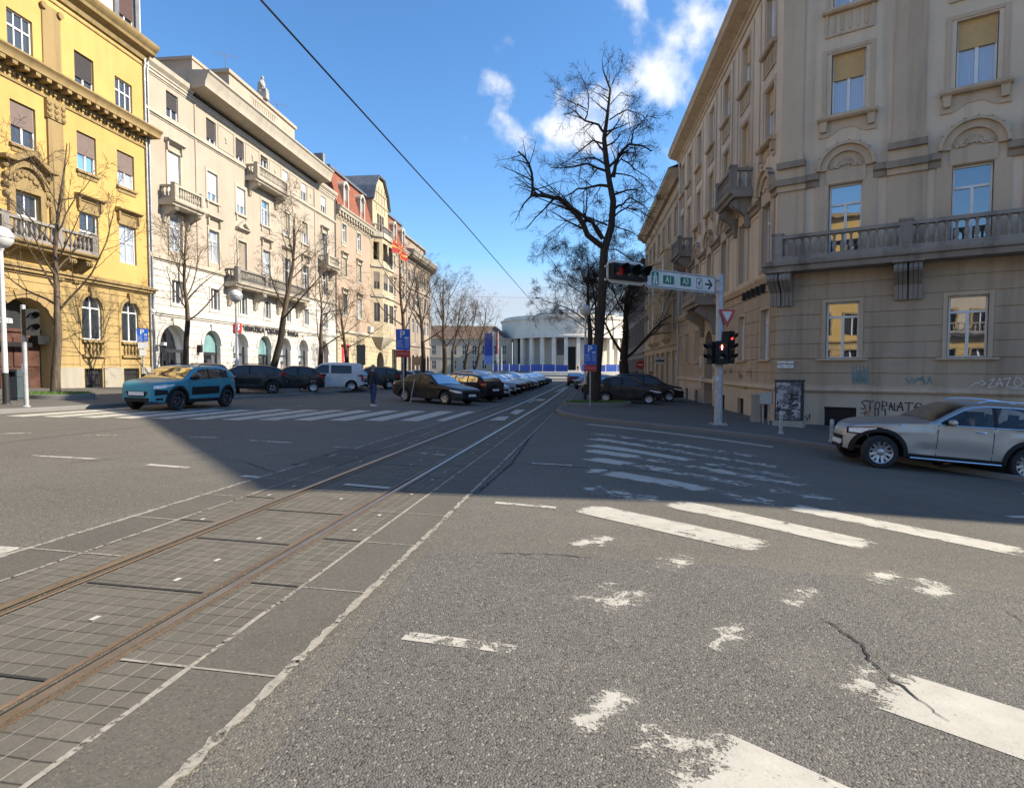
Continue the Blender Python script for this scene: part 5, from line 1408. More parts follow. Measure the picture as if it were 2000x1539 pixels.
for i in (2, 3, 5):
    c = cs[i]; orm = MB(); P0 = [(c - 1.4, 0), (c - .95, -.55), (c + .95, -.55), (c + 1.4, 0)]
    for p, q in zip(P0, P0[1:]):
        L = hypot(q[0] - p[0], q[1] - p[1]); Fm = M @ Matrix.Translation((p[0], p[1], 0)) @ Matrix.Rotation(atan2(q[1] - p[1], q[0] - p[0]), 4, 'Z'); orm.M = Fm
        oo = [dict(x0=L / 2 - .58, x1=L / 2 + .58, z0=z0, z1=z1, d=.15) for z0, z1 in ((4.6, 6.9), (8.4, 10.6))] if L > 1.5 else []
        wall(orm, 0, L, 3.9, 11.2, oo, (), 0); orm.box(0, L, -.08, .02, 7.55, 7.75); orm.box(-.03, L + .03, -.12, .02, 11.1, 11.3)
        for o in oo: window(root, Fm, o['x0'], o['x1'], o['z0'], o['z1'], .13, 'D', WHITE, GL_CURT)
    orm.M = M
    orm.face([(x, y, 11.25) for x, y in P0])
    for (p, q) in zip(P0, P0[1:]): orm.face([(p[0], p[1], 3.9), (q[0], q[1], 3.9), (c + (q[0] - c) * .6, 0, 3.35), (c + (p[0] - c) * .6, 0, 3.35)])
    orm.build('oriel', OCH, root, 30)
for o in wins:
    if not o['orl']: window(root, M, o['x0'] + .01, o['x1'] - .01, o['z0'], o['z1'], .18, 'D', WHITE, GL_DARK)
for i, c in enumerate(cs):
    s = MB(); s.M = M
    for x in (c - 1.15, c - .04, c + 1.07): s.box(x, x + .08, .2, .3, -.4, 2.9)
    s.box(c - 1.15, c + 1.15, .2, .3, 2.2, 2.32); so = s.build('shop_window', plain('pale_metal', (.5, .5, .48), .4), root)
    g = MB(); g.M = M; g.face([(c - 1.15, .28, -.4), (c + 1.15, .28, -.4), (c + 1.15, .28, 2.9), (c - 1.15, .28, 2.9)]); g.build('pane', GL_BLUE if i % 2 else GL_SHOP, so)
rf = MB(); rf.M = M; rf.face([(-.1, -.9, 16.35), (W, -.9, 16.35), (W, 5, 18.4), (-.1, 5, 18.4)]); rf.face([(-.1, 5, 18.4), (W, 5, 18.4), (W, 12, 15.9), (-.1, 12, 15.9)]); rf.build('roof', MATS['brown_tiles'], root, 0)
q = MB(); q.M = M
q.box(W - 6.4, W - 6.33, -.95, -.05, 1.9, 2.5, 0); q.box(W - 6.5, W - 6.3, -.06, 0, 2.1, 2.3, 0)
so = q.build('shop_sign', plain('shop_sign_white', (.55, .56, .55), .5), root)
q = MB(); q.M = M; q.box(W - 6.41, W - 6.32, -.85, -.15, 2.1, 2.25); q.build('sign_stripe', SIGNG, so)
DGR = stucco('dark_grey_front', (.23, .21, .185), .4, .5, .3)
root = thing('dark_house', (*Rp(67.7), -.8), 'dark grey house front half hidden by trees beyond the ochre house', 'building')
S1_, S0_ = 96.0, 67.7; M = frame(Rp(S1_), -RD, root); W = S1_ - S0_; ops = []
cs = [1.4 + 2.35 * i for i in range(12)]
for c in cs:
    for z0, z1 in ((4.4, 6.6), (8.0, 10.1)): ops.append(dict(x0=c - .55, x1=c + .55, z0=z0, z1=z1, d=.2))
    ops.append(dict(x0=c - .8, x1=c + .8, z0=-.4, z1=2.7, d=.4))
wb = MB(); wb.M = M; wall(wb, 0, W, -1.2, 12.2, ops, (), 0); block(wb, M, 0, W, -1.2, 12.2, 12, 0); wb.build('wall', DGR, root, 30)
tr = MB(); tr.M = M; moulding(tr, 0, W, 3.2, [(.1, .06), (.16, .2), (.1, .1)]); moulding(tr, 0, W, 7.2, [(.15, .1)])
tr.prof([(.01, 11.7), (-.3, 11.7), (-.5, 12.0), (-.85, 12.2), (-.9, 12.4), (.01, 12.5)], 0, W)
for c in cs:
    for z0, z1 in ((4.4, 6.6), (8, 10.1)): surround(tr, c - .55, c + .55, z0, z1, .16, .08, 0, True)
    hood(tr, c - .55, c + .55, 6.8, .25)
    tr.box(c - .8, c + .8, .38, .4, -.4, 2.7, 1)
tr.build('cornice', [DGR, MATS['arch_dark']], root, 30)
for o in ops:
    if o['z0'] > 0: window(root, M, o['x0'], o['x1'], o['z0'], o['z1'], .18, 'V', BROWNF, GL_DARK)
rf = MB(); rf.M = M; rf.face([(0, -.9, 12.45), (W, -.9, 12.45), (W, 5, 15.2), (0, 5, 15.2)]); rf.face([(0, 5, 15.2), (W, 5, 15.2), (W, 12, 12.2), (0, 12, 12.2)])
for k in range(6): rf.box(2 + k * 4.6, 3 + k * 4.6, -.2, 2.5, 12.9, 14.4)
rf.build('roof', MATS['brown_tiles'], root, 0)

# ------------------------------------------------------------------ white rotunda with its colonnade
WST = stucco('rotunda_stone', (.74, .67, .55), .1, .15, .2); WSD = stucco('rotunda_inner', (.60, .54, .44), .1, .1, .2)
RC, RR = Vector((16.2, 178)), 19.2; zb = .1
root = thing('rotunda', (RC.x, RC.y, zb), 'white round exhibition pavilion ringed by tall square columns, far end of the street', 'building')
dv = MB(); n = 96
dv.lathe([(RR + .4, 9.6), (RR + .4, 10.2), (RR + .1, 10.4), (RR + .1, 14.6), (RR + .45, 14.75), (RR + .45, 15.2), (RR - .6, 15.3), (RR - .6, 15.9), (RR - 3, 15.95)], (0, 0, 0), n); dv.lathe([(RR - 3.4, 9.6), (RR + .4, 9.6)], (0, 0, 0), n)
dv.build('drum', WST, root, 30)
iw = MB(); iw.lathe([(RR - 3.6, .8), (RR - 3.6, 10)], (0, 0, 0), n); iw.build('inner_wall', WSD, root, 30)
nc = 36
for k in range(nc):
    a = -pi / 2 + 2 * pi * (k + .5) / nc
    if sin(a) > .45: continue
    q = MB(); q.M = Matrix.Rotation(a, 4, 'Z'); q.box(RR - 1.1, RR, -.5, .5, .8, 9.6); q.box(RR - 1.2, RR + .1, -.6, .6, .8, 1.1); q.build('column', WST, root)
q = MB(); q.lathe([(RR + 2.6, 0), (RR + 2.6, .3), (RR + 1.6, .3), (RR + 1.6, .55), (RR + .6, .55), (RR + .6, .8), (0, .8)], (0, 0, 0), n); q.build('steps', WST, root, 30)
q = MB(); q.lathe([(9.5, 16), (9.5, 17.2), (8.5, 17.6), (5, 18.6), (.01, 19.1)], (0, 0, 0), 48); q.build('dome', plain('dome_grey', (.28, .29, .29), .4), root)
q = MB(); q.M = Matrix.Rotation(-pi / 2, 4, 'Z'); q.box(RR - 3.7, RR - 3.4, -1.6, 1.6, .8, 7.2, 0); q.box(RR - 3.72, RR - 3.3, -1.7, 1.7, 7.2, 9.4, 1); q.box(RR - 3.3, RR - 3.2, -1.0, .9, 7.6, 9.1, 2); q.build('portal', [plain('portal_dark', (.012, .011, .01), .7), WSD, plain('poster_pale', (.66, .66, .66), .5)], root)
for k, (a, mt) in enumerate(((.175, 'poster_pale'), (-.165, 'banner_grey'))):
    q = MB(); q.M = Matrix.Rotation(-pi / 2 + a, 4, 'Z'); q.box(RR - 3.5, RR - 3.35, -1.25, 1.25, 5.0 if k else 3.6, 9.2); q.build('banner', plain(mt, (.12, .115, .11), .6), root)
FENB = plain('blue_panel', (.035, .10, .42), .45, var=.15, scale=1)
for k in range(15):
    a0, a1 = -pi / 2 - .95 + k * .127, -pi / 2 - .95 + (k + .93) * .127
    if k in (7,): continue
    r_ = RR + 7; p, q_ = Vector((RC.x + r_ * cos(a0), RC.y + r_ * sin(a0))), Vector((RC.x + r_ * cos(a1), RC.y + r_ * sin(a1)))
    o = thing('fence_panel', ((p.x + q_.x) / 2, (p.y + q_.y) / 2, G(0, 160) + .5), 'blue site panel before the white rotunda, %s of the doorway gap' % (('first second third fourth fifth sixth seventh'.split()[6 - k] + ' on the west side') if k < 7 else ('first second third fourth fifth sixth seventh'.split()[k - 8] + ' on the east side')), 'fence', 'blue site fence around the rotunda', atan2(q_.y - p.y, q_.x - p.x))
    L = (q_ - p).length; qm = MB(); qm.box(-L / 2, L / 2, -.03, .03, .2, 2.5 if k % 3 else 2.35); qm.build('panel', FENB, o)
    qm = MB(); qm.box(-L / 2 - .05, -L / 2 + .05, -.06, .06, -.5, 2.6); qm.box(L / 2 - .05, L / 2 + .05, -.06, .06, -.5, 2.6); qm.build('post', GALV, o)
w_ = thing('low_wall', (RC.x, RC.y, -.4), 'low white wall along the edge of the raised round lawn', 'wall')
q = MB(); q.lathe([(RR + 14, 0), (RR + 14, .95), (RR + 13.6, 1.0), (RR + 13.6, 0)], (0, 0, 0), n); q.build('coping', WST, w_, 30)
# palace left of the rotunda
PAL = stucco('palace_cream', (.40, .35, .27), .25, .3, .25)
root = thing('palace', (-14, 168, -.5), 'cream palace with a brown hipped roof and small pediment behind the flagpoles', 'building')
M = frame(Vector((-26, 163)), Vector((1, .12)).normalized(), root); W = 26; ops = []
for i in range(9):
    for z0, z1 in ((1.2, 3.6), (5.2, 7.8)): ops.append(dict(x0=1 + i * 2.8, x1=2.2 + i * 2.8, z0=z0, z1=z1, d=.25))
wb = MB(); wb.M = M; wall(wb, 0, W, -1, 9.6, ops, (), 0); block(wb, M, 0, W, -1, 9.6, 12, 0); wb.build('wall', PAL, root, 30)
tr = MB(); tr.M = M; moulding(tr, 0, W, 4.4, [(.2, .15)]); moulding(tr, 0, W, 9.4, [(.2, .2), (.2, .4)]); tr.prism([(W - 9, 9.8), (W - 2, 9.8), (W - 5.5, 12.2)], -.4, .2); tr.build('pediment', PAL, root, 30)
rf = MB(); rf.M = M; rf.face([(0, 0, 9.8), (W, 0, 9.8), (W - 4, 6, 13.6), (4, 6, 13.6)]); rf.face([(W, 0, 9.8), (W, 12, 9.8), (W - 4, 6, 13.6)]); rf.face([(0, 0, 9.8), (0, 12, 9.8), (4, 6, 13.6)]); rf.build('roof', tiles('palace_tiles', (.20, .125, .085)), root, 0)
for o in ops: window(root, M, o['x0'], o['x1'], o['z0'], o['z1'], .2, 'C', WHITE, GL_DARK)
# banners on the flagpoles in the square
def banner_pole(px, Y, h, cl, label):
    p = at(px, 718, Y); z = G(p.x, Y)
    o = thing('flagpole', (p.x, Y, z), label, 'flagpole', 'flagpoles on the far square')
    q = MB(); q.tube([(0, 0, 0), (0, 0, h)], [.09, .05], 8); q.build('pole', WHITE, o)
    if cl:
        for k, (c, a, b, wd) in enumerate(cl):
            r = [[(-.08 - wd * i / 6 + 0, .12 * sin(i * 1.3 + j), a + (b - a) * j / 10) for i in range(7)] for j in range(11)]
            q = MB(); q.grid(r); q.build('cloth', c, o, 60)
BLU = plain('flag_blue', (.02, .06, .36), .7); RED_ = plain('flag_red', (.42, .06, .07), .7); WHF = plain('flag_white', (.6, .58, .58), .7); LBL = plain('flag_light_blue', (.13, .24, .62), .7)
banner_pole(963, 122, 9.6, [(BLU, 4.6, 9.2, 1.7), (LBL, 2.8, 4.6, 1.7)], 'white pole with a long blue banner before the palace')
banner_pole(973, 122, 9.6, [(RED_, 5.0, 9.2, .35), (WHF, 3.2, 5.0, .35)], 'white pole with a narrow red and white banner')
banner_pole(980, 122, 6.5, None, 'bare white flagpole beside the two with banners')
# ------------------------------------------------------------------ cars: x runs from the nose to the tail, y to the car's right-hand side is negative
CGLASS = glass('car_glass', (.012, .014, .016), refl=.0, fk=.6); CHROME = plain('chrome', (.75, .76, .78), .12, 1., .03); LENS = plain('headlight_lens', (.78, .80, .83), .15, .0, .25, 14, coat=1); REDL = plain('tail_light', (.30, .012, .012), .18, 0, .2, 9, coat=1)
ALLOY = plain('alloy', (.40, .41, .43), .35, .85, .08); ALLOYD = plain('dark_alloy', (.05, .05, .055), .35, .6); NPLATE = plain('number_plate', (.72, .72, .70), .4, var=.04); AMBER = plain('amber_lens', (.5, .2, .02), .25, coat=1)
SEAT = plain('seat_cloth', (.05, .05, .055), .8)
def tinted():
    t = NT('tinted_glass'); tr = t.n('ShaderNodeBsdfTransparent'); tr.inputs['Color'].default_value = (.80, .84, .88, 1)
    g = t.n('ShaderNodeBsdfGlossy'); g.inputs['Roughness'].default_value = .012
    lw = t.n('ShaderNodeFresnel'); lw.inputs['IOR'].default_value = 1.5
    mx = t.n('ShaderNodeMixShader'); t.l(t.math('MULTIPLY', lw.outputs[0], .8), mx.inputs[0]); t.l(tr.outputs[0], mx.inputs[1]); t.l(g.outputs[0], mx.inputs[2]); t.l(mx.outputs[0], t.o.inputs[0]); return t.m
TINT = tinted()
WHEELS = {}
def wheel_meshes(r, style, wd=.21):
    k = (round(r, 3), style)
    if k in WHEELS: return WHEELS[k]
    am = ALLOYD if style == 'black' else ALLOY
    t = MB(); h = wd / 2; ri = r * .68
    t.lathe([(ri, -h + .02), (ri + .015, -h), (r - .03, -h), (r - .006, -h + .03), (r, -h + .06), (r, h - .06), (r - .006, h - .03), (r - .03, h), (ri + .015, h), (ri, h - .02)], (0, 0, 0), 36, 0, 'y', False)
    d = MB(); d.lathe([(.02, -.03), (ri * .85, -.02), (ri, -h + .02), (ri, h - .02), (ri * .85, .02), (.02, .03)], (0, 0, 0), 28, 0, 'y'); d.lathe([(ri * .62, -h + .06), (ri * .62, -h + .075)], (0, 0, 0), 24, 1, 'y')
    m = MB()
    m.lathe([(ri * .90, -h + .025), (ri, -h + .005), (ri + .004, -h + .012), (ri * .9, -h + .05)], (0, 0, 0), 36, 0, 'y', False)
    n = {'five': 5, 'six': 6, 'seven': 7, 'eight': 8, 'black': 5, 'cap': 9}[style]
    for i in range(n):
        m.M = Matrix.Rotation(2 * pi * i / n, 4, 'Y')
        for sg in ((-1, 1) if style in ('six', 'eight', 'five') else (0,)):
            w0, w1 = (.020, .032) if sg else (.04, .055)
            o0, o1 = sg * .028, sg * (.050 if n > 6 else .062)
            c = [(o0 - w0, -h + .05, .05), (o0 + w0, -h + .05, .05), (o1 + w1, -h + .02, ri * .95), (o1 - w1, -h + .02, ri * .95)]
            b = [(x, y + .045, z) for x, y, z in c]
            m.face(c)
            for a in range(4): e = (a + 1) % 4; m.face([c[a], c[e], b[e], b[a]])
    m.M = None
    m.lathe([(.001, -h + .035), (.05, -h + .035), (.075, -h + .045), (.085, -h + .08)], (0, 0, 0), 16, 0, 'y', False)
    WHEELS[k] = (d.mesh('wheel', [BLACKP, GALV]), t.mesh('tyre', RUBBER), m.mesh('rim', am)); return WHEELS[k]
KIND = {}
def spec(name, **k): KIND[name] = k
spec('suv', taper=(1.05, .62), L=4.40, W=1.74, wb=2.87, fo=.60, r=.362, sill=.30, belt=[(0, .94), (1.5, 1.05), (3.6, 1.10), (4.66, 1.12)], style='six', clad=.075, rails=True, chrome=True, gap=.21,
     top=[(0, .70), (.04, .83), (.14, .92), (.35, .99), (.9, 1.07), (1.42, 1.12), (1.55, 1.15), (1.95, 1.38), (2.3, 1.555), (2.7, 1.615), (3.3, 1.625), (3.9, 1.575), (4.25, 1.50), (4.45, 1.30), (4.58, 1.05), (4.66, .85)], ws=(1.56, 2.32), rw=(4.2, 4.5), pill=[(1.72, 2.72), (2.80, 3.66), (3.74, 4.22)], tum=.34)
spec('crossover', taper=(.9, .42), L=4.12, W=1.66, wb=2.60, fo=.83, r=.335, sill=.27, belt=[(0, .92), (1.2, .98), (3.2, 1.05), (4.16, 1.08)], style='black', clad=.07, rails=True, chrome=False, gap=.19,
     top=[(0, .72), (.03, .84), (.10, .90), (.3, .945), (.85, 1.0), (1.05, 1.03), (1.5, 1.27), (1.85, 1.43), (2.2, 1.475), (2.9, 1.48), (3.45, 1.42), (3.8, 1.30), (4.0, 1.08), (4.1, .95), (4.16, .80)], ws=(1.02, 1.85), rw=(3.5, 3.95), pill=[(1.35, 2.30), (2.38, 3.42)], tum=.30)
spec('sedan', L=4.70, W=1.80, wb=2.72, fo=.93, r=.325, sill=.24, belt=[(0, .84), (1.4, .93), (3.6, .99), (4.7, 1.0)], style='seven', clad=0, rails=False, chrome=False, gap=.17,
     top=[(0, .60), (.04, .70), (.15, .77), (.4, .83), (1.0, .92), (1.35, .97), (1.75, 1.20), (2.1, 1.39), (2.5, 1.46), (2.9, 1.465), (3.3, 1.41), (3.7, 1.24), (4.02, 1.07), (4.2, 1.04), (4.55, 1.02), (4.66, .96), (4.7, .82)], ws=(1.36, 2.12), rw=(3.3, 3.98), pill=[(1.62, 2.58), (2.66, 3.36), (3.40, 3.78)], tum=.36)
spec('hatch', L=4.2, W=1.78, wb=2.6, fo=.85, r=.32, sill=.23, belt=[(0, .85), (1.3, .95), (3.2, 1.02), (4.2, 1.06)], style='five', clad=0, rails=False, chrome=False, gap=.16,
     top=[(0, .62), (.03, .72), (.12, .79), (.35, .85), (.9, .94), (1.15, .98), (1.55, 1.22), (1.9, 1.41), (2.3, 1.475), (2.8, 1.48), (3.3, 1.43), (3.7, 1.33), (3.95, 1.12), (4.12, .95), (4.2, .75)], ws=(1.16, 1.92), rw=(3.6, 3.98), pill=[(1.42, 2.36), (2.44, 3.2), (3.26, 3.6)], tum=.33)
spec('estate', L=4.75, W=1.84, wb=2.82, fo=.9, r=.34, sill=.24, belt=[(0, .86), (1.4, .96), (3.6, 1.02), (4.75, 1.04)], style='eight', clad=0, rails=True, chrome=True, gap=.16,
     top=[(0, .62), (.04, .73), (.15, .80), (.4, .86), (1.0, .95), (1.4, 1.0), (1.8, 1.24), (2.15, 1.42), (2.6, 1.475), (3.3, 1.475), (3.9, 1.43), (4.3, 1.34), (4.55, 1.1), (4.7, .9), (4.75, .75)], ws=(1.4, 2.18), rw=(4.2, 4.56), pill=[(1.66, 2.6), (2.68, 3.5), (3.58, 4.2)], tum=.34)
spec('mpv', L=4.5, W=1.8, wb=2.7, fo=.86, r=.325, sill=.24, belt=[(0, .92), (1.0, 1.0), (3.4, 1.06), (4.5, 1.08)], style='five', clad=0, rails=True, chrome=False, gap=.16,
     top=[(0, .66), (.03, .78), (.12, .86), (.3, .92), (.7, 1.0), (.95, 1.04), (1.4, 1.3), (1.8, 1.52), (2.3, 1.62), (3.0, 1.64), (3.7, 1.60), (4.15, 1.50), (4.33, 1.2), (4.45, .95), (4.5, .75)], ws=(.98, 1.82), rw=(4.05, 4.36), pill=[(1.35, 2.36), (2.44, 3.3), (3.38, 4.05)], tum=.27)
spec('small', L=3.6, W=1.64, wb=2.34, fo=.68, r=.30, sill=.22, belt=[(0, .84), (1.0, .95), (3.0, 1.0), (3.6, 1.02)], style='eight', clad=0, rails=False, chrome=False, gap=.15,
     top=[(0, .60), (.03, .72), (.10, .80), (.28, .86), (.65, .94), (.85, .98), (1.25, 1.23), (1.6, 1.43), (2.0, 1.50), (2.5, 1.50), (2.95, 1.42), (3.2, 1.30), (3.42, 1.05), (3.55, .85), (3.6, .68)], ws=(.86, 1.6), rw=(3.0, 3.36), pill=[(1.12, 2.12), (2.2, 2.95)], tum=.32)
spec('van', L=4.38, W=1.81, wb=2.73, fo=.87, r=.32, sill=.24, belt=[(0, .95), (1.0, 1.06), (4.38, 1.10)], style='cap', clad=0, rails=False, chrome=False, gap=.16,
     top=[(0, .70), (.03, .84), (.12, .93), (.35, 1.0), (.75, 1.06), (.95, 1.10), (1.35, 1.42), (1.7, 1.68), (2.1, 1.78), (2.6, 1.81), (3.6, 1.81), (4.15, 1.78), (4.27, 1.70), (4.33, 1.3), (4.36, .9), (4.38, .6)], ws=(.98, 1.72), rw=(4.262, 4.33), pill=[(1.3, 2.2), (2.32, 3.6)], tum=.16)
spec('coupe_suv', L=4.91, W=1.99, wb=2.93, fo=.9, r=.37, sill=.28, belt=[(0, .98), (1.6, 1.1), (3.6, 1.18), (4.91, 1.2)], style='five', clad=.05, rails=False, chrome=True, gap=.18,
     top=[(0, .74), (.04, .86), (.14, .95), (.4, 1.03), (1.0, 1.11), (1.5, 1.16), (1.9, 1.38), (2.3, 1.59), (2.7, 1.68), (3.1, 1.69), (3.6, 1.62), (4.2, 1.42), (4.6, 1.24), (4.8, 1.16), (4.88, 1.0), (4.91, .85)], ws=(1.5, 2.32), rw=(3.7, 4.5), pill=[(1.78, 2.7), (2.8, 3.7), (3.76, 4.2)], tum=.34)
def car(kind, loc, heading, col, label, cat='car', group='parked cars', name='parked_car', metal=.0, slope=True, detail=1, plate=True, style=None, lights=True, trim=None, interior=False):
    k = KIND[kind]; L, Wd, r = k['L'], k['W'], k['r']; wb, fo = k['wb'], k['fo']
    root = thing(name, loc, label, cat, group, heading)
    if slope:
        ux, uy = cos(heading), sin(heading); e = 1.0
        gx_ = (G(loc[0] + ux, loc[1] + uy) - G(loc[0] - ux, loc[1] - uy)) / 2; gy_ = (G(loc[0] - uy, loc[1] + ux) - G(loc[0] + uy, loc[1] - ux)) / 2
        root.rotation_euler = (math.atan(gy_), -math.atan(gx_), heading)
    pm = paint('car_paint_%s' % '_'.join('%d' % int(c * 1000) for c in col), col, metal)
    xc = L / 2     # the empty sits on the ground under the middle of the car
    X0 = fo + wb / 2
    zb = k['sill']; belt = k['belt']; top = k['top']; tum = k['tum']
    wx = [fo, fo + wb]; ra = r + k['gap'] * .42
    def plan(x):
        f = Wd / 2
        tp = k.get('taper', (.75, .30))
        if x < tp[0]: f *= 1 - tp[1] * (1 - x / tp[0]) ** 2.2
        e = L - x
        if e < .6: f *= 1 - .20 * (1 - e / .6) ** 2.2
        return f
    def side(x, z):
        f = plan(x); b = interp(belt, x)
        if z > b: f -= (z - b) * tum + .5 * max(0, z - b - .28) ** 2
        else:
            mid = .60; t = (z - mid)
            f -= .10 * t * t + (.035 if z < .42 else 0) * ((.42 - z) / .2) ** 2
            f -= .028 * math.exp(-((z - .50) / .10) ** 2) * sm(wx[0] + .5, wx[0] + .9, x) * (1 - sm(wx[1] - .9, wx[1] - .5, x))
            f += .014 * math.exp(-((z - (b - .16)) / .035) ** 2) * sm(.5, 1.1, x)
        return f
    T = lambda x: smooth(top, x)
    def low(x):
        z = zb
        if x < .5: z = zb + .05 * (1 - x / .5)
        if x > L - .6: z = zb + .14 * sm(L - .6, L, x)
        for c in wx:
            d = abs(x - c)
            if d < ra: z = max(z, r + sqrt(ra * ra - d * d) * 1.0)
        return z
    xs = set([L * i / 90 for i in range(91)])
    for c in wx:
        for i in range(25): xs.add(c - ra * cos(pi * i / 24))
        xs |= {c - ra - .001, c + ra + .001}
    xs |= {.01, .03, .06, .10, L - .01, L - .04}
    if interior:
        for p0, p1 in k['pill']: xs |= {p0, p1}
    xs = sorted(x for x in xs if 0 <= x <= L)
    crown = lambda x: .035 if x > k['ws'][0] else .03
    NS, NR = 13, 9
    rows, und = [], []
    for x in xs:
        zt, zl = T(x), low(x); zl = min(zl, zt - .1); rd = .07 if zt > interp(belt, x) + .05 else .055
        zt2 = zt - crown(x)
        half = []
        bz, wz = interp(belt, x) + .02, (T(x) - .105 if kind != 'van' else min(T(x) - .105, 1.62))
        for i in range(NS):
            z = zl + (zt2 - zl) * (1 - (1 - i / (NS - 1)) ** 1.35)
            if interior and wz > bz + .02: z = zl + (bz - zl) * i / 6 if i <= 6 else (bz + (wz - bz) * (i - 6) / 3 if i <= 9 else wz + (zt2 - wz) * (i - 9) / 3)
            f = side(x, z)
            if z > zt2 - rd: t = (z - (zt2 - rd)) / rd; f -= rd * (1 - sqrt(max(0, 1 - t * t * .96)))
            half.append((f, z))
        wt = half[-1][0]
        topr = [(wt * (1 - 2 * j / (NR + 1)), zt2 + crown(x) * (1 - (1 - 2 * j / (NR + 1)) ** 2)) for j in range(1, NR + 1)]
        rows.append([(x - X0, f, z) for f, z in half] + [(x - X0, y, z) for y, z in topr] + [(x - X0, -f, z) for f, z in half[::-1]])
        und.append([(x - X0, half[0][0], zl), (x - X0, -half[0][0], zl)])
    b = MB(); b.grid(rows, 0); b.grid(und, 1)
    if interior:
        # cut the side windows out of the shell
        nrow = len(rows[0]); keepf, keepm = [], []
        cnt = (len(rows) - 1) * (nrow - 1)
        for fi, (f_, m_) in enumerate(zip(b.f, b.m)):
            if fi < cnt:
                ri_, ci = divmod(fi, nrow - 1); xm = (xs[ri_] + xs[ri_ + 1]) / 2
                if ci >= NS + NR: ci = nrow - 2 - ci
                if 6 <= ci < 9 and any(p0 - 1e-6 < xm < p1 + 1e-6 for p0, p1 in k['pill']) and T(xm) - .105 > interp(belt, xm) + .04: continue
            keepf.append(f_); keepm.append(m_)
        b.f, b.m = keepf, keepm
    b.face(rows[0], 0); b.face(rows[-1], 0)
    b.build('body', [pm, BLACKP], root, 40)
    def P(x, z, o=.006, s=1): return (x - X0, s * (side(x, z) + o), z)
    def patch(name, lo, hi, m, sides=(1, -1), o=.006, n=14, rows_=4):
        # lo / hi: (x, z) polylines from front to back, laid on the flank
        x0, x1 = max(lo[0][0], hi[0][0]), min(lo[-1][0], hi[-1][0])
        for s in sides:
            q = MB(); g = []
            for i in range(n + 1):
                x = x0 + (x1 - x0) * i / n; a, c = interp(lo, x), interp(hi, x)
                g.append([P(x, a + (c - a) * j / rows_, o, s) for j in range(rows_ + 1)])
            q.grid(g); q.build(name, m, root, 30, merge=False)
    def topz(x, y):
        zt = T(x) - crown(x); wt = side(x, zt) - .06
        return zt + crown(x) * (1 - min(1, abs(y) / (wt + .05)) ** 2)
    def topcap(name, x0, x1, mg0, mg1, m, o=.008):
        q = MB(); g = []
        for i in range(13):
            x = x0 + (x1 - x0) * i / 12; wt = side(x, T(x) - crown(x)) - .055 - (mg0 + (mg1 - mg0) * i / 12)
            g.append([(x - X0 - (o if x < L / 2 else -o) * .8, wt * j / 6, topz(x, wt * j / 6) + o) for j in range(-6, 7)])
        q.grid(g); q.build(name, m, root, 40, merge=False)
    # glass
    for x0, x1 in k['pill']:
        lo = [(x0 - .4, interp(belt, x0 - .4) + .02), (x1 + .4, interp(belt, x1 + .4) + .02)]
        n = 16; hi = []
        for i in range(n + 1):
            x = x0 - .3 + (x1 - x0 + .6) * i / n
            hi.append((x, T(x) - .105 if kind != 'van' else min(T(x) - .105, 1.62)))
        # the pane keeps to where the roof is above the belt
        xs0 = x0
        while T(xs0) - .105 < interp(belt, xs0) + .03 and xs0 < x1: xs0 += .02
        xs1 = x1
        while T(xs1) - .105 < interp(belt, xs1) + .03 and xs1 > xs0: xs1 -= .02
        lo = [(xs0, interp(belt, xs0) + .02), (xs1, interp(belt, xs1) + .02)]
        hi = [(xs0 + (xs1 - xs0) * i / n, max(interp(belt, xs0 + (xs1 - xs0) * i / n) + .022, (T(xs0 + (xs1 - xs0) * i / n) - .105) if kind != 'van' else min(T(xs0 + (xs1 - xs0) * i / n) - .105, 1.62))) for i in range(n + 1)]
        patch('side_window', lo, hi, TINT if interior else CGLASS, o=.007)
    for (p0, p1), (p2, p3) in zip(k['pill'], k['pill'][1:]):
        patch('door_pillar', [(p1 - .01, interp(belt, p1) + .02), (p2 + .01, interp(belt, p2) + .02)], [(p1 - .01, T(p1) - .105 if kind != 'van' else 1.62), (p2 + .01, T(p2) - .105 if kind != 'van' else 1.62)], BLACKP if kind != 'van' else pm, o=.0055, n=2)
    if interior:
        q = MB(); q.box(k['ws'][0] + .25 - X0, k['ws'][0] + .75 - X0, -.72, .72, .55, interp(belt, 1.9) - .06); q.build('dashboard', BLACKP, root)
        for xx in (2.45, 3.35):
            for yy in (-.38, .38):
                q = MB(); q.tube([(xx - X0 - .25, yy, .62), (xx - X0 + .2, yy, .60)], [.2, .22], 8); q.tube([(xx - X0 + .25, yy, .60), (xx - X0 + .38, yy, 1.0), (xx - X0 + .44, yy, 1.16)], [.2, .24, .17], 8); q.tube([(xx - X0 + .44, yy, 1.17), (xx - X0 + .45, yy, 1.36)], [.11, .10], 8); q.build('seat', SEAT, root)
        q = MB(); q.tube([(2.02 - X0 + .06 * sin(t), -.38 + .18 * cos(t), .98 + .18 * sin(t)) for t in [2 * pi * i / 16 for i in range(17)]], .016, 6); q.build('steering_wheel', BLACKP, root)
    a0 = min(p[0] for p in k['pill']); a1 = max(p[1] for p in k['pill'])
    topcap('windscreen', k['ws'][0] + .03, k['ws'][1] - .05, .03, .04, CGLASS); topcap('rear_window', k['rw'][0] + .03, k['rw'][1] - .02, .10, .06, CGLASS)
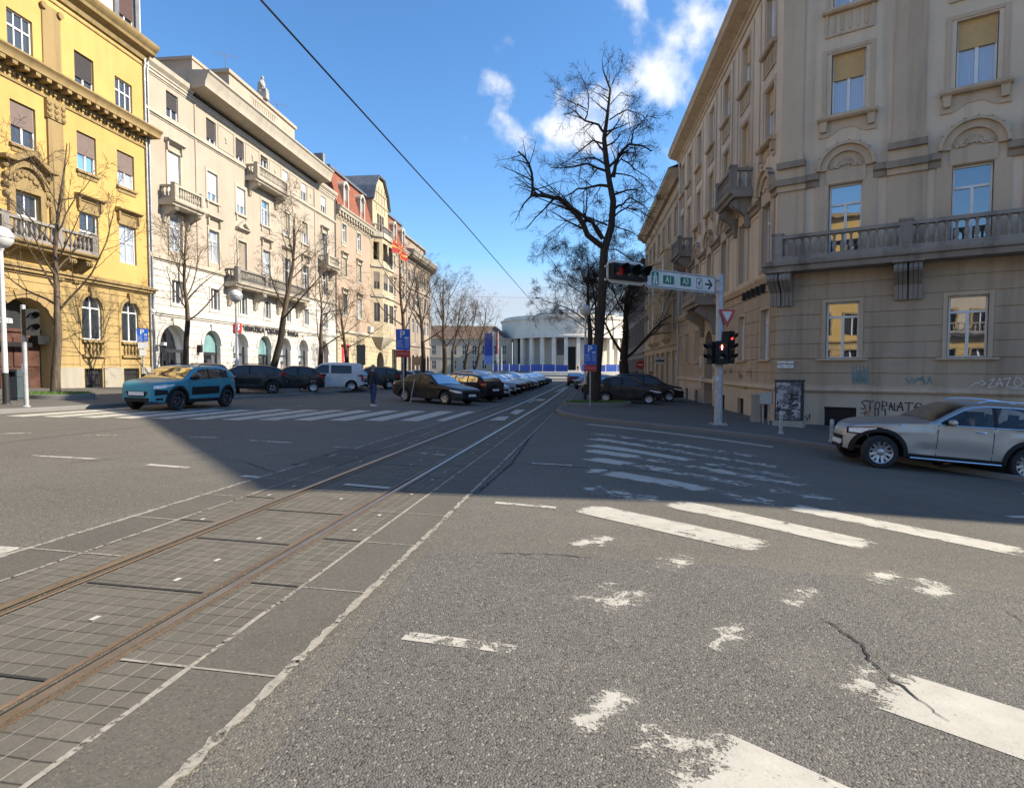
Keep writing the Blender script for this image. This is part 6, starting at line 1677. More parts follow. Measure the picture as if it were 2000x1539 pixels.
    if trim or k['chrome']:
        for s in (1, -1):
            q = MB(); q.tube([P(x, interp(belt, x) + .012, .010, s) for x in [a0 + (a1 - a0) * i / 12 for i in range(13)]], .010, 5)
            q.tube([P(x, max(interp(belt, x) + .015, T(x) - .092), .010, s) for x in [a0 - .05 + (a1 - a0 + .05) * i / 16 for i in range(17)]], .010, 5)
            q.build('window_trim', CHROME, root)
    # door shuts, handles, mirrors
    dl = [p[0] - .05 for p in k['pill'][:2]] + [k['pill'][1][1] + .03]
    for s in (1, -1):
        q = MB()
        for x in dl:
            z1 = interp(belt, x) + .01
            q.grid([[P(x - .006, zb + .06 + (z1 - zb - .06) * i / 10, .0025, s), P(x + .006, zb + .06 + (z1 - zb - .06) * i / 10, .0025, s)] for i in range(11)] if not any(abs(x - c) < ra + .02 for c in wx) else
                   [[P(x - .006, max(low(x) + .02, r + ra * .75) + (z1 - max(low(x) + .02, r + ra * .75)) * i / 10, .0025, s), P(x + .006, max(low(x) + .02, r + ra * .75) + (z1 - max(low(x) + .02, r + ra * .75)) * i / 10, .0025, s)] for i in range(11)])
        q.build('door_shut', BLACKP, root, 0, merge=False)
        for x in (k['pill'][0][1] - .22, k['pill'][1][1] - .18):
            q = MB(); z = interp(belt, x) - .10
            y = side(x, z) * s
            q.tube([(x - X0 - .11, y + s * .008, z), (x - X0 - .08, y + s * .035, z), (x - X0 + .08, y + s * .035, z), (x - X0 + .11, y + s * .008, z)], .014, 6); q.build('door_handle', pm if not k['chrome'] else CHROME, root)
        x = max(k['pill'][0][0] + .12, k['ws'][0] + .32); z = interp(belt, x) + .06; y = side(x, z)
        q = MB(); q.lathe([(.01, -.10), (.075, -.085), (.10, 0), (.085, .08), (.01, .10)], (0, 0, 0), 10, 0, 'y')
        me = q.mesh('wing_mirror', [pm if kind != 'crossover' else BLACKP], 40); me.transform(Matrix.Translation((x - X0, s * (y + .12), z + .02)) @ Matrix.Diagonal((.75, 1, .78, 1))); link('wing_mirror', me, root)
    # arch cladding, sills
    if k['clad']:
        for ci, c in enumerate(wx):
            for s in (1, -1):
                q = MB(); g = []
                for i in range(25):
                    a = -.12 + (pi + .24) * i / 24; ca, sa = -cos(a), sin(a); g.append([])
                    for rr in (ra - .012, ra + .03, ra + k['clad']):
                        x, z = c + rr * ca, r + rr * sa; x = min(max(x, .02), L - .02); g[-1].append(P(x, max(z, zb - .02), .018 if rr < ra + .05 else .008, s))
                    x, z = c + (ra - .012) * ca, r + (ra - .012) * sa; g[-1].insert(0, (x - X0, s * (side(min(max(x, .02), L - .02), max(z, zb)) - .14), z))
                q.grid(g); q.build('arch_cladding', BLACKP, root, 40, merge=False)
        patch('sill_cladding', [(fo + ra, zb - .02), (fo + wb - ra, zb - .02)], [(fo + ra, zb + .10), (fo + wb - ra, zb + .10)], BLACKP, o=.014)
        if k['chrome']: 
            for s in (1, -1):
                q = MB(); q.tube([P(fo + ra + .1 + (wb - 2 * ra - .2) * i / 6, zb + .015, .05, s) for i in range(7)], .018, 6); q.build('side_step', CHROME, root)
    if kind == 'crossover':
        patch('headlight_pod', [(.07, .50), (.40, .54)], [(.07, .69), (.40, .67)], BLACKP, o=.012, n=8)
        patch('side_bumper_panel', [(fo + ra + .18, .50), (fo + wb - ra - .12, .52)], [(fo + ra + .12, .76), (fo + wb - ra - .02, .78)], BLACKP, o=.02)
    if k['rails']:
        for s in (1, -1):
            q = MB(); xa, xb = k['ws'][1] + .15, k['rw'][0] - .1
            pts = [(x - X0, s * (side(x, T(x) - .06) - .05), T(x) + (.005 if i in (0, 8) else .035)) for i, x in enumerate([xa + (xb - xa) * j / 8 for j in range(9)])]
            q.tube(pts, .017, 6); q.build('roof_rail', CHROME if k['chrome'] else BLACKP, root)
    # front and tail
    if lights:
        hz = T(.22) - .10
        if kind == 'suv':
            patch('headlight_surround', [(.03, hz - .16), (.30, hz - .15), (.60, hz - .02)], [(.03, hz - .02), (.30, hz + .03), (.60, hz + .05)], BLACKP, o=.006, n=10)
            patch('headlight', [(.06, hz - .13), (.30, hz - .12), (.50, hz - .03)], [(.06, hz - .035), (.30, hz + .01), (.50, hz + .03)], LENS, o=.012, n=10)
        else: patch('headlight', [(.05, hz - .12), (.30, hz - .10), (.62, hz - .0)], [(.05, hz - .03), (.30, hz + .01), (.62, hz + .03)], LENS, o=.008, n=10)
        tz_ = T(L - .35) * .5 + .42 if kind not in ('van', 'mpv', 'small', 'hatch', 'estate') else 1.0
        if kind in ('sedan', 'coupe_suv'): tz_ = .86
        patch('tail_light', [(L - .42, tz_ - .05), (L - .20, tz_ - .10), (L - .03, tz_ - .10)], [(L - .42, tz_ - .02), (L - .20, tz_ + .06), (L - .03, tz_ + .05)], REDL, o=.008, n=10)
        if kind in ('mpv', 'van', 'hatch', 'small', 'estate'):
            patch('tail_light', [(L - .28, .82), (L - .06, .78)], [(L - .28, 1.08), (L - .06, 1.02)], REDL, o=.010, n=8) if kind != 'van' else patch('tail_light', [(L - .16, .62), (L - .03, .62)], [(L - .16, 1.0), (L - .03, 1.0)], REDL, o=.010, n=6)
        w0 = plan(0)
        q = MB(); q.prism([(y, z) for y, z in ((-w0 * .55, .46), (w0 * .55, .46), (w0 * .75, .62), (-w0 * .75, .62))], 0, .02); me = q.mesh('grille', BLACKP, 0); me.transform(Matrix.Translation((-X0 - .012, 0, 0)) @ Matrix.Rotation(pi / 2, 4, 'Z')); link('grille', me, root)
        q = MB(); q.prism([(y, z) for y, z in ((-w0 * .8, zb + .03), (w0 * .8, zb + .03), (w0 * .86, zb + .15), (-w0 * .86, zb + .15))], 0, .02); me = q.mesh('air_intake', BLACKP, 0); me.transform(Matrix.Translation((-X0 - .012, 0, 0)) @ Matrix.Rotation(pi / 2, 4, 'Z')); link('air_intake', me, root)
        patch('fog_light', [(.10, zb + .08), (.28, zb + .09)], [(.10, zb + .15), (.28, zb + .16)], BLACKP if detail else LENS, o=.008, n=4)
        q = MB(); q.box(L - X0 - .02, L - X0 + .015, -plan(L) * .9, plan(L) * .9, zb + .14, zb + .34); q.build('rear_bumper_trim', BLACKP, root)
    if plate:
        q = MB(); q.box(-X0 - .035, -X0 - .014, -.26, .26, .42 if kind != 'crossover' else .50, .53 if kind != 'crossover' else .61); q.build('number_plate', NPLATE, root)
        q = MB(); q.box(L - X0 + .012, L - X0 + .03, -.26, .26, .60, .71); q.build('number_plate', NPLATE, root)
    d, t, m = wheel_meshes(r, style or k['style'])
    for x in wx:
        for s in (1, -1):
            o = link('wheel', d, root, (x - X0, s * (Wd / 2 - .115), r), 0 if s < 0 else pi)
            link('tyre', t, o); link('rim', m, o)
    return root, P, X0, side, T
def facing(dx, dy): return atan2(-dy, -dx)     # nose direction to object heading
def place(px, Y, dz=0):
    u = (px - 1000) / FPX; x = u * Y * 1.0; return Vector((x, Y, G(x, Y) + dz))
# silver suv in the right foreground, driver at the wheel
SUVC = (.42, .41, .39)
fw = Vector((8.22, 12.9)); rwv = Vector((11.05, 12.40)); mid = (fw + rwv) / 2
dd = (fw - rwv).normalized(); nn_ = Vector((dd.y, -dd.x))
ctr = mid + Vector((0, .80))
suv, SP_, SX0, sside, sT = car('suv', (ctr.x, ctr.y, G(ctr.x, ctr.y - .4)), facing(dd.x, dd.y), SUVC, 'silver beige sport utility car with a driver, cut off by the right edge', group=None, name='moving_car', metal=.75, interior=True)
# teal crossover turning in on the left
c = Vector((-11.35, 20.35)); d = Vector((-.10, -.995)); 
car('crossover', (c.x - .05, c.y, G(c.x, c.y)), facing(-.12, -.99), (.045, .27, .35), 'bright teal crossover with black wheel arches and dark side panels', group=None, name='moving_car', metal=.1)
# row along the left pavement
LP_ = [('hatch', 405, 29.3, (.55, -.83), (.012, .016, .03), 'dark navy hatchback half hidden behind the teal crossover', .3), ('crossover', 478, 30.4, (-.92, -.40), (.022, .026, .034), 'dark blue grey crossover next to the lamp post, tail to the right', .4), ('small', 569, 34.2, (-.93, -.36), (.010, .011, .012), 'black compact car between two trees, tail to the right', .2),
       ('van', 642, 38.5, (-.95, -.32), (.60, .62, .63), 'white panel van behind the dark litter bin', 0), ('hatch', 688, 41.5, (.60, -.80), (.06, .07, .08), 'dark silver car nosing out beside the white van', .5), ('mpv', 722, 45.5, (-.93, -.36), (.035, .030, .026), 'dark brown people carrier behind the walking man', .3), ('hatch', 772, 55, (-.93, -.36), (.55, .56, .57), 'white hatchback far back under the tall bare tree', 0), ('estate', 806, 60, (-.93, -.36), (.20, .21, .22), 'grey estate car far back before the rounded house', .4)]
for kd, px, Y, h, cl, lb, mt in LP_:
    p = place(px, Y, .10); car(kd, p, facing(*h), cl, lb, group='cars parked along the left pavement', metal=mt)
# double row in the middle of the street, noses or tails towards the track
MID = [('sedan', 27.9 + 1.0, 1, (.032, .034, .038), 'dark grey saloon first in the middle row, by the zebra crossing', .4), ('estate', 32.4, -1, (.010, .011, .016), 'black saloon with chrome window trim, second in the middle row', .2), ('hatch', 35.3, 1, (.55, .57, .60), 'small white car, only its nose showing behind the black saloon', 0), ('coupe_suv', 38.6, 1, (.50, .53, .58), 'large white sloping-roof sport utility car in the middle row', 0), ('hatch', 41.9, 1, (.03, .025, .03), 'dark plum hatchback right behind the large white car', .2), ('hatch', 44.8, 1, (.32, .025, .02), 'red hatchback in the middle row', 0),
       ('estate', 47.8, 1, (.018, .022, .022), 'black estate just past the red hatchback', .2), ('mpv', 50.9, 1, (.26, .24, .21), 'beige people carrier in the middle row', .5), ('hatch', 54.0, 1, (.50, .52, .55), 'white car in the far part of the middle row', 0), ('estate', 57.3, 1, (.02, .024, .035), 'dark blue estate far along the middle row', .3), ('hatch', 60.6, 1, (.10, .02, .025), 'dark red car far along the middle row', 0), ('hatch', 64.0, 1, (.14, .15, .16), 'grey car third from the far end of the middle row', .5), ('mpv', 68.0, 1, (.04, .03, .03), 'dark people carrier second from the far end of the middle row', .2), ('hatch', 72.4, 1, (.25, .26, .28), 'grey car at the far end of the middle row', .5)]
for i, (kd, Y, sg, cl, lb, mt) in enumerate(MID):
    k = KIND[kd]; h = Vector((.80, -.60)).normalized()
    tip = Vector((TC(Y) - 2.15 - (.45 if i == 0 else 0), Y - 1.2)); c = tip - h * (k['L'] / 2 + .1)
    hh = h * sg
    car(kd, (c.x, c.y, G(c.x, c.y)), facing(hh.x, hh.y), cl, lb, group='cars parked in the middle row', metal=mt, trim=(kd == 'estate'))
# right-hand side
p = place(1226, 33.2, .11); car('small', (p.x, p.y, p.z), facing(.97, -.25), (.028, .03, .034), 'small dark grey car parked on the right pavement behind the big tree', group='cars parked on the right pavement', metal=.2)
p = place(1262, 36.8, .11); car('mpv', (p.x, p.y, p.z), facing(.97, -.22), (.012, .012, .013), 'black people carrier behind the small dark car', group='cars parked on the right pavement', metal=.1)
p = place(1186, 37.0, .11); car('small', (p.x, p.y, p.z), facing(.35, .93), (.34, .33, .31), 'pale beige hatchback seen from behind, between the lamp post and the big tree', group='cars parked on the right pavement', metal=.3)
p = place(1172, 46, .11); car('hatch', (p.x, p.y, p.z), facing(.5, .86), (.28, .29, .30), 'silver hatchback beyond the right lamp post', group='cars parked on the right pavement', metal=.5)
p = place(1153, 54, .11); car('hatch', (p.x, p.y, p.z), facing(-.5, -.86), (.05, .05, .055), 'dark car parked at the kerb just left of the right lamp post', group='cars parked on the right pavement', metal=.3)
p = place(1123, 70, .0); car('hatch', (p.x, p.y, p.z), facing(.135, 1), (.13, .02, .018), 'dark red car driving away at the end of the tram track', group=None, name='moving_car')
# ------------------------------------------------------------------ bare trees
def bark(name, c):
    t = NT(name)
    n1 = t.noise(3, 6, .7, (5, 5, .9)); n2 = t.noise(22, 4)
    k = t.mix(t.ramp(n1, .35, .65), sc3(c, .55), sc3(c, 1.35)); t.col(t.mix(t.ramp(n2, .5, .8, 0, .4), k, (c[0] * 1.5, c[1] * 1.6, c[2] * 1.2)))
    t.rough(.95); t.b.inputs['Specular IOR Level'].default_value = .1; t.bump(n1, .7, .04); return t.m
BARK = bark('bark_dark', (.055, .046, .038)); BARKL = bark('bark_grey', (.12, .095, .07)); TWIG = bark('twig', (.125, .095, .068)); TWIGD = bark('twig_dark', (.055, .044, .036))
GRASS = plain('grass_blade', (.10, .19, .03), .8, var=.5, scale=8)
def branch(mb, rnd, p, d, L, r, lvl, prm):
    # one limb: bends, tapers, then carries finer limbs
    n = (7, 6, 5, 3, 2)[min(lvl, 4)]; sides = (7, 6, 4, 3, 3)[min(lvl, 4)]
    pts, rad = [p.copy()], [r]; d = d.normalized()
    for i in range(n):
        w = prm['wob']
        d = (d + Vector((rnd.gauss(0, w), rnd.gauss(0, w), rnd.gauss(0, w) + prm['up'][min(lvl, len(prm['up']) - 1)]))).normalized()
        p = p + d * (L / n); pts.append(p.copy()); rad.append(max(prm.get('rmin', .006), r * (1 - .72 * (i + 1) / n)))
    mb.tube(pts, rad, sides, 0, False)
    twigs(mb, rnd, pts, rad, L, lvl, prm)
def twigs(mb, rnd, pts, rad, L, lvl, prm, t0=.22):
    if lvl >= prm['max']: return
    k = prm['n'][min(lvl, len(prm['n']) - 1)]; n = len(pts) - 1
    k = int(k * prm.get('dens', 1) + rnd.random())
    for j in range(k):
        t = t0 + (1 - t0) * (j + rnd.random()) / k
        i = min(n - 1, int(t * n)); f = t * n - i
        q = pts[i].lerp(pts[i + 1], f); dd = (pts[i + 1] - pts[i]).normalized()
        ax = dd.orthogonal().normalized(); ax.rotate(Matrix.Rotation(rnd.uniform(0, 2 * pi), 3, dd))
        a = radians(rnd.gauss(prm['ang'], 11)); nd = dd * cos(a) + ax * sin(a)
        l = L * prm['ratio'] * (1.15 - .55 * t) * rnd.uniform(.65, 1.25)
        l = min(l, prm.get('lmax', 99)) if lvl == 0 else l
        branch(mb, rnd, q, nd, max(l, .25), max(prm.get('rmin', .006), min(rad[i] * .62, rad[i] * (.36 + .2 * rnd.random()))), lvl + 1, prm)
def flare(mb, pts, rad, n=14):
    # trunk with buttressed foot
    mb.tube(pts, rad, n, 0, False)
def street_tree(loc, H, ht, spread, seed, label, lean=(0, 0), bm=BARK, tm=TWIG, r0=.16, dens=1.0, limbs=6, group='bare street trees', fork=False, up=(.10, .05, .02, -.02), mx=4, ang=42):
    rnd = random.Random(seed)
    o = thing('street_tree', loc, label, 'tree', group)
    prm = dict(wob=.10, up=up, max=mx, n=[9, 7, 6, 4], ang=ang, ratio=.52, dens=dens * .8, rmin=.005)
    tk, cr = MB(), MB()
    top = Vector((lean[0], lean[1], ht)); pts = [Vector((0, 0, -.15)), Vector((0, 0, .12)), Vector((lean[0] * .2 + rnd.gauss(0, .03), lean[1] * .2, ht * .3)), Vector((lean[0] * .6 + rnd.gauss(0, .05), lean[1] * .6, ht * .68)), top]
    flare(tk, pts, [r0 * 1.55, r0 * 1.15, r0, r0 * .88, r0 * .8])
    # leader and limbs
    lead = [top]; d = Vector((lean[0] * .1, lean[1] * .1, 1))
    n = 6
    for i in range(n):
        d = (d + Vector((rnd.gauss(0, .09), rnd.gauss(0, .09), .25))).normalized(); lead.append(lead[-1] + d * ((H - ht) / n))
    lr = [r0 * .78 * (1 - .85 * i / n) for i in range(n + 1)]
    cr.tube(lead, lr, 7, 0, False)
    twigs(cr, rnd, lead, lr, (H - ht), 1, dict(prm, ratio=.35), .1)
    for j in range(limbs):
        t = j / limbs; i = min(n - 1, int(t * n * .75)); q = lead[i].lerp(lead[i + 1], rnd.random() * .8) if j else top
        a = j * 2.4 + rnd.uniform(-.4, .4); el = rnd.uniform(.45, .9) + .4 * t
        nd = Vector((cos(a) * cos(el), sin(a) * cos(el), sin(el)))
        branch(cr, rnd, q, nd, spread * (1.1 - .5 * t) * rnd.uniform(.85, 1.15), lr[i] * .38, 0, prm)
    tk.build('trunk', bm, o, 60, merge=False); cr.build('crown', tm, o, 60, merge=False)
    return o
# --- the tall lime by the right kerb: main limbs follow the photograph, the fine ones are grown
rnd = random.Random(11)
TY = 30.0; TB = Vector((4.17, TY, G(4.17, TY)))
big = thing('lime_tree', TB, 'tall bare lime tree on the corner pavement with a long elbowed limb over the road', 'tree')
def tp(px, py, dy=0): return at(px, py, TY + dy) - TB
tk, cr = MB(), MB()
trunk = [(1160, 800), (1161, 785), (1165, 730), (1171, 650), (1177, 560), (1180, 489), (1194, 443), (1198, 394), (1190, 353), (1184, 312), (1180, 271), (1187, 222), (1192, 175), (1178, 138), (1176, 116)]
rads = [.36, .29, .24, .23, .22, .205, .175, .16, .14, .14, .115, .08, .055, .03, .012]
tpts = [tp(*q) for q in trunk]; flare(tk, tpts[:7], rads[:7], 16); cr.tube(tpts[6:], rads[6:], 9, 0, False)
BP = dict(wob=.085, up=(.02, .01, -.01, -.04), max=4, n=[9, 8, 6, 5], ang=46, ratio=.40, dens=.82, rmin=.0046, lmax=2.4)
twigs(cr, rnd, tpts[7:], rads[7:], 6.5, 1, dict(BP, ratio=.22, n=[9, 16, 5, 4]), .1)
limbs = [([(1180, 484), (1147, 459), (1128, 421), (1093, 388), (1071, 384), (1038, 381), (1040, 353), (1033, 320), (1012, 296)], .19, .05, -2.0), ([(1177, 467), (1158, 435), (1128, 413), (1098, 392)], .13, .07, -1.0), ([(1188, 364), (1172, 362), (1153, 366), (1128, 369), (1104, 384), (1075, 392)], .10, .025, 1.5),
    ([(1186, 335), (1147, 320), (1120, 327), (1076, 328)], .085, .02, -1.5), ([(1181, 320), (1158, 308), (1126, 313)], .07, .03, 2.0), ([(1180, 282), (1158, 275), (1131, 296), (1093, 323)], .065, .02, 1.0), ([(1181, 260), (1169, 244), (1142, 236), (1123, 216), (1100, 224)], .085, .025, -1.0), ([(1142, 236), (1149, 211), (1142, 162), (1128, 140)], .05, .012, .5), ([(1146, 214), (1122, 203), (1104, 192), (1082, 181)], .035, .012, -1.0),
    ([(1198, 347), (1209, 304), (1229, 282), (1254, 285), (1273, 296)], .12, .03, -1.6), ([(1233, 282), (1237, 255), (1265, 227), (1289, 233)], .055, .015, .8), ([(1186, 285), (1202, 275), (1213, 257), (1248, 244)], .06, .015, 1.8), ([(1213, 311), (1240, 331), (1284, 366)], .05, .015, 1.2), ([(1202, 339), (1235, 345), (1256, 364), (1278, 388)], .05, .015, -1.0), ([(1200, 380), (1224, 372), (1246, 373)], .075, .035, 1.0),
    ([(1199, 410), (1218, 399), (1232, 386), (1254, 399), (1269, 413)], .075, .02, -1.4), ([(1199, 424), (1224, 406), (1251, 411), (1270, 426)], .06, .018, 1.5), ([(1191, 181), (1202, 148), (1213, 132)], .03, .01, .5), ([(1192, 205), (1213, 181), (1240, 189)], .03, .01, -.6), ([(1188, 178), (1169, 167), (1142, 167)], .03, .01, .6), ([(1186, 440), (1150, 425), (1110, 430), (1060, 465)], .06, .015, 2.2), ([(1182, 470), (1165, 440), (1190, 430)], .06, .03, 1.0), ([(1196, 440), (1225, 450), (1262, 478)], .045, .012, -1.2), ([(1190, 235), (1225, 215), (1255, 225), (1272, 245)], .045, .012, -1.4)]
for q, ra_, rb_, dy in limbs:
    n = len(q); pts = [tp(px, py, dy * i / (n - 1)) for i, (px, py) in enumerate(q)]; rr = [.82 * (ra_ + (rb_ - ra_) * i / (n - 1)) for i in range(n)]
    # one extra joint between the traced ones so that the limb bends softly
    P2, R2 = [pts[0]], [rr[0]]
    for i in range(n - 1):
        m = pts[i].lerp(pts[i + 1], .5) + Vector((rnd.gauss(0, .04), rnd.gauss(0, .06), rnd.gauss(0, .04))); P2 += [m, pts[i + 1]]; R2 += [(rr[i] + rr[i + 1]) / 2, rr[i + 1]]
    cr.tube(P2, R2, 7, 0, False)
    ln = sum((b - a).length for a, b in zip(P2, P2[1:]))
    twigs(cr, rnd, P2, R2, max(3.2, min(6.0, ln)), 1, dict(BP, n=[9, int(6 + ln * 2.6), 6, 5], ratio=.38), .12)
tk.build('trunk', BARK, big, 60, merge=False); cr.build('crown', TWIGD, big, 60, merge=False)
MIST = plain('mistletoe_leaf', (.055, .06, .02), .7, var=.4)
for px, py, r_ in ((1237, 301, .55), (1158, 331, .40), (1170, 394, .45), (1224, 296, .35), (1150, 372, .25), (1255, 322, .25)):
    q = MB(); c = tp(px, py, rnd.uniform(-1, 1))
    for k in range(int(130 * r_ / .5)):
        v = Vector((rnd.gauss(0, .42), rnd.gauss(0, .42), rnd.gauss(-.15, .5))) * r_; a = Vector((rnd.gauss(0, 1), rnd.gauss(0, 1), rnd.gauss(0, 1))).normalized(); b = a.orthogonal().normalized()
        p = c + v; q.face([p - a * .06, p + b * .022, p + a * .06, p - b * .022])
        if k % 3 == 0: q.tube([c, p], .006, 3, 0, False)
    q.build('mistletoe_clump', MIST, big, 0, merge=False)
# --- the others
def tree_px(px, Y, H, ht, sp, seed, label, dz=.1, **k):
    u = (px - 1000) / FPX; x = u * Y; return street_tree((x, Y, G(x, Y) + dz), H, ht, sp, seed, label, **k)
tree_px(107, 21.4, 9.3, 3.1, 3.6, 3, 'slender bare tree in a kerbed grass bed before the yellow house', bm=BARKL, r0=.145, lean=(.1, .1), dens=.8, limbs=8, mx=3)
tree_px(364, 30.6, 8.6, 3.6, 3.6, 5, 'bare tree with upswept limbs in front of the bank entrance', r0=.15, lean=(.15, 0), dens=.85, limbs=8, mx=3)
tree_px(528, 34.5, 10.5, 4.2, 4.2, 8, 'bare tree with a dark leaning trunk in front of the bank sign', r0=.21, lean=(.75, .2), dens=.8, limbs=6, up=(.02, .03, .0, -.03))
tree_px(624, 38.5, 7.2, 2.6, 3.4, 12, 'small forked bare tree beside the dark litter bin', r0=.17, lean=(.1, .1), dens=.7, limbs=6, up=(.03, 0, -.02, -.04), ang=50)
tree_px(676, 43.5, 6.8, 2.8, 3.6, 14, 'low tangled bare tree before the red shop signs', r0=.16, dens=.65, limbs=6, up=(.02, 0, -.02, -.04), ang=52)
tree_px(790, 48, 11.2, 4.6, 5.2, 16, 'tall straight bare tree behind the blue parking sign', r0=.20, dens=.6, limbs=8)
tree_px(826, 58, 11.5, 4.2, 5.2, 18, 'bare tree next behind the tall straight one', r0=.24, dens=.85, limbs=7)
tree_px(868, 68, 12.0, 4.0, 5.6, 21, 'thick-trunked bare tree in front of the rounded house', r0=.30, dens=.9, limbs=7)
tree_px(884, 77, 11.5, 4.0, 5.5, 22, 'bare tree close behind the thick-trunked one', r0=.22, dens=.85, limbs=6)
tree_px(907, 86, 12.0, 3.8, 5.8, 24, 'bare leaning tree, second from the flagpoles', r0=.26, dens=.85, limbs=7, lean=(.4, 0))
tree_px(924, 94, 12.0, 3.8, 6.5, 25, 'strongly leaning bare tree nearest the flagpoles', r0=.26, dens=.7, limbs=6, lean=(.9, 0))
tree_px(1222, 46, 9.6, 2.6, 5.4, 30, 'stout forked bare tree behind the small dark car', r0=.42, dens=1.1, limbs=6, bm=BARK, tm=TWIGD, lean=(-.2, 0), up=(.03, .02, 0, -.04), group='bare trees on the right pavement')
tree_px(1152, 43, 10.2, 4.5, 5.0, 31, 'densely twigged bare tree right behind the tall lime', r0=.22, dens=1.3, limbs=9, tm=TWIGD, up=(0, -.01, -.03, -.05), ang=52, group='bare trees on the right pavement')
tree_px(1163, 58, 10.5, 4.5, 5.6, 33, 'dense bare tree farther along the right pavement', r0=.24, dens=1.15, limbs=8, tm=TWIGD, ang=50, group='bare trees on the right pavement')
# --- kerbed beds with grass
def bed(c, rx, ry, label, seed, dz=.115, h=.16, n=700, grp='kerbed tree beds'):
    rnd = random.Random(seed); o = thing('tree_bed', (c[0], c[1], G(*c) + dz), label, 'tree bed', grp)
    q = MB(); m = 40
    pr = [(1, -.05), (1, h * .85), (.985, h), (.90, h), (.88, h * .8)]
    q.grid([[(rx * k * cos(2 * pi * i / m), ry * k * sin(2 * pi * i / m), z) for k, z in pr] for i in range(m + 1)]); q.build('edging_stone', KERB, o, 30)
    q = MB(); q.grid([[(rx * .9 * k * cos(2 * pi * i / m), ry * .9 * k * sin(2 * pi * i / m), h * .75 + .06 * (1 - k)) for k in (0, .35, .7, 1)] for i in range(m + 1)]); q.build('soil', stucco('soil', (.085, .075, .05), .5, 0, .8), o)
    q = MB()
    for k in range(n):
        a, r_ = rnd.uniform(0, 2 * pi), sqrt(rnd.random()) * .9; x, y = rx * r_ * cos(a), ry * r_ * sin(a)
        hh = rnd.uniform(.05, .15); dx, dy = rnd.gauss(0, .05), rnd.gauss(0, .05); b = rnd.uniform(0, pi); w_ = .012
        q.face([(x - w_ * cos(b), y - w_ * sin(b), h * .72), (x + w_ * cos(b), y + w_ * sin(b), h * .72), (x + dx, y + dy, h * .75 + hh)])
    g = q.build('grass', GRASS, o, 0, merge=False); g['kind'] = 'stuff'
bed((-16.5, 21.3), 1.25, .95, 'round kerbed bed of grass under the slender tree before the yellow house', 1, n=2600)
bed((4.3, 29.9), 1.75, 1.2, 'kerbed grass bed round the foot of the tall lime', 2, n=2600)
for px, Y, lb in ((536, 33.8, 'kerbed bed at the foot of the leaning tree'), (640, 37.6, 'kerbed bed next to the dark litter bin')):
    u = (px - 1000) / FPX; bed((u * Y, Y), 1.5, .7, lb, px, n=400)
# ------------------------------------------------------------------ street furniture
PWHITE = plain('painted_white', (.62, .62, .60), .5, var=.12); PBLACK = plain('painted_black', (.02, .02, .02), .6); BLUEP = plain('sign_blue', (.012, .10, .46), .4, var=.06); REDP = plain('sign_panel_red', (.45, .03, .03), .4, var=.1); SGREEN = plain('sign_green', (.005, .17, .10), .4, var=.05)
GLOBE = plain('opal_globe', (.58, .58, .56), .35, var=.06); POLEG = plain('pole_grey', (.40, .41, .41), .5, .2, .2, 7); RLIT = emis('red_lamp_lit', (.9, .05, .03), 1.2); RDIM = emis('red_lamp_dim', (.25, .014, .010), .06); LOFF = plain('lamp_off', (.02, .022, .02), .2, coat=1)
def lamp_post(px, Y, h, label, dz=.115, black=.95, rg=.33):
    u = (px - 1000) / FPX; x = u * Y
    o = thing('street_lamp', (x, Y, G(x, Y) + dz), label, 'street lamp', 'globe street lamps')
    q = MB(); q.lathe([(.13, -.05), (.12, .02), (.095, .05), (.085, black)], (0, 0, 0), 14); q.build('base', PBLACK, o)
    q = MB(); q.lathe([(.075, black), (.055, h - rg - .08), (.075, h - rg - .06), (.10, h - rg + .02)], (0, 0, 0), 14); q.build('pole', PWHITE, o)
    g = MB(); g.lathe([(rg * sin(pi * i / 14) + .001, h - rg * cos(pi * i / 14)) for i in range(15)], (0, 0, 0), 24); lg = g.build('lamp_globe', GLOBE, o, 60)
    q = MB(); q.lathe([(rg + .004, h - .03), (rg + .012, h - .01), (rg + .004, h + .01)], (0, 0, 0), 24, cap=False); q.build('seam_ring', GALV, lg)
    return o
lamp_post(11, 17.8, 5.0, 'white lamp post with black foot at the left edge before the doorway')
lamp_post(464, 30.4, 4.95, 'lamp post with globe standing before the bank windows')
lamp_post(1143, 33.8, 5.15, 'lamp post with globe just left of the tall lime trunk')
def sgn_txt(root, M, rows):
    for t_, sz, z, x, al in rows: lettering(t_, sz, PWHITE, M @ Matrix.Translation((x, -.026, z)), root, ext=.002, align=al)
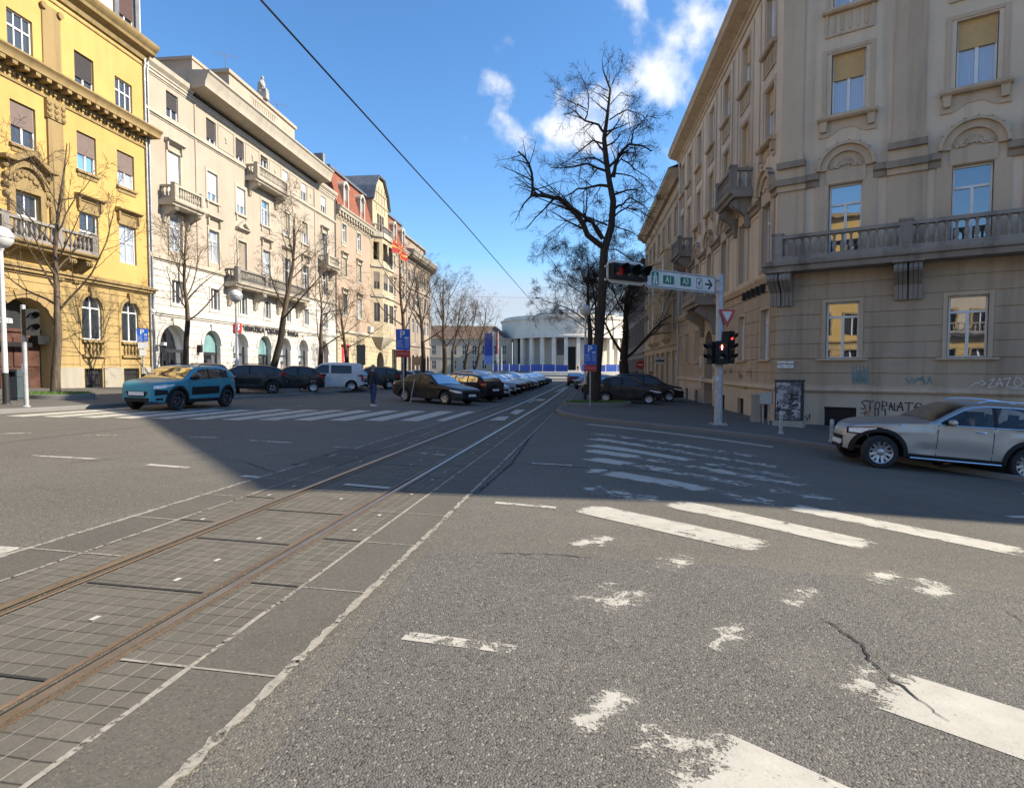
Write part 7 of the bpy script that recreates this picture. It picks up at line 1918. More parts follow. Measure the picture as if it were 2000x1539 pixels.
def p_sign(px, Y, top, wd, hb, hr, label, dz=.115, rz=0, pole_h=None, pr=.035, gz=None):
    u = (px - 1000) / FPX; x = u * Y; zb = G(x, Y) + dz
    zt = at(px, top, Y).z - zb
    o = thing('parking_sign', (x, Y, zb), label, 'parking sign', 'blue parking signs', rz)
    q = MB(); q.tube([(0, .045, -.05), (0, .045, zt - .02)], pr, 10); q.build('pole', POLEG, o)
    q = MB(); q.box(-wd / 2, wd / 2, -.02, .0, zt - hb, zt); p = q.build('panel', BLUEP, o)
    q = MB(); q.box(-wd / 2, wd / 2, -.0225, .001, zt - hb, zt); 
    k = wd / .7
    lettering('P', .50 * k, PWHITE, Matrix.Translation((-.04 * k, -.022, zt - .27 * k)), p, ext=.003)
    q = MB(); q.box(.08 * k, .28 * k, -.025, -.019, zt - .47 * k, zt - .39 * k); q.build('payment_symbol', PWHITE, p)
    if hb > .7 * k:
        q = MB(); rr = random.Random(int(px))
        for j, (a, b) in enumerate(((-.3, -.02), (-.3, -.05), (-.3, .0), (-.3, .02))):
            zz = zt - .58 * k - j * .1 * k
            n = 7
            for i in range(n):
                xa = (a + (b - a) * i / n) * k; q.box(xa, xa + .026 * k * rr.uniform(.7, 1.2), -.0235, -.019, zz, zz + .035 * k)
            for i in range(4): xa = (.10 + .05 * i) * k; q.box(xa, xa + .03 * k, -.0235, -.019, zz, zz + .035 * k)
        q.build('small_print', PWHITE, p)
    if hr:
        q = MB(); q.box(-wd / 2, wd / 2, -.02, .0, zt - hb - hr, zt - hb - .01); r = q.build('zone_panel', REDP, o)
        q = MB()
        for i in range(9): q.box(-wd * .4 + i * wd * .09, -wd * .4 + i * wd * .09 + wd * .05, -.0235, -.019, zt - hb - hr * .62, zt - hb - hr * .38)
        q.build('small_print', plain('faded_print', (.55, .2, .18), .5), r)
    return o
p_sign(788, 28.9, 643, .70, 1.02, .35, 'blue parking sign with a red lower panel, by the grey saloon')
p_sign(1153, 28.6, 673, .62, .97, .34, 'blue parking sign with faded orange lower panel before the tall lime')
p_sign(281, 28.2, 642, .46, .62, 0, 'blue parking sign before the plinth of the yellow house', rz=.5)
o = bpy.data.objects['parking_sign.002']; q = MB(); zt = at(281, 642, 28.2).z - o.location.z
q.box(-.2, .2, -.015, .0, zt - .95, zt - .66); q.box(-.14, .14, -.018, .0, zt - 1.3, zt - 1.0); q.build('lower_plate', PWHITE, o)
u = Vector((-4.98, 28.75)); o = thing('leaning_post', (u.x, u.y, G(*u)), 'thin leaning grey post in front of the grey saloon', 'post'); q = MB(); q.tube([(0, 0, 0), (.22, .05, 1.15)], .022, 8); q.lathe([(.07, 0), (.07, .03)], (0, 0, 0), 10); q.build('rod', POLEG, o)

def signal_head(parent, name, M, n, lit=None, w_=.30, ped=False, gap=.30, facing_lens=True, dim=False):
    # black box, lenses face -y in M
    h = gap * n + .06
    q = MB(); q.M = M; q.box(-w_ / 2, w_ / 2, -.10, .12, 0, h); q.box(-w_ / 2 - .015, w_ / 2 + .015, -.115, -.1, -.01, h + .01); hd = q.build(name, BLACKP, parent)
    for i in range(n):
        z = h - .03 - gap * (i + .5)
        on = lit == i
        q = MB(); q.M = M; q.lathe([(.001, -.125), (.07, -.123), (.098, -.112)], (0, 0, z), 18, 0, 'y', cap=False); ln = q.build('lens', (RDIM if dim else RLIT) if on and not ped else LOFF, hd)
        q = MB(); q.M = M
        rows = []
        for j in range(13):
            a = -.35 + (pi + .7) * j / 12; L = .21 if j not in (0, 12) else .06
            rows.append([(.112 * cos(a), -.115, z + .112 * sin(a)), (.116 * cos(a), -.115 - L * (.55 + .45 * sin(max(0, min(pi, a)))), z + .116 * sin(a) + .012)])
        q.grid(rows); q.build('visor', BLACKP, hd, 60)
        if on and ped:
            q = MB(); q.M = M
            q.prism([(x * .016, z + y * .016) for x, y in ((-1.6, 1.8), (1.6, 1.8), (1.6, -.6), (1, -.8), (.8, -5), (-.8, -5), (-1, -.8), (-1.6, -.6))], -.135, -.127); q.prism([(.022 * cos(t), z + .052 + .022 * sin(t)) for t in [2 * pi * k / 12 for k in range(12)]], -.135, -.127); q.build('red_figure', emis('red_figure', (1.0, .25, .18), 6), ln)
            q = MB(); q.M = M; q.lathe([(.001, -.1265), (.09, -.124)], (0, 0, z), 18, 0, 'y', cap=False); q.build('red_glow', RDIM, ln)
    return hd
# signal bridge on the right corner
PB = Vector((6.88, 19.6)); z0 = G(*PB) + .115
gan = thing('signal_post', (PB.x, PB.y, z0), 'tall grey signal post carrying a motorway sign board, traffic lights and a yield sign', 'traffic light')
q = MB(); q.lathe([(.20, -.02), (.20, .03), (.135, .05), (.125, 1.0), (.115, 4.93), (.10, 4.97), (.001, 4.99)], (0, 0, 0), 18); q.build('pole', POLEG, gan)
q = MB(); q.box(-.24, .24, -.24, .24, -.03, .035)
for sx_ in (-.18, .18):
    for sy_ in (-.18, .18): q.lathe([(.025, .03), (.025, .08)], (sx_, sy_, 0), 6)
q.build('base_plate', GALV, gan)
ax = Vector((-2.78, -1.80)).normalized(); ang = atan2(-ax.y, -ax.x)          # board runs away from the post towards the camera
BM = Matrix.Rotation(ang, 4, 'Z') @ Matrix.Translation((0, 0, -z0))             # local x points to the post; the board lies at negative x
q = MB(); q.M = BM
for z in (4.10, 4.47): q.tube([(0, 0, z), (-5.05, 0, z)], .032, 10)
q.build('arm', GALV, gan)
q = MB(); q.M = BM
def rrect(x0, x1, z0_, z1_, r): 
    o = []
    for cx, cz, a in ((x1 - r, z0_ + r, -pi / 2), (x1 - r, z1_ - r, 0), (x0 + r, z1_ - r, pi / 2), (x0 + r, z0_ + r, pi)):
        o += [(cx + r * cos(a + pi / 2 * i / 5), cz + r * sin(a + pi / 2 * i / 5)) for i in range(6)]
    return o
bx0, bx1, bz0, bz1 = -3.52, -.34, 4.00, 4.55
q.prism(rrect(bx0, bx1, bz0, bz1, .07), -.085, -.05); bd = q.build('sign_board', PWHITE, gan)
q = MB(); q.M = BM; o_, i_ = rrect(bx0 + .025, bx1 - .025, bz0 + .025, bz1 - .025, .06), rrect(bx0 + .045, bx1 - .045, bz0 + .045, bz1 - .045, .05)
for k in range(len(o_)): e = (k + 1) % len(o_); q.prism([o_[k], o_[e], i_[e], i_[k]], -.089, -.085)
q.build('board_border', PBLACK, bd)
def bt(txt, sz, x, z, m): lettering(txt, sz, m, BM @ Matrix.Translation((x, -.094, z)), bd, ext=.002)
q = MB(); q.M = BM
mz = (bz0 + bz1) / 2
q.prism(rrect(-3.28, -2.98, mz - .2, mz + .2, .03), -.089, -.085)
for x in (-2.55, -1.78): q.prism(rrect(x - .24, x + .24, mz - .13, mz + .13, .03), -.089, -.085)
q.build('green_field', SGREEN, bd)
q = MB(); q.M = BM
q.prism([(-3.24, mz - .17), (-3.15, mz - .17), (-3.135, mz + .17), (-3.165, mz + .17)], -.093, -.089); q.prism([(-3.11, mz - .17), (-3.02, mz - .17), (-3.095, mz + .17), (-3.125, mz + .17)], -.093, -.089); q.box(-3.24, -3.02, -.0935, -.089, mz + .03, mz + .055)
q.build('motorway_symbol', PWHITE, bd)
bt('A1', .24, -2.55, mz, PWHITE); bt('A3', .24, -1.78, mz, PWHITE)
q = MB(); q.M = BM
o_, i_ = rrect(-1.28, -1.0, mz - .16, mz + .16, .02), rrect(-1.265, -1.015, mz - .145, mz + .145, .015)
for k in range(len(o_)): e = (k + 1) % len(o_); q.prism([o_[k], o_[e], i_[e], i_[k]], -.089, -.085)
q.prism([(-1.22, mz + .05), (-1.15, mz + .03), (-1.06, mz + .12), (-1.04, mz + .10), (-1.12, mz), (-1.14, mz - .11), (-1.165, mz - .11), (-1.17, mz - .01), (-1.22, mz + .03)], -.089, -.085)
q.prism([(-.86, mz - .03), (-.62, mz - .03), (-.62, mz + .03), (-.86, mz + .03)], -.0885, -.085); q.prism([(-.50, mz), (-.66, mz + .16), (-.74, mz + .16), (-.60, mz), (-.74, mz - .16), (-.66, mz - .16)], -.091, -.0885)
q.build('arrow_symbol', PBLACK, bd)
# horizontal light on its white backboard at the tip
q = MB(); q.M = BM; q.prism(rrect(-5.0, -3.5, 4.02, 4.68, .2), -.04, -.0); bb = q.build('backboard', PWHITE, gan)
HM = BM @ Matrix.Translation((-3.62, -.16, 4.33)) @ Matrix.Rotation(-pi / 2, 4, 'Y')
hd = signal_head(gan, 'traffic_light', HM, 3, 0, .44, gap=.42, dim=True) if 0 else None
q = MB(); q.M = BM; q.box(-4.95, -3.6, -.24, -.04, 4.12, 4.56); th_ = q.build('traffic_light', BLACKP, gan)
for i, xx in enumerate((-4.72, -4.28, -3.84)):
    q = MB(); q.M = BM; q.lathe([(.001, -.262), (.1, -.26), (.145, -.245)], (xx, 0, 4.34), 20, 0, 'y', cap=False); ln = q.build('lens', RDIM if i == 0 else LOFF, th_)
    q = MB(); q.M = BM; rows = []
    for j in range(15):
        a = -.45 + (pi + .9) * j / 14; L = .34 * (.5 + .5 * sin(max(0, min(pi, a))))
        rows.append([(xx + .165 * cos(a), -.24, 4.34 + .165 * sin(a)), (xx + .17 * cos(a), -.24 - L, 4.35 + .17 * sin(a))])
    q.grid(rows); q.build('visor', BLACKP, th_, 60)
q = MB(); q.M = BM; q.tube([(-5.0, .03, 4.72), (-4.95, .03, 4.95), (-4.6, .03, 5.0), (-3.9, .03, 4.72)], .018, 6); q.build('cable', PBLACK, gan)
# yield triangle
YM = Matrix.Rotation(.25, 4, 'Z')
def tri(r, c): return [(c[0] - r, c[1] + r * .577), (c[0], c[1] - r * 1.155), (c[0] + r, c[1] + r * .577)]
zc = 3.30 - z0
q = MB(); q.M = YM @ Matrix.Translation((.16, -.18, 0)); q.prism([(x * 1.0, z) for x, z in [(-.30, zc + .19), (-.31, zc + .155), (-.03, zc - .35), (0, zc - .375), (.03, zc - .35), (.31, zc + .155), (.30, zc + .19), (.27, zc + .205), (-.27, zc + .205)]], 0, .012); ys = q.build('yield_sign', REDP, gan)
q = MB(); q.M = YM @ Matrix.Translation((.16, -.184, 0)); q.prism(tri(.195, (0, zc + .03)), 0, .004); q.build('white_field', PWHITE, ys)
hz = 2.02
signal_head(gan, 'pedestrian_light', Matrix.Translation((-.03, -.26, hz)) @ Matrix.Rotation(-.12, 4, 'Z'), 2, 0, .36, ped=True, gap=.34)
signal_head(gan, 'side_light', Matrix.Translation((-.22, -.02, hz)) @ Matrix.Rotation(-1.45, 4, 'Z'), 2, None, .34, gap=.34)
signal_head(gan, 'vehicle_light', Matrix.Translation((.26, -.14, hz + .02)) @ Matrix.Rotation(.75, 4, 'Z'), 3, 0, .36, gap=.33)
q = MB()
for z in (hz + .1, hz + .6): q.box(-.3, .32, -.16, .02, z, z + .035)
q.build('bracket', GALV, gan)
q = MB(); q.box(-.13, -.05, -.14, -.11, 1.45, 1.6); q.build('sticker', PWHITE, gan)
# old signal on the left
p = place(50, 17.2, .115)
o = thing('signal_post', p, 'pale signal post with a black light turned to the right, at the left crossing', 'traffic light')
q = MB(); q.lathe([(.11, -.03), (.10, .02), (.062, .04), (.062, 2.95), (.001, 2.97)], (0, 0, 0), 12); q.build('pole', POLEG, o)
signal_head(o, 'pedestrian_light', Matrix.Translation((.22, -.02, 2.08)) @ Matrix.Rotation(1.15, 4, 'Z'), 2, None, .32, gap=.34)
q = MB(); q.box(0, .2, -.05, .02, 2.2, 2.24); q.box(0, .2, -.05, .02, 2.6, 2.64); q.build('bracket', GALV, o)
q = MB(); q.box(-.05, .05, -.07, -.06, 1.0, 1.25); q.build('sticker', PWHITE, o)
# bins, boxes, bollards
BINM = plain('bin_grey', (.055, .075, .085), .55, var=.15)
p = place(29, 19.6, .115)
o = thing('litter_bin', p, 'dark grey litter bin with white vertical lettering beside the left lamp post', 'litter bin')
q = MB(); q.slab([(-.24, -.2), (.24, -.2), (.24, .2), (-.24, .2)], .08, .78); q.box(-.2, .2, -.16, .16, 0, .08); q.build('body', BINM, o)
q = MB(); q.box(-.26, .26, -.22, .22, .95, 1.02); q.box(-.26, -.2, -.22, .22, .78, .95); q.box(.2, .26, -.22, .22, .78, .95); q.box(-.2, .2, .1, .22, .78, .95); q.build('hood', BINM, o)
lettering('ZAGREB', .11, PWHITE, Matrix.Translation((-.10, -.205, .5)) @ Matrix.Rotation(-pi / 2, 4, 'Y'), o, ext=.002)
p = place(625, 37.4, .115)
o = thing('litter_bin', p, 'dark navy ribbed litter bin with a flared rim at the small forked tree', 'litter bin')
q = MB(); q.lathe([(.24, 0), (.27, .06), (.30, .9)], (0, 0, 0), 20); q.build('body', plain('bin_navy', (.012, .018, .03), .5), o)
q = MB(); q.lathe([(.30, .88), (.37, .93), (.37, 1.0), (.30, 1.03), (.28, .95)], (0, 0, 0), 20, cap=False); q.build('rim', BLACKP, o)
STC = stucco('cabinet_concrete', (.40, .38, .32), .5, .4, .4, (.2, .3, .25), .4)
def fbase(k, out, dz=.115):
    q = C0 + FD * k + Vector((FD.y, -FD.x)) * out; return Vector((q.x, q.y, G(q.x, q.y) + dz))
fa = atan2(FD.y, FD.x)
def near_wall(px, Y): u = (px - 1000) / FPX; return Vector((u * Y, Y, G(u * Y, Y) + .115))
o = thing('utility_pillar', near_wall(1478, 21.6), 'pale concrete utility pillar at the corner of the grey house', 'utility box', rz=fa)
q = MB(); q.box(-.17, .17, -.15, .15, 0, .3); q.build('foot', STC, o); q = MB(); q.box(-.15, .15, -.13, .13, .3, .95); q.box(-.17, .17, -.15, .15, .95, 1.02); q.build('case', STC, o)
o = thing('meter_box', near_wall(1497, 20.4), 'small pale meter box on two legs beside the concrete pillar', 'utility box', rz=fa + .1)
for x in (-.09, .09): q = MB(); q.tube([(x, 0, -.02), (x, 0, .72)], .025, 8); q.build('leg', POLEG, o)
q = MB(); q.box(-.19, .19, -.13, .13, .72, 1.1); q.box(-.2, .2, -.14, .14, 1.1, 1.13); q.box(-.16, .16, -.138, -.13, .76, 1.06); q.build('box', plain('meter_pale', (.42, .42, .40), .6, var=.25, scale=14), o)
def posters(name):
    t = NT(name)
    v = t.vor(7.5, v=t.vec((1, 1, 1.3))); sepc = t.n('ShaderNodeSeparateColor'); t.l(v['Color'], sepc.inputs[0])
    k = t.mix(sepc.outputs[0], (.06, .06, .07), (.30, .30, .31)); k = t.mix(t.ramp(sepc.outputs[1], .72, .74), k, (.55, .55, .55)); k = t.mix(t.ramp(t.noise(30, 6, .75), .48, .56, 0, .8), k, (.07, .07, .08)); k = t.mix(t.ramp(t.noise(11, 5, .7), .58, .62, 0, .85), k, (.5, .5, .5))
    t.col(k); t.rough(.7); return t.m
POST = posters('torn_posters')
cab = thing('switch_cabinet', near_wall(1541, 20.05), 'big switch cabinet covered in torn posters and black graffiti beside the corner', 'utility box', rz=fa)
q = MB(); q.box(-.46, .50, -.26, .30, -.03, .14); q.box(-.44, .48, -.24, .28, .10, .2); q.build('plinth', STC, cab)
q = MB(); q.box(-.40, .44, -.19, .26, .2, 1.52); q.box(-.42, .46, -.21, .28, 1.52, 1.58); q.build('case', plain('cabinet_dark', (.04, .045, .045), .6, var=.4, scale=9), cab)
q = MB(); q.box(-.36, .40, -.205, -.19, .24, 1.49); dr_ = q.build('door', POST, cab)
q = MB()
def stroke(pts, wd, y):
    for a, b in zip(pts, pts[1:]):
        d = Vector((b[0] - a[0], 0, b[1] - a[1])).normalized(); n_ = Vector((-d.z, 0, d.x)) * wd
        q.face([(a[0] + n_.x, y, a[1] + n_.z), (b[0] + n_.x, y, b[1] + n_.z), (b[0] - n_.x, y, b[1] - n_.z), (a[0] - n_.x, y, a[1] - n_.z)])
for j, pts in enumerate([[(.0, .40), (.2, .46), (.04, .56), (.24, .62)], [(.06, .66), (.26, .72), (.04, .78), (.2, .86)], [(.02, .9), (.3, .98)], [(.14, .92), (.12, 1.06)], [(.1, 1.0), (.34, 1.1)], [(.0, 1.12), (.3, 1.05)], [(-.33, .5), (-.25, .58), (-.32, .62), (-.24, .5)], [(-.22, .52), (-.16, .56), (-.22, .6)], [(-.3, .72), (-.3, .86)]]): stroke(pts, .022, -.208 - .0004 * j)
q.build('graffiti', GB, dr_, 0, merge=False)
BOL = plain('bollard_grey', (.42, .42, .40), .6, var=.25, scale=10)
for px, Y, h, lb in ((1527, 17.5, .66, 'thin grey bollard in front of the poster covered cabinet'), (1627, 16.2, .60, 'thin grey bollard at the kerb ahead of the silver car')):
    o = thing('bollard', near_wall(px, Y), lb, 'bollard', 'bollards along the right kerb')
    q = MB(); q.lathe([(.055, -.02), (.05, .0), (.05, h - .12), (.055, h - .11), (.055, h - .06), (.05, h - .05), (.05, h), (.03, h + .03), (.001, h + .035)], (0, 0, 0), 14); q.build('post', BOL, o); q = MB(); q.lathe([(.075, -.01), (.075, .05), (.052, .07)], (0, 0, 0), 14, cap=False); q.build('collar', BOL, o)
# signs by the far shops
p = place(1250, 49, .1); o = thing('round_sign', p, 'round red sign on a post by the ochre house shops', 'sign'); q = MB(); q.tube([(0, 0, 0), (0, 0, 2.0)], .03, 8); q.build('post', GALV, o); q = MB(); q.lathe([(.001, -.03), (.36, -.03), (.36, 0), (.001, 0)], (0, 0, 2.3), 24, 0, 'y'); q.build('disc', REDP, o)
q = MB(); q.box(-.22, .22, -.036, -.03, 2.25, 2.35); q.build('bar', PWHITE, o)
p = place(706, 40.8, .1); o = thing('advertising_board', p, 'tall green-grey street board on a thin post between the left trees', 'sign'); q = MB(); q.tube([(0, 0, 0), (0, 0, 1.7)], .04, 8); q.build('post', GALV, o); q = MB(); q.box(-.28, .28, -.05, .05, 1.7, 3.1); q.build('board', plain('board_green', (.10, .12, .09), .5), o)
p = place(817, 62, .1); o = thing('wooden_sign', p, 'tan board on a post behind the grey saloon roof', 'sign'); q = MB(); q.tube([(0, 0, 0), (0, 0, 2.0)], .05, 8); q.build('post', GALV, o); q = MB(); q.box(-.65, .65, -.05, .05, 2.0, 2.85); q.build('board', plain('board_tan', (.34, .23, .12), .6), o)
# overhead wires
WIREM = plain('wire', (.012, .012, .013), .5)
def wire(pts, r, label, n=16, sag=.0):
    q = MB(); P2 = []
    for a, b in zip(pts, pts[1:]):
        a, b = Vector(a), Vector(b)
        for i in range(n): t = i / n; c = a.lerp(b, t); c.z -= sag * 4 * t * (1 - t); P2.append(c)
    P2.append(Vector(pts[-1])); q.tube(P2, r, 6); me = q.mesh('overhead_wire', WIREM, 60)
    return tag(link('overhead_wire', me), label, 'wire', 'tramway overhead wires')
wire([(TC(-6) - .1, -6, 5.1), (TC(14) - .02, 14, 5.08), (TC(47) - .15, 47, 5.15), (TC(95), 95, 5.2)], .011, 'thick tram contact wire running down the middle of the street', sag=.03)
A, B = Vector((Lp(69.5)[0] + .1, 69.9, 8.2)), Vector((Rp(50)[0] - .1, 47.5, 8.2))
cx_ = Vector((TC(47) - .15, 47, 5.15))
J = at(1050, 582, 47.3)
wire([Lp(47)[:1] + (47, J.z + .35), tuple(J)], .007, 'thin span wire crossing the street from the bank house')
wire([tuple(J), (Rp(47.5)[0] - .05, 47.5, J.z + .5)], .007, 'thin span wire from the joint to the ochre house')
wire([tuple(J), (TC(47) - .15, 47, 5.19)], .009, 'short hanger holding the contact wire at the crossing span')
o = tag(link('insulator', None, None, tuple(J)), 'small dark insulator at the joint of the span wires', 'insulator'); q = MB(); q.lathe([(.03, -.2), (.06, -.1), (.03, 0), (.06, .1), (.03, .2)], (0, 0, 0), 8, 0, 'x'); q.build('body', WIREM, o)
# manhole-like utility lids beside the track
LID = plain('lid_iron', (.055, .053, .05), .7, .3, .2, 20)
for px, py in ((640, 902), (690, 885)):
    p = gp(px, py); q = MB(); q.box(-.35, .35, -.45, .45, 0, .008); q.box(-.39, .39, -.49, .49, 0, .005); o = q.build('utility_lid', LID); o.location = (p.x, p.y, p.z + .006); o.rotation_euler = (atan2(G(p.x, p.y + .5) - G(p.x, p.y - .5), 1), -atan2(G(p.x + .5, p.y) - G(p.x - .5, p.y), 1), TROT); struct(o)
# the house across the crossing that the corner windows mirror
def mirrored(a_, b_, H, mats, label):
    root = thing('opposite_house', (a_.x, a_.y, 0), label, 'building')
    dM = (b_ - a_).normalized(); M = frame(b_, -dM, root); W = (b_ - a_).length; ops = []; rows = [z for z in (1.2, 5.0, 8.8, 12.6) if z + 2.6 < H]
    for i in range(int((W - 1) / 2.5)):
        for z0_ in rows: ops.append(dict(x0=1.0 + i * 2.5, x1=2.2 + i * 2.5, z0=z0_, z1=z0_ + 2.2, d=.3))
    wb = MB(); wb.M = M; wall(wb, 0, W, -.5, 4.2, ops, [.4 + .5 * k for k in range(8)], 1); wall(wb, 0, W, 4.2, H, ops, (), 0); block(wb, M, 0, W, -.5, H, 10, 0); wb.build('wall', mats, root, 30)
    q = MB(); q.M = M; moulding(q, 0, W, 4.2, [(.2, .2)]); moulding(q, 0, W, H - .3, [(.3, .5)])
    for o in ops: surround(q, o['x0'], o['x1'], o['z0'], o['z1'], .18, .08); q.box(o['x0'], o['x1'], .28, .3, o['z0'], o['z1'], 1); q.box((o['x0'] + o['x1']) / 2 - .05, (o['x0'] + o['x1']) / 2 + .05, .2, .28, o['z0'], o['z1'], 2)
    q.build('cornice', [YELD, BLACKP, WHITE], root, 30)
    balcony(root, M, W * .3, W * .75, 5.0, 1.0, (GREYST, GREYST), .95, .3, [W * .3 + .5, W * .52, W * .75 - .5], (.5, 1.0), gap=.4)
mirrored(Vector((-30, -3)), Vector((-17.2, -16.2)), 17.5, [YEL, YELG], 'tall yellow house across the crossing, mirrored in the corner house windows')
mirrored(Vector((-17, -16.4)), Vector((-1, -33)), 11.5, [BEI, YELG], 'lower beige house across the crossing, mirrored in the corner house windows')
# ------------------------------------------------------------------ people
def skin(name, vs, es, rs, mats, parent, root=0, sub=2, M=None):
    me = bpy.data.meshes.new('t'); me.from_pydata([tuple(M @ Vector(v)) if M else v for v in vs], es, [])
    ob = bpy.data.objects.new('t', me); COL.objects.link(ob)
    ob.modifiers.new('s', 'SKIN')
    if not me.skin_vertices: bpy.context.view_layer.objects.active = ob
    sv = me.skin_vertices[0].data
    for i, r in enumerate(rs):
        sv[i].radius = r if isinstance(r, tuple) else (r, r); sv[i].use_root = (i == root)
    ob.modifiers['s'].use_smooth_shade = True
    m = ob.modifiers.new('u', 'SUBSURF'); m.levels = sub; m.render_levels = sub
    bpy.context.view_layer.update()
    out = bpy.data.meshes.new_from_object(ob.evaluated_get(bpy.context.evaluated_depsgraph_get()))
    bpy.data.objects.remove(ob); bpy.data.meshes.remove(me)
    out.materials.clear(); out.materials.append(mats); out.name = name
    out.polygons.foreach_set('use_smooth', [True] * len(out.polygons))
    return link(name, out, parent)
SKINM = plain('skin', (.44, .25, .17), .55, var=.1)
def fabric(n, c): return plain(n, c, .85, var=.25, scale=7, bump=.3)
def person(loc, rz, label, top, legs, shoes, hair, H=1.74, stride=.16, arms=((.06, .10), (-.05, .06)), coat=.75, longhair=False, sit=None, bag=None):
    # faces local -y; z up; one continuous body with clothes over it
    o = thing('person', loc, label, 'person', None, rz); k = H / 1.74
    s = stride
    V, E_, R_ = [], [], []
    def v(x, y, z, r, parent=None):
        V.append((x * k, y * k, z * k)); R_.append((r[0] * k, r[1] * k) if isinstance(r, tuple) else r * k)
        if parent is not None: E_.append((parent, len(V) - 1))
        return len(V) - 1
    pel = v(0, 0, .95, (.15, .10)); wai = v(0, -.0, 1.10, (.135, .095), pel); chs = v(0, -.01, 1.30, (.165, .11), wai); nek = v(0, 0, 1.46, .065, chs); nk2 = v(0, -.015, 1.53, .055, nek); hd = v(0, -.03, 1.62, (.078, .095), nk2); hd2 = v(0, -.03, 1.70, (.07, .085), hd)
    feet, hands, legp, armp = [], [], [], []
    for sg in (-1, 1):
        st = s * sg
        if sit: h = v(sg * .10, 0, .92, .095, pel); kn = v(sg * .13, -.42, .98, .07, h); an = v(sg * .13, -.55, .60, .045, kn); ft = v(sg * .13, -.70, .55, .035, an)
        else: h = v(sg * .095, 0, .88, .095, pel); kn = v(sg * .095, -.03 - st * .5, .50, .062, h); an = v(sg * .095, -st + (.03 if sg * s < 0 else 0), .095, .042, kn); ft = v(sg * .10, -st - .16, .035, .036, an)
        legp.append([V[pel], V[h], V[kn], V[an]]); feet.append((V[an], V[ft]))
        af, ab = arms[0 if sg < 0 else 1]
        sh = v(sg * .185, 0, 1.42, .062, chs)
        if sit: el = v(sg * .23, -.16, 1.20, .045, sh); wr = v(sg * .16, -.40, 1.22, .032, el); dz, dy = .02, -.075
        else: el = v(sg * (.235 + ab * .3), .03 - af * .3, 1.14, .045, sh); wr = v(sg * (.235 + ab), -.02 - af, .89, .032, el); dz, dy = -.085, -.02
        pm = v(V[wr][0] / k - sg * .005, V[wr][1] / k + dy, V[wr][2] / k + dz, (.022, .036), wr)
        armp.append([V[chs], V[sh], V[el], V[wr]])
        for j in range(4):
            a = v(V[pm][0] / k - sg * .003, V[pm][1] / k + dy * .5 + (j - 1.5) * .019, V[pm][2] / k + dz * .45, .009, pm); b = v(V[a][0] / k - sg * .006, V[a][1] / k + dy * .3, V[a][2] / k + dz * (.36 if j in (1, 2) else .26), .0085, a); v(V[b][0] / k - sg * .014, V[b][1] / k, V[b][2] / k + dz * .22, .0075, b)
        t1 = v(V[pm][0] / k - sg * .01, V[pm][1] / k - .035, V[pm][2] / k + dz * .2, .010, pm); v(V[t1][0] / k - sg * .008, V[t1][1] / k - .012, V[t1][2] / k + dz * .35, .009, t1)
    skin('body', V, E_, R_, SKINM, o, 0, 2)
    # face
    q = MB(); q.lathe([(.002, -.03), (.012, -.014), (.013, .012), (.002, .03)], (0, -.125 * k, 1.625 * k), 8); q.build('nose', SKINM, o, 60)
    for sx_ in (-.032, .032):
        q = MB(); q.lathe([(.001, -.004), (.010, 0), (.001, .004)], (sx_ * k, -.118 * k, 1.655 * k), 8, 0, 'y'); q.build('eye', plain('eye_dark', (.03, .02, .015), .2), o)
        q = MB(); q.lathe([(.004, -.03), (.016, -.015), (.018, .015), (.006, .032)], (sx_ * 2.55 * k, -.02 * k, 1.635 * k), 8); q.build('ear', SKINM, o, 60)
    q = MB(); q.box(-.022 * k, .022 * k, -.122 * k, -.110 * k, 1.573 * k, 1.581 * k); q.build('mouth', plain('lip', (.30, .12, .10), .5), o)
    # hair: cap over the crown and the back of the head
    q = MB(); g = []
    for i in range(9):
        th = pi * .62 * i / 8; r = []
        for j in range(17):
            ph = 2 * pi * j / 16; back = sin(ph) * .5 + .5
            t = th * (.62 + .55 * back + (.35 * back if longhair else 0)); rr = .093 * (1.0 + .02 * sin(j * 5 + i * 3))
            r.append((rr * sin(t) * cos(ph) * k, (-.025 + rr * 1.16 * sin(t) * sin(ph)) * k, (1.655 + rr * 1.18 * cos(t) - (.10 * max(0, t - 1.7) if longhair else 0)) * k))
        g.append(r)
    q.grid(g); q.build('hair', hair, o, 60)
    # clothes
    def cloth(name, mat, chains, extra=()):
        vs, es, rs = [], [], []
        idx = {}
        for ch in chains:
            pr = None
            for p, r in ch:
                key = tuple(round(c, 4) for c in p)
                if key not in idx: idx[key] = len(vs); vs.append(p); rs.append(tuple(c * k for c in r) if isinstance(r, tuple) else r * k)
                if pr is not None and pr != idx[key]: es.append((pr, idx[key]))
                pr = idx[key]
        return skin(name, vs, es, rs, mat, o, 0, 2)
    P_ = lambda x, y, z: (x * k, y * k, z * k)
    tor = [(P_(0, 0, 1.22), (.175, .13)), (P_(0, -.005, 1.34), (.185, .125)), (P_(0, 0, 1.455), (.10, .085)), (P_(0, 0, 1.50), .068)]
    dn = [(P_(0, 0, 1.22), (.175, .13)), (P_(0, 0, 1.02), (.175, .135)), (P_(0, .0, coat + .06), (.18, .135)), (P_(0, .0, coat), (.18, .135))]
    ch = [tor, dn]
    for ap in armp: ch.append([(P_(0, -.005, 1.34), (.185, .125)), (ap[1], .082), (ap[2], .064), (Vector(ap[2]).lerp(Vector(ap[3]), .92).to_tuple(), .048)])
    cloth('jacket', top, ch)
    ch = []
    for lp in legp: ch.append([(P_(0, 0, .98), (.155, .115)), (lp[1], .105), (lp[2], .074), (Vector(lp[2]).lerp(Vector(lp[3]), .93).to_tuple(), .062)])
    cloth('trousers', legs, ch)
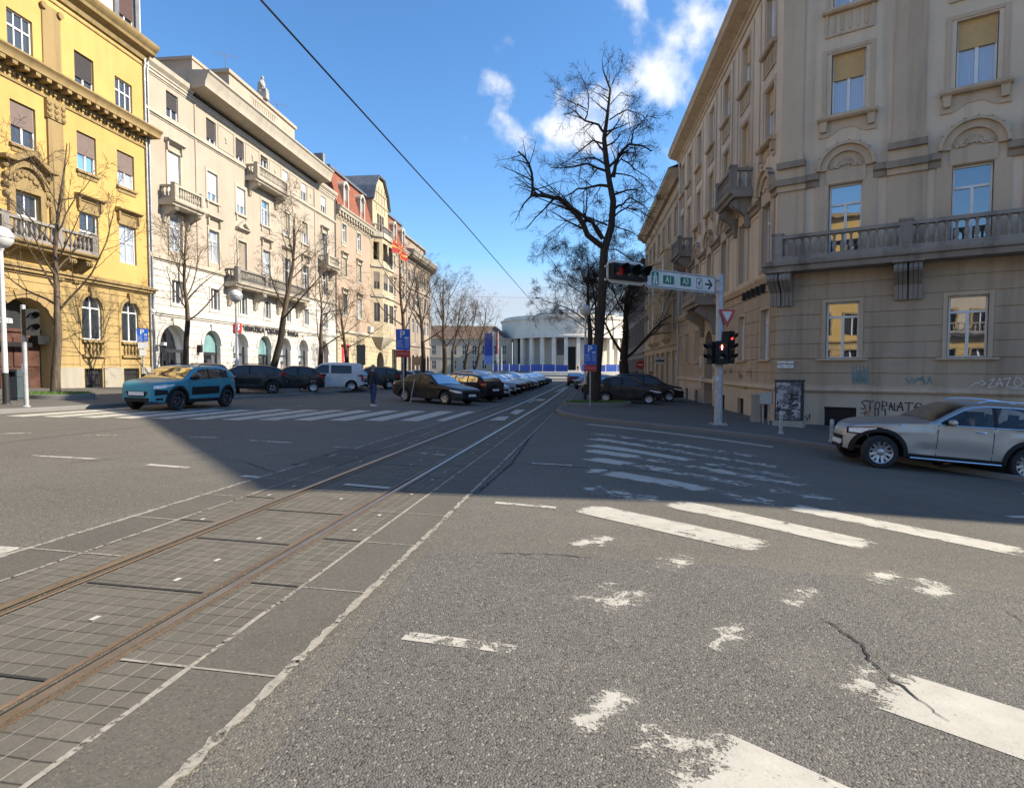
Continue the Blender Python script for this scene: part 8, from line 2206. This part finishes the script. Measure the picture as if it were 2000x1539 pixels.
    for an, ft in feet:
        q = MB(); d = Vector((ft[0] - an[0], ft[1] - an[1], 0)).normalized(); a = Vector((an[0], an[1], .0)) - d * .07 * k; b = a + d * .28 * k; zb_ = max(0, an[2] - .095 * k)
        q.tube([a + Vector((0, 0, .05 * k + zb_)), a + d * .08 * k + Vector((0, 0, .055 * k + zb_)), a + d * .18 * k + Vector((0, 0, .042 * k + zb_)), b + Vector((0, 0, .03 * k + zb_))], [.042 * k, .05 * k, .045 * k, .025 * k], 10); q.build('shoe', shoes, o, 60)
    return o
NAVY = fabric('navy_cloth', (.016, .022, .045)); JEAN = fabric('denim', (.03, .055, .14)); WSH = plain('white_shoe', (.7, .7, .7), .6); GRYH = fabric('grey_hair', (.22, .20, .18)); DKC = fabric('dark_cloth', (.015, .014, .016)); BRC = fabric('brown_cloth', (.10, .05, .03)); DKH = fabric('dark_hair', (.03, .02, .014)); BEC = fabric('beige_cloth', (.4, .33, .24)); TRS = fabric('dark_trousers', (.025, .025, .03))
p = place(728, 24.3, .006)
person(p, 2.55, 'grey haired man in navy coat, jeans and white shoes on the zebra crossing', NAVY, JEAN, WSH, GRYH, 1.72, .05, ((.02, .05), (.02, .05)), .78)
def foot(px, Y, dz=.115): u = (px - 1000) / FPX; return Vector((u * Y, Y, G(u * Y, Y) + dz))
person(foot(461, 40.0), 1.2, 'person in dark hooded clothes walking past the bank windows by the lamp post', DKC, TRS, BLACKP, DKH, 1.74, .22, ((.15, .05), (-.15, .05)), .85)
person(foot(513, 44.5), -1.0, 'person in a brown jacket at the bank doorway', BRC, TRS, BLACKP, DKH, 1.68, .18, ((.1, .05), (-.1, .05)), .85, longhair=True)
person(foot(662, 52.0), 1.4, 'person in black walking behind the white van', DKC, TRS, BLACKP, DKH, 1.76, .2, ((.1, .05), (-.1, .05)), .85)
person(foot(1271, 36.5), -.6, 'person in black standing by the black people carrier on the right pavement', DKC, TRS, BLACKP, DKH, 1.78, .1, ((.05, .05), (-.02, .05)), .8)
person(foot(1243, 55), 2.6, 'person in a beige coat far along the right pavement', BEC, TRS, BLACKP, DKH, 1.7, .2, ((.1, .05), (-.1, .05)), .7)
person((17.6, 157.5, .5), .3, 'person on the steps of the white rotunda', DKC, TRS, BLACKP, DKH, 1.75, .1, ((.05, .05), (-.02, .05)), .85)
# driver: sits in the left front seat, hands on the wheel
dv_ = suv.matrix_basis @ Vector((2.68 - SX0, -.38, -.30))
person(dv_, suv.rotation_euler[2] - pi / 2, 'driver at the wheel of the silver car, seen through the side window', fabric('blue_shirt', (.05, .09, .2)), TRS, BLACKP, DKH, 1.62, 0, sit=True, coat=1.0)
